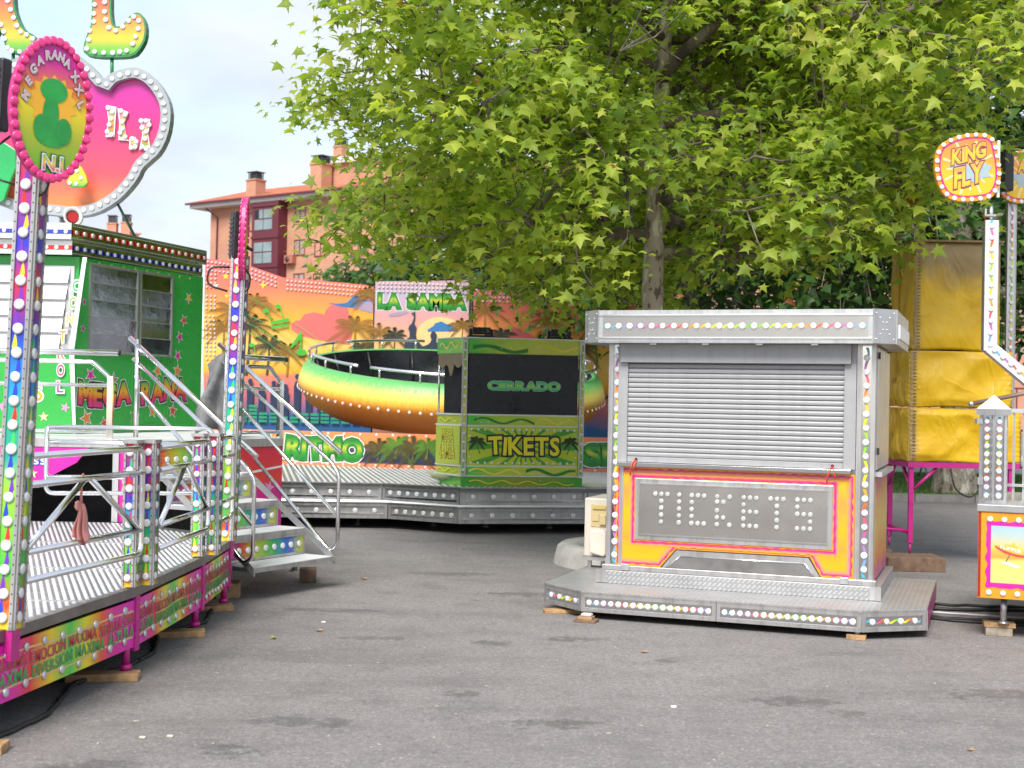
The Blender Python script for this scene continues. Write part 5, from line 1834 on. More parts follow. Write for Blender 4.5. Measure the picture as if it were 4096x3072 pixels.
def barrier(label, p0, p1, zs, r=.017, posts=True, diag=True, group='tubular barriers on the ride edge', left_open=True):
    t_ = thing('tubular_barrier', label, 'barrier', group=group)
    f_ = fr2(p0, p1)
    L = f_.L
    z = zs
    loop = rounded([f_.p(0, 0, z[0]), f_.p(L, 0, z[0]), f_.p(L, 0, z[-1]), f_.p(0, 0, z[-1])] + ([] if left_open else [f_.p(0, 0, z[0])]), .06)
    MB().tube(loop, r, 8).build('outer_tube', chrome, t_)
    for zz in z[1:-1]:
        MB().tube([f_.p(0, 0, zz), f_.p(L, 0, zz)], r, 8).build('rail', chrome, t_)
    if diag:
        MB().tube([f_.p(L * .48, 0, z[1]), f_.p(L * .02, 0, z[-2])], r * .95, 8).build('brace', chrome, t_)
        MB().tube([f_.p(L * .52, 0, z[1]), f_.p(L * .97, 0, z[-2])], r * .95, 8).build('brace', chrome, t_)
    return t_, f_


barrier('tubular barrier nearest the left edge with a pink cloth tied to it', (-2.29, 6.2), (-2.06, 7.40), (1.29, 1.155, .835, .70))
barrier('short tubular barrier between the two pairs of bulb posts', (-2.03, 7.64), (-2.02, 8.86), (1.29, 1.155, .835, .70))
barrier('short tubular barrier behind the second pair of bulb posts', (-2.02, 9.08), (-2.07, 9.86), (1.29, 1.155, .835, .70), diag=False)
barrier('tubular barrier standing on the far side of the ride deck', (-3.32, 9.45), (-2.20, 9.75), (1.345, 1.235, .985, .87), .016, diag=False, left_open=False)
# cloth tied on the barrier
cl = thing('tied_cloth', 'dusty pink cloth knotted round the nearest tubular barrier', 'cloth', -2.185, 6.76, 1.155)
b = MB()
vs, fs = [], []
nu, nv = 18, 14
for j_ in range(nv + 1):
    for i_ in range(nu + 1):
        s_, t = i_ / nu - .5, j_ / nv
        wd = .022 + .062 * t ** .8
        vs.append((wd * s_ + .010 * t + .006 * math.sin(t * 6), -.028 + (.010 + .010 * t) * math.sin(s_ * 15 + 1.2 * math.sin(t * 4)), -.125 - .19 * t - .022 * t * math.sin(s_ * 5 + 1)))
for j_ in range(nv):
    for i_ in range(nu):
        a = j_ * (nu + 1) + i_
        fs.append((a, a + 1, a + nu + 2, a + nu + 1))
b.add(vs, fs, True); o = b.build('hanging_part', pinkcloth, cl); md = o.modifiers.new('thickness', 'SOLIDIFY'); md.thickness = .004
MB().tube([(-.004, -.026, .01), (.002, -.03, -.06), (.004, -.03, -.13)], .007, 6).build('strap', MT.get('salmon_cord') or pinkcloth, cl)
MB().lathe((-.012, -.03, -.135), [(.004, -.026), (.013, -.018), (.019, -.004), (.015, .010), (.017, .018), (.004, .026)], 9).build('knot', pinkcloth, cl)
MB().tube([(0, -.024, -.08), (-.002, -.025, .012), (0, 0, .024), (.002, .024, .0), (0, .0, -.03)], .006, 6).build('loop', mat('salmon_cord', (.6, .2, .13), .8), cl)

# ---- stairs
u_d = Vector((.866, -.5, 0)); w_d = Vector((.5, .866, 0))
B0 = Vector((-1.97, 10.2, 0))
stairs = thing('entrance_stairs', 'silver entrance stairs with coloured bulb risers and tubular handrails', 'stairs', B0.x, B0.y, 0, 60)
# local frame: x along the treads (w), y towards the top
SF = Fr(0, 0, 0)
SW, TR = 1.0, .30
zs = [.26, .48, .70, .92]
LZ = 1.20
risep = gmat('riser_print', [(0, (.02, .06, .5)), (.2, (.6, .04, .03)), (.4, (.45, .55, .03)), (.6, (.03, .4, .1)), (.8, (.03, .1, .55)), (1, (.5, .55, .03))], 0, .3, wob=.3, wobs=9)
for i, z in enumerate(zs):
    y0 = i * TR
    MB().box(0, SW, y0, y0 + TR + .02, z - .03, z).build('tread', alu, stairs)
    b = MB()
    for k in range(30):
        b.box(.01 + k * SW / 30, .01 + k * SW / 30 + .015, y0 + .004, y0 + TR - .01, z + .0005, z + .006)
    o = b.build('tread_ribs', ribm, stairs); o['kind'] = 'stuff'
    MB().box(0, SW, y0 - .006, y0, z - .035, z + .002).build('nosing', steel, stairs)
    zt = (zs + [LZ])[i + 1]
    strip(stairs, Fr(0, y0 + TR, 0), 0, SW, z + .008, zt - .037, 9, .026, .02, .012, panel=risep, frame=steel)
for x_ in (-.012, SW):
    b = MB()
    b.add([(x_, -.02, .2), (x_, TR * 4 + .05, 1.09), (x_, TR * 4 + .05, 1.16), (x_, -.02, .262), (x_ + .012, -.02, .2), (x_ + .012, TR * 4 + .05, 1.09), (x_ + .012, TR * 4 + .05, 1.16), (x_ + .012, -.02, .262)],
          [(0, 1, 2, 3), (7, 6, 5, 4), (0, 4, 5, 1), (1, 5, 6, 2), (2, 6, 7, 3), (3, 7, 4, 0)])
    b.build('stringer', steel, stairs)
slope = (LZ - zs[0]) / (TR * 4)
for x_ in (-.03, SW + .03):
    def hp(y_, h_): return Vector((x_, y_, zs[0] + slope * y_ + h_))
    MB().tube([hp(-.04, .90), hp(1.34, .74)], .022, 8).build('handrail', chrome, stairs)
    MB().tube(rounded([hp(1.30, .60), hp(.06, .74), Vector((x_, -.02, .95)), Vector((x_, -.02, .36)), Vector((x_, .06, .30)), hp(.9, .08)], .04), .017, 8).build('rail_loop', chrome, stairs)
    MB().tube([hp(-.02, .35), hp(1.2, .40)], .017, 8).build('rail', chrome, stairs)
    MB().tube([hp(1.25, .0), hp(1.25, .8)], .02, 8).build('stanchion', chrome, stairs)
for x_, y_ in ((.03, .30), (SW - .06, .36)):
    MB().tube([(x_, y_, .26), (x_, y_, .12)], .022, 8).lathe((x_, y_, 0), [(.05, .118), (.03, .13), (.015, .15)], 12).build('screw_leg', steel, stairs)
for (x_, y_, h, s, m_, lb) in ((-2.22, 10.50, .118, .13, wood, 'pale squared timber block under the near leg of the stairs'), (-1.73, 11.42, .118, .10, wood2, 'dark squared timber block under the far leg of the stairs')):
    W = thing('timber_block', lb, 'timber', x_, y_, 0, 8)
    MB().box(-s * .72, s * .72, -s, s * .6, 0, h).build('block', m_, W, .006)

# ---- upper landing
land = thing('upper_landing', 'raised metal landing with star-printed magenta skirts behind the ride deck', 'landing')
tp = TR * 4 + .03
B1 = B0 - u_d * tp; A1 = B1 + w_d * SW; C1 = A1 + w_d * .80
LP = [(-6.3, 11.2), (-3.32, 11.2), (B1.x, B1.y), (A1.x, A1.y), (C1.x, C1.y), (-3.0, 14.6), (-6.3, 14.6)]
MB().slab(LP, LZ - .06, LZ - .005).build('floor', alu, land)
ribs(land, [(x * .995 - .02, y + .02) for x, y in LP], LZ - .005, .05, 60, .007, .028, ribm)
b = MB()
for a_, c_ in zip(LP[:4], LP[1:5]):
    f_ = fr2(a_, c_); b.fbox(f_, 0, f_.L, -.01, .004, LZ - .07, LZ)
b.build('edge', steel, land)
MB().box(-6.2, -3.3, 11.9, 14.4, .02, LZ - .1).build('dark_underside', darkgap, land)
fs_ = fr2((-6.3, 11.2), (-3.32, 11.2))
MB().poly(fs_, [(1.2, LZ - .071), (1.2, .52), (2.0, .66), (2.62, 1.0), (2.72, LZ - .071)], -.02, -.006).build('skirt_panel', magprint, land)
star_m = mat('star_print', (.72, .62, .30), .4)
lettering(land, fs_, 'profess', 2.12, .98, .075, .5, [(.08, mat('blue_print', (.05, .1, .5), .4)), (.01, whitep)], .0, jit=.05)
b = MB()
for (u_, z_) in ((1.75, .93), (2.05, .86), (2.25, .90), (1.9, .74), (1.5, .8), (1.4, 1.0), (1.6, .66)):
    b.flat(fs_, [(u_ + x, z_ + y) for x, y in star(5, .045, .018)], -.003)
b.build('star_print', star_m, land)
fp = fr2((-3.32, 11.2), (B1.x - .01, B1.y + .01))
MB().fbox(fp, .0, fp.L, -.02, -.004, .505, LZ - .071).build('skirt_panel', magprint, land)
MB().fbox(fs_, 2.93, 2.98, -.01, .01, .505, LZ - .071).build('skirt_post', alu, land)
b = MB()
for (u_, z_) in ((.14, .82), (.16, .62)):
    b.flat(fp, [(u_ + x, z_ + y) for x, y in star(5, .09, .035, .3)], -.002)
b.build('star_print', star_m, land)
fq = fr2((A1.x, A1.y), (C1.x, C1.y))
MB().fbox(fq, .0, fq.L, -.02, -.004, .3, LZ - .071).build('skirt_panel', gmat('red_magenta_print', [(0, (.55, .012, .30)), (.55, (.58, .012, .22)), (.62, (.66, .04, .03)), (1, (.62, .02, .05))], 2, .35), land)
MB().flat(fq, [(0, .85), (fq.L, .93), (fq.L, .95), (0, .875)], -.002).build('swirl_print', whitep, land)
b = MB()
for (u_, z_) in ((.62, .75), (.64, .5), (.2, .6)):
    b.flat(fq, [(u_ + x, z_ + y) for x, y in star(5, .08, .03, .3)], -.002)
b.build('star_print', mat('mauve_star_print', (.68, .28, .48), .4), land)
# landing rails


def guard(label, p0, p1, zt=.74, name='landing_rail', mid=True):
    t_ = thing(name, label, 'railing', group='tubular railings on the upper landing')
    f_ = fr2(p0, p1); L = f_.L
    MB().tube([f_.p(-.05, 0, LZ + zt), f_.p(L + .05, 0, LZ + zt)], .026, 8).build('handrail', chrome, t_)
    for k in (-.05, L + .05):
        MB().tube([f_.p(k - .006, 0, LZ + zt), f_.p(k + .006, 0, LZ + zt)], .027, 8).build('end_cap', black, t_)
    MB().tube(rounded([f_.p(.02, 0, LZ), f_.p(.02, 0, LZ + zt - .22), f_.p(.18, 0, LZ + zt - .08), f_.p(L - .18, 0, LZ + zt - .08), f_.p(L - .02, 0, LZ + zt - .22), f_.p(L - .02, 0, LZ)], .03), .02, 8).build('rail_loop', chrome, t_)
    if mid:
        MB().tube([f_.p(.02, 0, LZ + zt - .28), f_.p(L - .02, 0, LZ + zt - .28)], .017, 8).build('rail', chrome, t_)
        MB().tube([f_.p(.02, 0, LZ + .06), f_.p(L - .02, 0, LZ + .06)], .017, 8).build('rail', chrome, t_)
    for k in (.02, L - .02):
        MB().fbox(f_, k - .025, k + .025, -.02, .02, LZ - .004, LZ + zt - .2).build('stanchion', chrome, t_)
    return t_


guard('landing railing in front of the green cabin at the left picture edge', (-5.2, 11.35), (-3.43, 11.35))
guard('landing railing at the head of the stairs nearest the sunset backdrop', (A1.x + .05, A1.y + .12), (C1.x - .02, C1.y - .0))
tg = thing('grey_tarpaulin', 'grey canvas sheet draped over the landing railing by the stair head', 'tarpaulin', A1.x - .12, A1.y + .55, LZ)
gm = MB(); nu, nv = 16, 12
vs, fs = [], []
for j in range(nv + 1):
    for i in range(nu + 1):
        s_, t = i / nu, j / nv
        z_ = .72 - .70 * t + .06 * math.sin(s_ * 5)
        wd = .34 + .08 * t
        vs.append((-wd / 2 + wd * s_ - .06 * t + .03 * math.sin(t * 7 + s_ * 3), .07 * math.sin(s_ * 13 + t * 3) * (.4 + t) + .02 * math.sin(t * 17 + s_ * 9) - .04 * t, z_ - .10 * abs(s_ - .4) * (1 - t)))
for j in range(nv):
    for i in range(nu):
        a = j * (nu + 1) + i
        fs.append((a, a + 1, a + nu + 2, a + nu + 1))
gm.add(vs, fs, True)
o = gm.build('sheet', greycloth, tg); md = o.modifiers.new('thickness', 'SOLIDIFY'); md.thickness = .012

# ---- green control cabin
cab = thing('control_cabin', 'green control cabin with mirrored louvre windows and bulb-lined roof', 'cabin')
CZ = LZ + .006
ca, cb_, cc_, cd_ = (-6.3, 12.4), (-4.09, 12.4), (-3.38, 14.34), (-6.3, 14.34)
cabg = mat('cabin_green', (.03, .35, .055), .32, 0, .06, 2)
MB().slab([ca, cb_, cc_, cd_], CZ, 2.87).build('wall', cabg, cab)
CFr = fr2(ca, cb_); CS = fr2(cb_, cc_)
# flared window front
wl_ = CFr.L
MB().fbox(CFr, 0, wl_ - .04, .0, .012, 1.98, 2.78).build('window_frame', alu, cab)
for k in range(5):
    z0 = 2.0 + k * .155
    MB().add([CFr.p(0, .055, z0), CFr.p(wl_ - .16 + k * .018, .055, z0), CFr.p(wl_ - .15 + k * .018, .016, z0 + .142), CFr.p(0, .016, z0 + .142),
              CFr.p(0, .045, z0 - .004), CFr.p(wl_ - .16 + k * .018, .045, z0 - .004)], [(0, 1, 2, 3), (0, 4, 5, 1)]).build('louvre', mat('white_louvre%d' % k, (.78, .78, .79), .25, .1, .05), cab)
MB().add([CFr.p(wl_ - .02, .004, CZ), CFr.p(wl_ - .06, .06, 2.0), CFr.p(wl_ + .05, .06, 2.86), CFr.p(wl_ + .09, .06, 2.86), CFr.p(wl_ - .01, .06, 2.0), CFr.p(wl_ + .005, .004, CZ)],
         [(0, 5, 4, 1), (1, 4, 3, 2)]).build('corner_trim', whitep, cab)
for i, ch in enumerate('CONTROL'):
    zc = 2.54 - i * .158
    cm = gmat('control_letter%d' % i, [(0, [(.02, .4, .1), (.1, .5, .06), (.55, .55, .03), (.75, .38, .02), (.68, .12, .03), (.6, .04, .1), (.6, .03, .3)][i]), (1, [(.05, .5, .2), (.3, .55, .05), (.7, .55, .03), (.75, .3, .02), (.65, .06, .05), (.6, .04, .2), (.55, .03, .35)][i])], 2)
    lettering(cab, CFr, ch, wl_ - .045 + (.04 if i < 3 else 0) - .025 * min(i, 4), zc, .10, .075, [(.10, whitep), (.01, cm)], .058 if i < 4 else .02)
for k in range(5):
    MB().flat(CFr, [(wl_ - .9 + k * .2 + x, 1.36 + .09 * (k % 3) + y) for x, y in star(5, .05, .02, .4 * k)], .004).build('star_print', [star_m, MT['mauve_star_print'], mat('red_star_print%d' % k, (.62, .05, .03), .4)][k % 3], cab)
lettering(cab, CFr, 'ES', wl_ - .42, 1.52, .16, .22, [(.08, whitep), (.01, gmat('es_print', [(0, (.75, .3, .02)), (1, (.1, .5, .05))], 2))], .005, jit=.3)
lettering(cab, CFr, 'R', wl_ - 1.0, 1.42, .2, .16, [(.08, whitep), (.01, gmat('r_print', [(0, (.6, .04, .1)), (1, (.75, .4, .02))], 2))], .005)
# side windows
for (u0, u1, nm) in ((.17, .88, 1), (.955, 1.47, 2)):
    b = MB(); t = .022
    b.fbox(CS, u0 - t, u1 + t, -.005, .02, 2.81, 2.81 + t).fbox(CS, u0 - t, u1 + t, -.005, .02, 2.0 - t, 2.0).fbox(CS, u0 - t, u0, -.005, .02, 2.0, 2.81).fbox(CS, u1, u1 + t, -.005, .02, 2.0, 2.81)
    wi = b.build('window', steel, cab)
    for k in range(5):
        z0 = 2.0 + k * .162
        tl = .004 + .003 * ((k * 7 + nm) % 3)
        MB().add([CS.p(u0, .006, z0), CS.p(u1, .006, z0), CS.p(u1, .006 + tl, z0 + .152), CS.p(u0, .006 + tl, z0 + .152)], [(0, 1, 2, 3)]).build('louvre', mat('mirror_louvre%d%d' % (nm, k), (.36, .38, .42), .09, 1, .2, 2, .25, 4, rvar=.04), wi)
        MB().fbox(CS, u0, u1, .002, .014, z0 + .153, z0 + .161).build('louvre_bar', alu, wi)
b = MB()
for (u0, u1, z0, z1) in ((.845, 1.465, 1.905, 1.92), (.845, 1.465, 1.27, 1.285), (.845, .86, 1.285, 1.905), (1.45, 1.465, 1.285, 2.0)):
    b.fbox(CS, u0, u1, 0, .008, z0, z1)
b.build('door_frame', mat('green_trim', (.05, .3, .06), .4), cab)
mr = gmat('mega_rana_print', [(0, (.58, .02, .30)), (.3, (.62, .04, .05)), (.6, (.72, .34, .02)), (1, (.05, .35, .05))], 2, .35)
lettering(cab, CS, 'MEGA', .42, 1.50, .20, .80, [(.13, whitep), (.10, blackpr), (.05, mr)], .004, jit=.06, seed=4, zfun=lambda u: -.03 * math.sin(u * 4))
lettering(cab, CS, 'RANA', 1.38, 1.52, .20, .80, [(.13, whitep), (.10, blackpr), (.05, mr)], .009, jit=.06, seed=6, zfun=lambda u: .03 * math.sin(u * 5))
r_ = random.Random(5)
smats = [mat('star_red', (.62, .05, .04), .4), mat('star_magenta', (.58, .02, .28), .4), mat('star_gold', (.68, .42, .05), .4), mat('star_orange', (.68, .2, .03), .4)]
for (u_, z_, s_) in [(1.8, 2.62, .05), (1.72, 2.38, .05), (1.65, 2.2, .05), (1.62, 2.0, .05), (1.62, 1.84, .06), (1.27, 1.83, .06), (.2, 1.76, .06), (.55, 1.72, .06), (.95, 1.75, .05), (.15, 1.35, .07), (.9, 1.37, .06), (1.2, 1.42, .06), (1.55, 1.42, .06), (.42, 1.30, .05), (.07, 2.2, .03), (.08, 2.45, .03)]:
    rot = r_.uniform(0, 1)
    MB().flat(CS, [(u_ + x, z_ + y) for x, y in star(5, s_ * 1.5, s_ * .62, rot)], .002).build('star_outline', whitep, cab)
    MB().flat(CS, [(u_ + x, z_ + y) for x, y in star(5, s_ * 1.15, s_ * .45, rot)], .0036).build('star_print', r_.choice(smats), cab)
b = MB()
for k in range(10):
    u_ = .1 + k * .19
    b.flat(CS, [(u_ + x, 2.835 + y) for x, y in star(5, .022, .009)], .003)
b.build('small_star_print', star_m, cab)
# roof fascia in two tiers
RO1 = [(-6.4, 12.28), (-4.12, 12.28), (-3.395, 14.36), (-6.4, 14.36)]
RO2 = [(-6.4, 12.22), (-4.11, 12.22), (-3.36, 14.40), (-6.4, 14.40)]
MB().slab(RO1, 2.875, 3.01).build('roof_lower', mirror, cab)
MB().slab(RO2, 3.012, 3.15).build('roof_upper', mirror, cab)
MB().slab(RO2, 3.151, 3.165).build('roof_lid', alu, cab)
dots = mat('roof_dot_print', (.03, .05, .4), .35)
for poly_, z_, z0, z1 in ((RO1, 2.94, 2.88, 3.005), (RO2, 3.08, 3.017, 3.145)):
    for (a_, c_, nb) in ((0, 1, 24), (1, 2, 19)):
        f_ = fr2(poly_[a_], poly_[c_])
        if a_ == 0:
            MB().fbox(f_, 0, f_.L, 0, .006, z0, z1).build('roof_fascia', mat('white_fascia%d' % int(z_ * 100), (.72, .71, .70), .35, .3, .08), cab)
        b = MB()
        for k in range(nb):
            u_ = f_.L * (k + .5) / nb
            b.flat(f_, [(u_ - .045, z_ - .02), (u_ + .05, z_ - .02), (u_ + .05, z_ + .02), (u_ - .045, z_ + .02)], .008)
        b.build('dash_print', [dots, MT['drop_print_red']][(a_ + int(z_ * 10)) % 2], cab)
        for k in range(nb):
            bulb(cab, f_, f_.L * (k + .5) / nb, .008, z_, .021)
        b = MB()
        for k in range(int(f_.L / .03)):
            for zz in (z0 + .005, z1 - .012):
                b.fbox(f_, .01 + k * .03, .017 + k * .03, .006, .011, zz, zz + .007)
        o = b.build('rivets', bulbs_, cab); o['kind'] = 'stuff'
# horn loudspeaker on the cabin roof
hn = thing('horn_loudspeaker', 'white horn loudspeaker with red mouth on the cabin roof edge', 'loudspeaker', -4.20, 12.42, 3.165, 35)
MB().lathe((0, 0, .07), [(.062, .105), (.095, .13), (.09, .12), (.05, .05), (.03, .0), (.022, -.06)], 18, 'y', cap=False).build('horn', whitep, hn)
MB().lathe((0, 0, .07), [(.05, .112), (.04, .05), (.01, .0)], 18, 'y').build('mouth', mat('red_horn_mouth', (.45, .02, .02), .4), hn)
MB().box(-.012, .012, .0, .05, 0, .06).build('bracket', steel, hn)
# frog ride sign board above the cabin
def px_pts(L_, Y):
    return [((at(x, y, Y).x), at(x, y, Y).z) for x, y in L_]


SY = 13.2
HB = thing('heart_sign_board', 'huge pink heart-shaped sign board with grey bulb rim and N.1 in bulbs', 'sign board')
HF = Fr(0, SY, 0)
heart_px = [(104, 80), (110, 73), (122, 69), (133, 67), (142, 69), (152, 75), (160, 84), (166, 94), (169.5, 103), (171, 116), (168, 135), (160, 152), (150, 161), (142, 168), (138, 178), (127, 192), (115, 203), (95, 214), (74, 217), (45, 214), (20, 211),
            (0, 206), (-18, 196), (-32, 178), (-42, 165), (-58, 158), (-68, 140), (-70, 112), (-62, 88), (-46, 76), (-30, 74), (-18, 80), (-6, 78), (4, 66), (20, 55), (40, 48), (60, 48), (78, 54), (92, 66)]
hp_ = px_pts(heart_px, SY)[::-1]
area = sum(a[0] * b_[1] - b_[0] * a[1] for a, b_ in zip(hp_, hp_[1:] + hp_[:1]))
if area < 0: hp_ = hp_[::-1]


def smooth_poly(pts, it=2):
    for _ in range(it):
        out = []
        for a, c in zip(pts, pts[1:] + pts[:1]):
            out += [(a[0] * .75 + c[0] * .25, a[1] * .75 + c[1] * .25), (a[0] * .25 + c[0] * .75, a[1] * .25 + c[1] * .75)]
        pts = out
    return pts


hp_ = smooth_poly(hp_, 1)
h1 = hp_; h2 = inset_poly(hp_, .10)
n = len(h1)
rimm = mat('pale_grey_rim', (.31, .34, .36), .4, 0, .08, 4)
b = MB()
vs = [HF.p(u, 0, z) for u, z in h1] + [HF.p(u, 0, z) for u, z in h2] + [HF.p(u, -.14, z) for u, z in h1] + [HF.p(u, -.07, z) for u, z in h2]
fs = []
for i in range(n):
    j = (i + 1) % n
    fs += [(i, j, n + j, n + i), (2 * n + i, 2 * n + j, j, i), (n + i, n + j, 3 * n + j, 3 * n + i)]
b.add(vs, fs); b.build('rim', rimm, HB)
MB().poly(HF, h2, -.13, -.069).build('face', gmat('pink_face_print', [(0, (.74, .22, .05)), (.25, (.66, .07, .10)), (.55, (.62, .03, .18)), (.8, (.55, .02, .30)), (1, (.6, .08, .08))], 2, .3, wob=.2, wobs=1.5), HB)
h15 = inset_poly(hp_, .055)
dacc = 0
for a_, c_ in zip(h15, h15[1:] + h15[:1]):
    L_ = math.hypot(c_[0] - a_[0], c_[1] - a_[1])
    t = .085 - dacc
    while t < L_:
        bulb(HB, HF, a_[0] + (c_[0] - a_[0]) * t / L_, .001, a_[1] + (c_[1] - a_[1]) * t / L_, .026)
        t += .085
    dacc = (dacc + L_) % .085
# N.1 in bulbs
letg = gmat('n1_bulb_print', [(0, (.1, .4, .05)), (.3, (.68, .12, .05)), (.6, (.62, .55, .05)), (1, (.6, .03, .35))], 2)
for shp, path in (([(105, 104), (115, 106), (114, 120), (113, 136), (104, 136), (107, 120)], [(107, 107), (111, 111), (110, 118), (108, 124), (106, 131), (110, 134)]),
                  ([(116, 107), (127, 111), (123, 122), (125, 138), (129, 140), (117, 139), (118, 122)], [(120, 110), (124, 114), (121, 121), (121, 128), (124, 136), (119, 132)]),
                  ([(128, 138), (134, 136), (137, 143), (134, 149), (128, 148)], [(131, 138), (135, 141), (134, 146), (130, 147)]),
                  ([(139, 118), (149, 118), (147, 134), (149, 147), (138, 149), (141, 134)], [(140, 120), (145, 120), (148, 124), (145, 131), (144, 138), (141, 146), (145, 148), (141, 127)])):
    q1 = px_pts(shp, SY)
    MB().poly(HF, q1, -.068, -.045).build('numeral', whitep, HB)
    cq = (sum(q[0] for q in q1) / len(q1), sum(q[1] for q in q1) / len(q1))
    MB().flat(HF, [(cq[0] + (u - cq[0]) * .72, cq[1] + (z - cq[1]) * .8) for u, z in q1], -.0435).build('numeral_face', letg, HB)
    for (u, z) in px_pts(path, SY):
        bulb(HB, HF, u, -.043, z, .025)
for x_, z_ in ((-5.4, 3.0), (-4.75, 3.0)):
    MB().tube([(x_, SY + .15, 3.166), (x_, SY + .10, 3.9)], .03, 6).build('post', steel, HB)
q0, q1 = at(115, 203, SY), at(137, 238, 13.6)
MB().tube([q0 + Vector((0, .1, 0)), Vector((q1.x, 13.62, 3.166))], .014, 6).build('stay_rod', mat('dark_green_rod', (.03, .08, .06), .5), HB)
# leaf-shaped green panel and a yellow-green foot piece in front of the board
q = px_pts([(-20, 150), (4, 142), (16, 150), (16, 168), (10, 182), (4, 200), (-12, 206), (-30, 190)], SY - .12)
MB().poly(Fr(0, SY - .12, 0), q[::-1], -.05, 0).build('green_panel', mat('glossy_green', (.02, .38, .10), .25, 0, .2, 3), HB, .01)
q = px_pts([(78, 164), (82, 168), (86, 176), (88, 183), (84, 187), (70, 187), (66, 182), (69, 177), (75, 172)], SY - .12)
MB().poly(Fr(0, SY - .12, 0), q[::-1], -.05, 0).build('foot_panel', gmat('yellow_green_print', [(0, (.05, .4, .05)), (.4, (.55, .55, .03)), (1, (.62, .5, .03))], 2), HB, .01)
for (x_, y_) in ((70, 183), (76, 184), (81, 178), (77, 171)):
    c_ = at(x_, y_, SY - .12); bulb(HB, Fr(0, SY - .12, 0), c_.x, .001, c_.z, .022)
# letters standing on top of the board
let_m = gmat('standing_letter_print', [(0, (.04, .36, .06)), (.10, (.20, .44, .05)), (.22, (.66, .48, .04)), (.42, (.66, .26, .05)), (.65, (.60, .12, .08)), (1, (.55, .08, .08))], 2)
edge_g = mat('letter_edge_green', (.02, .22, .07), .4)
for nm, shp, bl, rod, lb in (('L', [(92, -30), (112, -30), (111, 5), (112, 20), (114, 26), (120, 26.5), (124, 24), (129, 16), (136, 12), (142, 14), (146.5, 24), (146, 38), (141, 48), (134, 56), (118, 57.5), (94, 57), (84, 54), (83, 47), (87, 34), (92, 22)],
                                 [(95, 5), (105, 2.5), (105, 12), (94, 14), (106, 20), (94, 22), (109, 28), (116, 31), (123, 27), (129, 21), (134, 17), (139, 21), (138.5, 29), (136, 37), (133, 44), (127, 51), (120, 52), (113, 53), (104, 53), (95, 52), (87, 49), (89, 40), (90, 31)], (111, 58, 72), 'standing letter L with bulbs above the heart board, shaded orange to green'),
                                ('X', [(-30, -30), (14, -30), (14, 0), (16, 14), (24, 30), (36, 36), (39, 45), (34, 53), (18, 54), (8, 51), (4, 43), (2, 32), (-2, 30), (-12, 52), (-30, 52)],
                                 [(11, 10), (14, 18), (17, 26), (21, 32), (27, 35), (33, 39), (34, 48), (28, 52), (20, 52), (12, 51), (8, 48), (5, 39), (4, 32), (1, 25), (8, 1)], (12, 54, 68), 'standing letter with bulbs cut off by the upper left picture corner')):
    t_ = thing('standing_letter', lb, 'sign letter', group='bulb letters above the heart board')
    pl = px_pts(shp, SY - .02)
    ar = sum(a[0] * c[1] - c[0] * a[1] for a, c in zip(pl, pl[1:] + pl[:1]))
    if ar < 0: pl = pl[::-1]
    pl = smooth_poly(pl, 1)
    LF = Fr(0, SY - .02, 0)
    MB().poly(LF, pl, -.10, 0).build('letter_body', edge_g, t_)
    MB().flat(LF, inset_poly(pl, .018), .003).build('letter_face', let_m, t_)
    for (x_, y_) in bl:
        c_ = at(x_, y_, SY - .02); bulb(t_, LF, c_.x, .004, c_.z, .026)
    c0, c1 = at(rod[0], rod[1], SY), at(rod[0], rod[2] + 10, SY)
    MB().tube([c0 + Vector((0, .03, .05)), c1 + Vector((0, .03, 0))], .018, 6).build('support_rod', edge_g, t_)

# ================================================================== YELLOW COVERED MACHINE
tm, nt, p = new_mat('yellow_tarpaulin')
v = coords(nt)
n1 = noise(nt, v, 3.0, 6, .6)
sx = nt.nodes.new('ShaderNodeSeparateXYZ'); nt.links.new(v, sx.inputs[0])
c = ramp(nt, n1, [(.3, (.66, .38, .004)), (.6, (.78, .47, .006)), (.8, (.80, .52, .03))])
grime = noise(nt, coords(nt, (1, 1, .7)), 2.2, 7, .7)
at_ = nt.nodes.new('ShaderNodeAttribute'); at_.attribute_name = 'wear'
mm = nt.nodes.new('ShaderNodeMath'); mm.operation = 'MULTIPLY_ADD'; nt.links.new(grime, mm.inputs[0]); mm.inputs[1].default_value = .9; nt.links.new(at_.outputs['Fac'], mm.inputs[2])
c = mixc(nt, c, (.30, .215, .12, 1), ramp(nt, mm.outputs[0], [(.58, 0), (.95, .85)]))
c = mixc(nt, c, (.14, .085, .05, 1), ramp(nt, mm.outputs[0], [(1.0, 0), (1.4, .9)]))
nt.links.new(c, p.inputs['Base Color'])
p.inputs['Roughness'].default_value = .42
cre = nt.nodes.new('ShaderNodeTexNoise'); cre.inputs['Scale'].default_value = 1.7; cre.inputs['Detail'].default_value = 3; cre.inputs['Distortion'].default_value = .8
nt.links.new(coords(nt, (1.3, 1.3, .8)), cre.inputs['Vector'])
bumped(nt, p, ramp(nt, cre.outputs['Fac'], [(.3, 0), (.45, .7), (.5, 1), (.55, .7), (.7, 0)]), .55, .03)


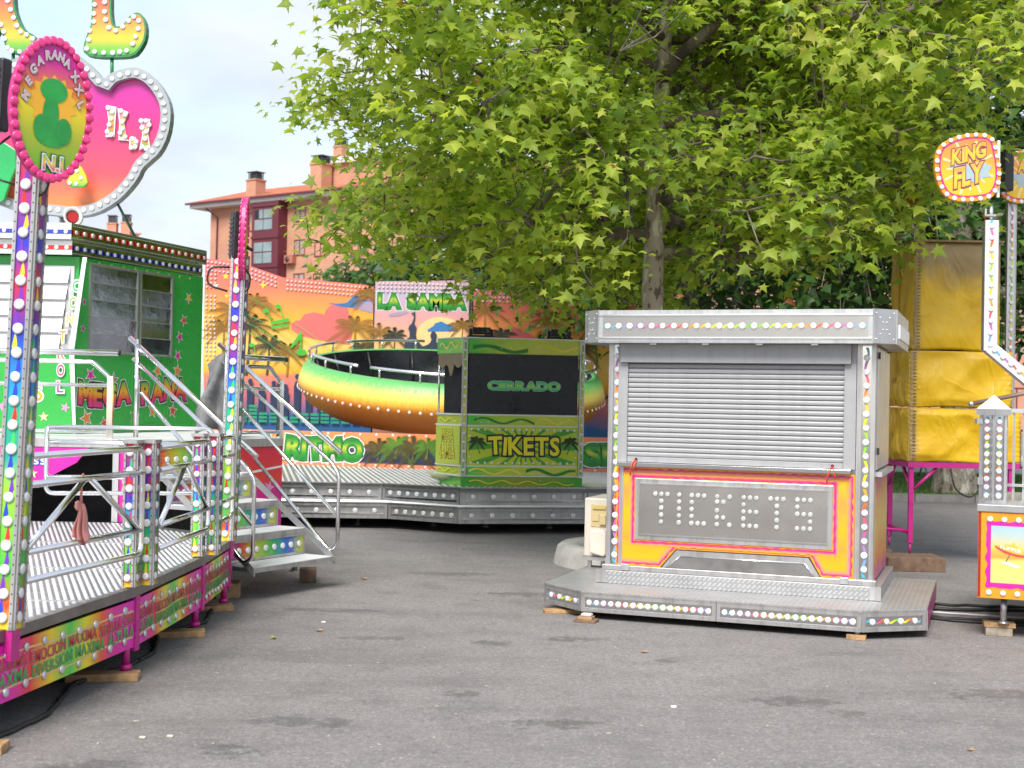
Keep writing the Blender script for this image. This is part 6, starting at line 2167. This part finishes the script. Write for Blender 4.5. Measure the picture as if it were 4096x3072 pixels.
def cloth_panel(parent, fr, u0, u1, z0, z1, d, seed, fold=.016, worn_top=.0, worn_left=.5, name='cover_panel', nx=34, nz=34):
    """slack cover with creases; 'wear' marks the rubbed seams"""
    rg = np.random.default_rng(seed)
    ph = rg.uniform(0, 6, 8)
    vs, fs, we = [], [], []
    for j in range(nz + 1):
        for i in range(nx + 1):
            s_, t = i / nx, j / nz
            e_ = min(s_, 1 - s_); et = min(t, 1 - t)
            k = min(1, e_ * 8) * min(1, et * 8)
            dd = d + fold * k * (1.2 + math.sin(3.1 * s_ + 5.2 * t + ph[0]) + .7 * math.sin(7 * s_ - 4 * t + ph[1]) + .6 * math.sin(-5 * s_ + 9 * t + ph[2]))
            dd += fold * .9 * k * math.exp(-((s_ - .25 - .5 * t) ** 2) / .004) - fold * .7 * k * math.exp(-((s_ - .85 + .5 * t) ** 2) / .006)
            dd += fold * .35 * math.exp(-e_ * 14) * math.sin(t * 70 + ph[3]) * min(1, et * 10)
            vs.append(fr.p(u0 + (u1 - u0) * s_, dd, z0 + (z1 - z0) * t + .006 * math.sin(s_ * 9 + ph[4]) * (1 - t)))
            we.append(max(worn_left * math.exp(-s_ / .06), worn_top * max(0, 1 - (1 - t) / .55), .35 * math.exp(-(1 - t) / .03), .2 * math.exp(-(1 - s_) / .05)))
            if i and j:
                a = j * (nx + 1) + i
                fs.append((a - nx - 2, a - nx - 1, a, a - 1))
    b = MB().add(vs, fs, True)
    o = b.build(name, tm, parent)
    o.data.attributes.new('wear', 'FLOAT', 'POINT').data.foreach_set('value', np.array(we, np.float32))
    md = o.modifiers.new('thickness', 'SOLIDIFY'); md.thickness = .006
    if name == 'cover_panel':
        b = MB(); zz = z0 + .03
        while zz < z1 - .02:
            b.fbox(fr, u0 + .035, u0 + .065, d + .012, d + .022, zz, zz + .007); zz += .034
        o2 = b.build('lacing', wood2, o); o2['kind'] = 'stuff'
    return o


ym = thing('covered_machine', 'tall machine under a worn yellow tarpaulin on a magenta stand', 'covered machine')
YF = Fr(4.03, 13.27, 0)
SL = fr2((4.03, 14.05), (4.03, 13.27))
XS = [(1.06, 1.60, -.04, 1.08), (1.61, 2.175, -.035, 1.0), (2.185, 3.27, 0, .87)]
for k, (z0, z1, u0, u1) in enumerate(XS):
    f_ = Fr(4.03, 13.27 + .02 * (k - 1), 0)
    MB().fbox(f_, u0 + .02, u1 - .02, -.75, -.06, z0 + .01, z1 - .01).build('inner_body', darkgap, ym)
    cloth_panel(ym, f_, u0, u1, z0, z1, .0, 30 + k, worn_top=.85 if k == 2 else 0, worn_left=.8)
    s_ = fr2((4.03 + u0, 14.05), (4.03 + u0, 13.27 + .02 * (k - 1)))
    cloth_panel(ym, s_, 0, s_.L, z0, z1, .0, 50 + k, .012, .3 if k == 2 else 0, .2, 'cover_side')
    MB().fbox(s_, s_.L * .42, s_.L * .46, .022, .028, z0, z1).build('strap', mat('yellow_strap%d' % k, (.62, .36, .02), .6), ym)
    MB().fbox(s_, s_.L * .40, s_.L * .48, .028, .036, z0 + .25, z0 + .29).build('buckle', mat('buckle%d' % k, (.45, .26, .02), .5), ym)
MB().fbox(Fr(4.03, 13.27), -.02, .89, -.8, .03, 3.272, 3.292).build('top_lid', mat('worn_lid', (.32, .22, .10), .7, 0, .3, 8), ym)
b = MB(); b.fbox(YF, -.04, 1.08, -.06, .02, 1.0, 1.055).fbox(YF, -.04, .02, -.78, -.06, 1.0, 1.055).fbox(YF, 1.02, 1.08, -.78, -.06, 1.0, 1.055)
b.build('stand_frame', pinkm, ym)
for (x_, y_) in ((.0, -.02), (1.0, -.02), (.0, -.74), (1.0, -.74)):
    q = YF.p(x_, y_, 0)
    MB().box(q.x - .022, q.x + .022, q.y - .022, q.y + .022, .24, 1.0).tube([(q.x, q.y, .24), (q.x, q.y, .135)], .012, 6).build('leg', pinkm, ym)
for a_, c_ in (((.03, -.02, .78), (.26, -.02, 1.0)), ((.0, -.05, .80), (.0, -.28, 1.0)), ((.0, -.74, .35), (.0, -.05, .33)), ((-.02, -.74, .78), (-.02, -.5, 1.0))):
    MB().tube([YF.p(*a_), YF.p(*c_)], .017, 6).build('brace', pinkm, ym)
MB().tube([YF.p(.0, -.03, .36), YF.p(-.75, -.3, .40)], .015, 6).build('brace', pinkm, ym)
MB().tube(rounded([YF.p(.38, .03, 1.0), YF.p(.42, .05, .78), YF.p(.58, .05, .70), YF.p(.68, .05, .80), YF.p(.72, .03, .98)], .1, 6), .009, 6).build('cable', rubber, ym)
W = thing('timber_block', 'dark timber beam under the near leg of the covered machine', 'timber', 3.98, 13.0, 0, 0)
MB().box(-.28, .28, -.12, .32, 0, .135).build('beam', wood2, W, .006)
W = thing('timber_block', 'dark timber beam half hidden behind the booth corner', 'timber', 3.68, 13.55, 0, 0)
MB().box(-.2, .22, -.1, .12, 0, .15).build('beam', wood2, W, .006)

# ================================================================== RIDE ON THE RIGHT
king = thing('flying_ride_deck', 'orange fronted ride deck with beach painting and bulbs cut by the right edge', 'ride platform', 3.275, 9.23, 0, -22)
Q = Fr(0, 0, 0)
MB().box(-.01, 2.2, -.012, 1.6, .885, .935).build('tread_edge', diamond, king, .004)
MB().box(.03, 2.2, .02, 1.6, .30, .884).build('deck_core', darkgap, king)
MB().fbox(Q, 0, 2.2, -.02, 0, .285, .884).build('front_panel', orangep, king, .003)
MB().fbox(fr2((0, 1.6), (0, 0)), 0, 1.6, -.02, .0, .29, .88).build('side_panel', mat('red_side', (.55, .05, .03), .4), king)
mz = [(.055, .36), (2.1, .36), (2.1, .82), (.055, .82)]
MB().flat(Q, wavy(mz, .010, .10, 3), .002).build('pink_border_print', magprint, king)
MB().flat(Q, [(.085, .395), (2.1, .395), (2.1, .79), (.085, .79)], .0035).build('beach_print', gmat('beach_print', [(0, (.72, .55, .18)), (.42, (.68, .52, .14)), (.46, (.70, .30, .05)), (.6, (.74, .50, .10)), (.8, (.42, .50, .45)), (1, (.30, .48, .60))], 2, .35, wob=.3, wobs=2.5), king)
MB().flat(Q, [(.11, .655), (.22, .665), (.235, .685), (.24, .665), (.305, .595), (.25, .60), (.17, .625)], .005).build('umbrella_print', mat('umbrella_yellow', (.62, .42, .05), .4), king)
MB().flat(Q, [(.11, .655), (.17, .622), (.25, .598), (.305, .593), (.30, .580), (.25, .583), (.17, .605), (.115, .64)], .0062).build('umbrella_fringe', mat('umbrella_red', (.60, .06, .05), .4), king)
MB().flat(Q, [(.205, .595), (.213, .595), (.188, .545), (.180, .545)], .0062).build('umbrella_pole', wood2, king)
MB().flat(Q, [(.14, .545), (.20, .543), (.29, .515), (.25, .505), (.2, .52)], .005).build('towel_print', whitep, king)
lettering(king, Q, 'FLIPPER', .215, .622, .022, .14, [(.03, whitep)], .0078, zfun=lambda u: -.22 * (u - .215))
for k in range(12):
    bulb(king, Q, .078 + k * .093, .001, .835, .020); bulb(king, Q, .075 + k * .093, .001, .325, .020)
MB().tube([Q.p(.17, -.15, .29), Q.p(.17, -.15, .10)], .022, 10).lathe(Q.p(.17, -.15, 0), [(.04, .095), (.03, .11)], 12).build('screw_leg', alu, king)
W = thing('timber_block', 'grey timber offcuts stacked under the right ride deck leg', 'timber', 3.48, 9.38, 0, -14)
MB().box(-.09, .09, -.06, .06, 0, .06).build('lower_block', mat('grey_timber', (.30, .25, .19), .85, 0, .4, 20), W, .004)
MB().box(-.10, .11, -.065, .065, .0605, .095).build('upper_block', wood, W, .004)
# hexagonal bulb bollard
hx = thing('hexagonal_light_post', 'hexagonal silver bulb post with white pyramid cap on the right deck', 'light post', 3.42, 9.36, .936, 8)
R6 = .098
h6 = [(R6 * math.cos(R(60 * k + 0)), R6 * math.sin(R(60 * k + 0))) for k in range(6)]
MB().slab([(x * .9, y * .9) for x, y in h6], .02, .62).build('core', steel, hx)
MB().slab([(x * 1.08, y * 1.08) for x, y in h6], 0, .022).build('base_plate', alu, hx)
for k in range(6):
    f_ = fr2(h6[k - 1], h6[k])
    w_ = f_.L
    MB().fbox(f_, .012, w_ - .012, -.012, -.006, .03, .62).build('face_panel', mirror, hx)
    MB().fbox(f_, -.006, .012, -.012, .004, .022, .62).build('corner_bar', steel, hx)
    b = MB(); squiggle(b, f_, (w_ / 2, .04), (w_ / 2, .61), .006, .02, 5, -.005, 50); b.build('painted_ribbon', RIBZ, hx)
    for i in range(10):
        bulb(hx, f_, w_ / 2, -.005, .055 + i * .058, .0205)
cap6 = [(x * 1.34, y * 1.34) for x, y in h6]
MB().slab(cap6, .621, .665).build('cap_band', steel, hx)
b = MB(); b.add([(x, y, .666) for x, y in cap6] + [(0, 0, .765)], [(i, (i + 1) % 6, 6) for i in range(6)]); b.build('cap', mat('white_cap', (.80, .80, .80), .3, .2, .04), hx)
MB().box(-.135, -.09, -.02, .02, .56, .595).build('latch', alu, hx); MB().box(-.125, -.085, -.02, .02, .13, .18).build('latch', alu, hx)
# railing and gate posts behind the hexagonal post
rl = thing('gate_railing', 'worn tubular gate railing behind the hexagonal bulb post', 'railing', 3.5, 9.75, .936, -22)
MB().tube([(-.10, .0, .70), (.9, .12, .93)], .016, 8).build('sloping_rail', mat('brown_rail', (.32, .22, .17), .5, .6), rl)
MB().lathe((-.10, 0, .70), [(.002, -.022), (.018, -.012), (.022, 0), (.018, .012), (.002, .022)], 12).build('knob', alu, rl)
for x_ in (.09, .14, .19, .26):
    MB().box(x_, x_ + .018, .02, .045, .0, .62 + .2 * x_).build('bar', steel, rl)
MB().box(.05, .08, .0, .03, .0, .66).build('white_bar', whitep, rl)
MB().box(.08, .5, .0, .02, .64, .67).build('top_bar', alu, rl); MB().box(.08, .5, .0, .02, .10, .12).build('low_bar', alu, rl)

# sign poles
Ws = mat('white_pole_paint', (.68, .68, .67), .35, .2, .08)
def sign_pole(label, x, y, zb, zt, w, diag, nb, white):
    t_ = thing('sign_pole', label, 'sign pole', group='bulb sign poles of the right ride')
    f_ = Fr(x, y, -6)
    pm = Ws if white else steel
    MB().fbox(f_, 0, w, -w * .8, -.003, zb, zt).build('post', pm, t_)
    b = MB(); squiggle(b, f_, (w / 2, zb + .02), (w / 2, zt), w * .09, w * .2, nb / 2, .0, 80); b.build('painted_ribbon', RIBZ, t_)
    for k in range(nb):
        bulb(t_, f_, w / 2, -.002, zb + (zt - zb) * (k + .5) / nb, .021)
    MB().fbox(f_, -.004, 0, -w * .8, .004, zb, zt).fbox(f_, w, w + .004, -w * .8, .004, zb, zt).build('trim', steel, t_)
    MB().tube([f_.p(w / 2, -w * .4, zt), f_.p(w / 2, -w * .4, zt + .12)], .018, 8).build('spigot', alu, t_)
    MB().fbox(f_, w / 2 - .05, w / 2 + .03, -w * .5, .01, zt + .03, zt + .045).fbox(f_, w / 2 - .06, w / 2 - .045, -w * .5, .01, zt + .03, zt + .09).build('clamp', steel, t_)
    if diag:
        p0 = f_.p(w / 2, 0, zb + w * .3); p1 = p0 + Vector((.62, -.05, -.52))
        dv = (p1 - p0); L_ = dv.length; dv.normalize(); nn_ = Vector((-dv.z, 0, dv.x))
        q = [p0 + nn_ * w / 2, p0 - nn_ * w / 2, p1 - nn_ * w / 2, p1 + nn_ * w / 2]
        bb = Vector((0, w * .8, 0))
        MB().add([v_ for v_ in q] + [v_ + bb for v_ in q], [(0, 1, 2, 3)[::-1], (4, 5, 6, 7), (0, 4, 5, 1), (1, 5, 6, 2), (2, 6, 7, 3), (3, 7, 4, 0)]).build('brace', pm, t_)
        b = MB()
        for k in range(9):
            c_ = p0 + dv * (.04 + k * .085) + Vector((0, -.004, 0))
            bulb(t_, Fr(c_.x, c_.y, 0), 0, .002, c_.z, .021)
            c2 = c_ + dv * .04
            b.add([c2 + nn_ * .012 - dv * .02, c2 - nn_ * .004 - dv * .02, c2 - nn_ * .012 + dv * .02, c2 + nn_ * .004 + dv * .02], [(0, 1, 2, 3)])
        b.build('painted_ribbon', RIB, t_)
    else:
        MB().fbox(f_, w * .1, w * .9, -w * .7, -.004, .3, zb).build('post_foot', steel, t_)
    return t_


def blob_sign(pole, c, Y, w, h, words, ang=0):
    f_ = Fr(c[0], Y, ang, c[1])
    pts = [(-.40, .34), (-.22, .44), (.02, .50), (.28, .50), (.40, .42), (.44, .28), (.49, .06), (.50, -.16), (.44, -.34), (.34, -.44), (.1, -.48), (-.14, -.49), (-.32, -.44), (-.43, -.30), (-.50, -.08), (-.50, .14), (-.46, .26)]
    pts = smooth_poly([(x * w, y * h) for x, y in pts][::-1], 2)
    MB().poly(f_, pts, -.035, 0).build('sign_board', orangep, pole)
    MB().flat(f_, inset_poly(pts, w * .055), .002).build('pink_line_print', MT['airbrush_pink'], pole)
    MB().flat(f_, inset_poly(pts, w * .085), .0034).build('sign_face', gmat('sunburst_face' + words[0], [(0, (.70, .44, .02)), (.4, (.72, .42, .02)), (.7, (.70, .28, .04)), (1, (.68, .22, .06))], 2, .35), pole)
    b = MB()
    for k in range(16):
        a = math.tau * k / 16 + .1
        r_ = .40 if k % 2 else .33
        b.flat(f_, [(0, 0), (math.cos(a - .05) * w * r_, math.sin(a - .05) * h * r_), (math.cos(a + .05) * w * r_, math.sin(a + .05) * h * r_)], .0048)
    b.build('ray_print', mat('pale_ray' + words[0], (.74, .60, .30), .4), pole)
    MB().flat(f_, [(x * w, y * h) for x, y in [(-.3, .02), (-.1, .06), (.1, .0), (.2, .1), (.3, .05), (.36, .02), (.3, -.06), (.34, -.12), (.22, -.14), (.08, -.22), (.0, -.18), (-.12, -.2), (-.14, -.1)]], .0062).build('cloud_print', mat('grey_blue_burst' + words[0], (.33, .42, .45), .4), pole)
    ol = mat('plum_outline' + words[0], (.20, .03, .08), .4)
    fc = gmat('gold_letter' + words[0], [(0, (.72, .45, .02)), (.6, (.72, .50, .04)), (1, (.70, .25, .04))], 2)
    hl = [(.10, ol), (.05, mat('gold_edge' + words[0], (.72, .42, .10), .4)), (.01, fc)]
    lettering(pole, f_, words[0], -.0 * w, .10 * h, .20 * h, .13 * len(words[0]) * w, hl, .008, jit=.03, zfun=lambda u: .28 * u)
    if len(words) > 1:
        lettering(pole, f_, words[1], .0 * w, -.24 * h, .26 * h, .44 * w, hl, .008, jit=.03, zfun=lambda u: .28 * u)
    ip = inset_poly(pts, w * .028)
    per_ = [0]
    for a_, c_ in zip(ip, ip[1:] + ip[:1]): per_.append(per_[-1] + math.hypot(c_[0] - a_[0], c_[1] - a_[1]))
    nb = 24
    for k in range(nb):
        s_ = per_[-1] * k / nb
        i = max(j for j in range(len(per_)) if per_[j] <= s_)
        i = min(i, len(ip) - 1)
        a_, c_ = ip[i], ip[(i + 1) % len(ip)]
        t = (s_ - per_[i]) / max(1e-6, per_[i + 1] - per_[i])
        bulb(pole, f_, a_[0] + (c_[0] - a_[0]) * t, .002, a_[1] + (c_[1] - a_[1]) * t, w * .036)
    MB().fbox(f_, w * .47, w * .47 + .022, -.06, -.036, -h * .4, h * .42).build('sign_strut', whitep, pole)


pl1 = sign_pole('white bulb sign pole bending into a sloping arm by the yellow tarpaulin', 3.785, 10.6, 2.07, 3.12, .10, True, 11, True)
blob_sign(pl1, (3.62, 3.53), 10.55, .545, .56, ('KING', 'FLY'), 4)
pl2 = sign_pole('narrow silver bulb sign pole partly cut off behind the white one', 5.20, 13.9, 1.45, 3.90, .085, False, 26, False)
blob_sign(pl2, (5.35, 4.05), 13.85, .62, .58, ('AD',), 4)
f_ = Fr(5.045, 13.6, 4)
MB().fbox(f_, -.0, .10, -.12, 0, 3.86, 4.30).build('speaker_case', black, pl2, .01)

# ------------------------------------------------------------------ crowd barriers and a parked car beyond the lawn
galv = mat('galvanised_tube', (.36, .37, .38), .5, .8)
for i, (x_, lb) in enumerate(((5.9, 'grey crowd barrier on the lawn seen left of the magenta leg'), (8.6, 'grey crowd barrier on the lawn behind the thick tree trunk'), (10.9, 'grey crowd barrier on the lawn behind the hexagonal post'))):
    t_ = thing('crowd_barrier', lb, 'barrier', x_, 28.6, .10, 2, 'crowd barriers on the lawn')
    MB().tube(rounded([(0, 0, .25), (0, 0, 1.05), (2.3, 0, 1.05), (2.3, 0, .25), (0, 0, .25)], .1), .022, 6).build('frame', galv, t_)
    for k in range(16):
        MB().tube([(.14 + k * .135, 0, .25), (.14 + k * .135, 0, 1.05)], .010, 5).build('bar', galv, t_)
    for k in (.35, 1.95):
        MB().tube(rounded([(k, -.32, 0), (k, -.1, .22), (k, .1, .22), (k, .32, 0)], .06), .02, 6).build('foot', galv, t_)
carp = mat('dark_car_paint', (.02, .022, .028), .2, .3, .05, coat=.6)
car = thing('parked_car', 'dark parked car glimpsed beside the thick tree trunk', 'car', 9.6, 34.5, .096, 2)
prof = [(-2.1, .28), (-2.12, .62), (-2.0, .82), (-1.2, .92), (-.55, 1.38), (.9, 1.40), (1.75, .98), (2.1, .9), (2.15, .35), (1.9, .28)]
MB().poly(Fr(0, 0, 0), prof, -1.65, 0).build('body', carp, car, .05)
MB().poly(Fr(0, 0, 0), [(-1.05, .95), (-.5, 1.32), (.15, 1.34), (.15, .95)], .001, .012).build('window', MT['window_glass'], car)
MB().poly(Fr(0, 0, 0), [(.22, .95), (.22, 1.34), (.85, 1.33), (1.45, .97)], .001, .012).build('window', MT['window_glass'], car)
for x_ in (-1.35, 1.35):
    for d_ in (.03, -1.5):
        w_ = MB().lathe(Vector((x_, -d_ + .0, .33)), [(.33, -.18), (.33, .0), (.24, .02)], 22, 'y').build('wheel', rubber, car)
        if d_ > 0: MB().lathe(Vector((x_, -d_, .33)), [(.22, .022), (.2, .03), (.05, .04)], 14, 'y').build('rim', alu, w_)
for d_ in (-.25, -1.4):
    MB().fbox(Fr(0, 0, 0), -2.13, -2.09, d_ - .15, d_ + .15, .6, .72).build('headlight', whitep, car)

# ------------------------------------------------------------------ cables and litter on the asphalt
def cable(label, pts, r, m_, wob=.0, seed=0):
    r_ = random.Random(seed)
    P_ = []
    for (a_, c_) in zip(pts, pts[1:]):
        for k in range(10):
            t = k / 10
            P_.append(Vector((a_[0] + (c_[0] - a_[0]) * t, a_[1] + (c_[1] - a_[1]) * t + wob * math.sin((len(P_)) * 1.9 + seed), r)))
    P_.append(Vector((*pts[-1], r)))
    return tag(MB().tube(P_, r, 6).build('cable', m_), label, 'cable', 'cables between the booth and the right ride')


cable('black wavy cable farthest back among the cables by the booth', [(3.0, 10.75), (3.7, 10.68), (4.6, 10.6)], .012, rubber, .03, 1)
cable('thick black cable second from the back between booth and right ride', [(3.0, 10.55), (3.6, 10.42), (4.2, 10.5), (4.8, 10.3)], .014, rubber, .008, 2)
cable('white cable lying among the black ones', [(3.0, 10.40), (3.4, 10.28), (3.9, 10.12), (4.6, 10.2)], .009, cablew, .005, 3)
cable('black cable looping in front of the white cable', [(2.98, 10.30), (3.3, 10.02), (3.8, 9.9), (4.6, 9.95)], .012, rubber, .010, 4)
cable('black cable nearest the viewer among the cables by the booth', [(3.0, 10.15), (3.35, 9.9), (3.7, 9.78), (4.4, 9.8)], .012, rubber, .006, 5)
for k, (pts, lb) in enumerate((([(-2.6, 6.0), (-2.35, 5.9), (-2.25, 6.5), (-2.35, 7.2), (-2.2, 7.7)], 'black cable sagging under the nearest rainbow skirt'), ([(-2.2, 7.7), (-2.16, 8.1), (-2.3, 8.7), (-2.1, 9.2), (-2.2, 9.9)], 'black cable under the second rainbow skirt'))):
    t_ = cable(lb, pts, .014, rubber, .03, 8 + k); t_['group'] = 'cables under the ride platform'
# litter: leaves, butts and pebbles, too many and too small to tell apart
lit = MB(); r_ = random.Random(21)
for k in range(230):
    Y = 5 + 11 * r_.random() ** 1.3
    x_ = r_.uniform(-.36, .40) * Y
    if x_ < -1.9 or (x_ > .3 and Y > 8.9): continue
    s_ = r_.uniform(.002, .0065)
    a = r_.uniform(0, 6.3); c_, q_ = math.cos(a), math.sin(a)
    L_ = s_ * r_.uniform(1, 2.6)
    vs = [(x_ + c_ * dx * L_ - q_ * dy * s_, Y + q_ * dx * L_ + c_ * dy * s_, z_) for z_ in (.0005, s_ * .7) for dx, dy in ((-1, -1), (1, -1), (1, 1), (-1, 1))]
    lit.add(vs, [(4, 5, 6, 7), (0, 1, 5, 4), (1, 2, 6, 5), (2, 3, 7, 6), (3, 0, 4, 7)])
tag(lit.build('litter', mat('pale_litter', (.42, .38, .32), .9, 0, .5, 60)), 'tiny pale crumbs and butts scattered over the asphalt', 'litter', kind='stuff')


def fallen_leaf(label, x, y, s, c, rot):
    O = np.array(LEAF_OUT)
    ca, sa = math.cos(rot), math.sin(rot)
    vs = [(x + s * (a * ca - b_ * sa), y + s * (a * sa + b_ * ca), .008 + s * .12 * abs(a) + s * .10 * math.sin(4 * b_)) for a, b_ in LEAF_OUT] + [(x - s * .38 * sa, y + s * .38 * ca, .010)]
    n_ = len(LEAF_OUT)
    o = MB().add(vs, [(n_, k, (k + 1) % n_) for k in range(n_)]).build('fallen_leaf', c)
    return tag(o, label, 'leaf', 'fallen leaves on the asphalt')


lg = mat('fallen_green_leaf', (.30, .34, .06), .7); lb_ = mat('fallen_brown_leaf', (.36, .22, .10), .8)
fallen_leaf('fallen green leaf near the lower right corner of the picture', 1.53, 5.63, .075, lg, 1.2)
fallen_leaf('dry brown leaf on the asphalt near the right edge', 2.18, 6.18, .035, lb_, .4)
fallen_leaf('small yellow leaf lying out from the stairs', -1.52, 8.70, .05, lg, 2.0)
fallen_leaf('curled pale leaf in front of the stair blocks', -1.27, 9.0, .05, lb_, .8)
fallen_leaf('brown leaf just in front of the booth platform', .88, 8.45, .05, lb_, .3)
fallen_leaf('pale leaf on the asphalt beyond the stairs', -1.25, 11.6, .06, lb_, .9)
for k, (x_, y_, lb) in enumerate(((-1.56, 6.16, 'pale crushed butt lying alone on the left asphalt'), (-1.68, 6.13, 'small crushed butt beside the plank on the left asphalt'), (.88, 6.95, 'white paper scrap lying among the dark damp spots'), (-1.30, 9.35, 'white paper scrap lying out from the stairs'))):
    o = MB().box(x_ - .014, x_ + .016, y_ - .008, y_ + .009, .0006, .012).build('paper_scrap', mat('scrap%d' % k, (.55, .50, .42) if k < 2 else (.72, .72, .7), .8, 0, .3, 90), None, .004)
    tag(o, lb, 'litter', 'scraps on the asphalt')

bpy.data.scenes.remove(_tsc)
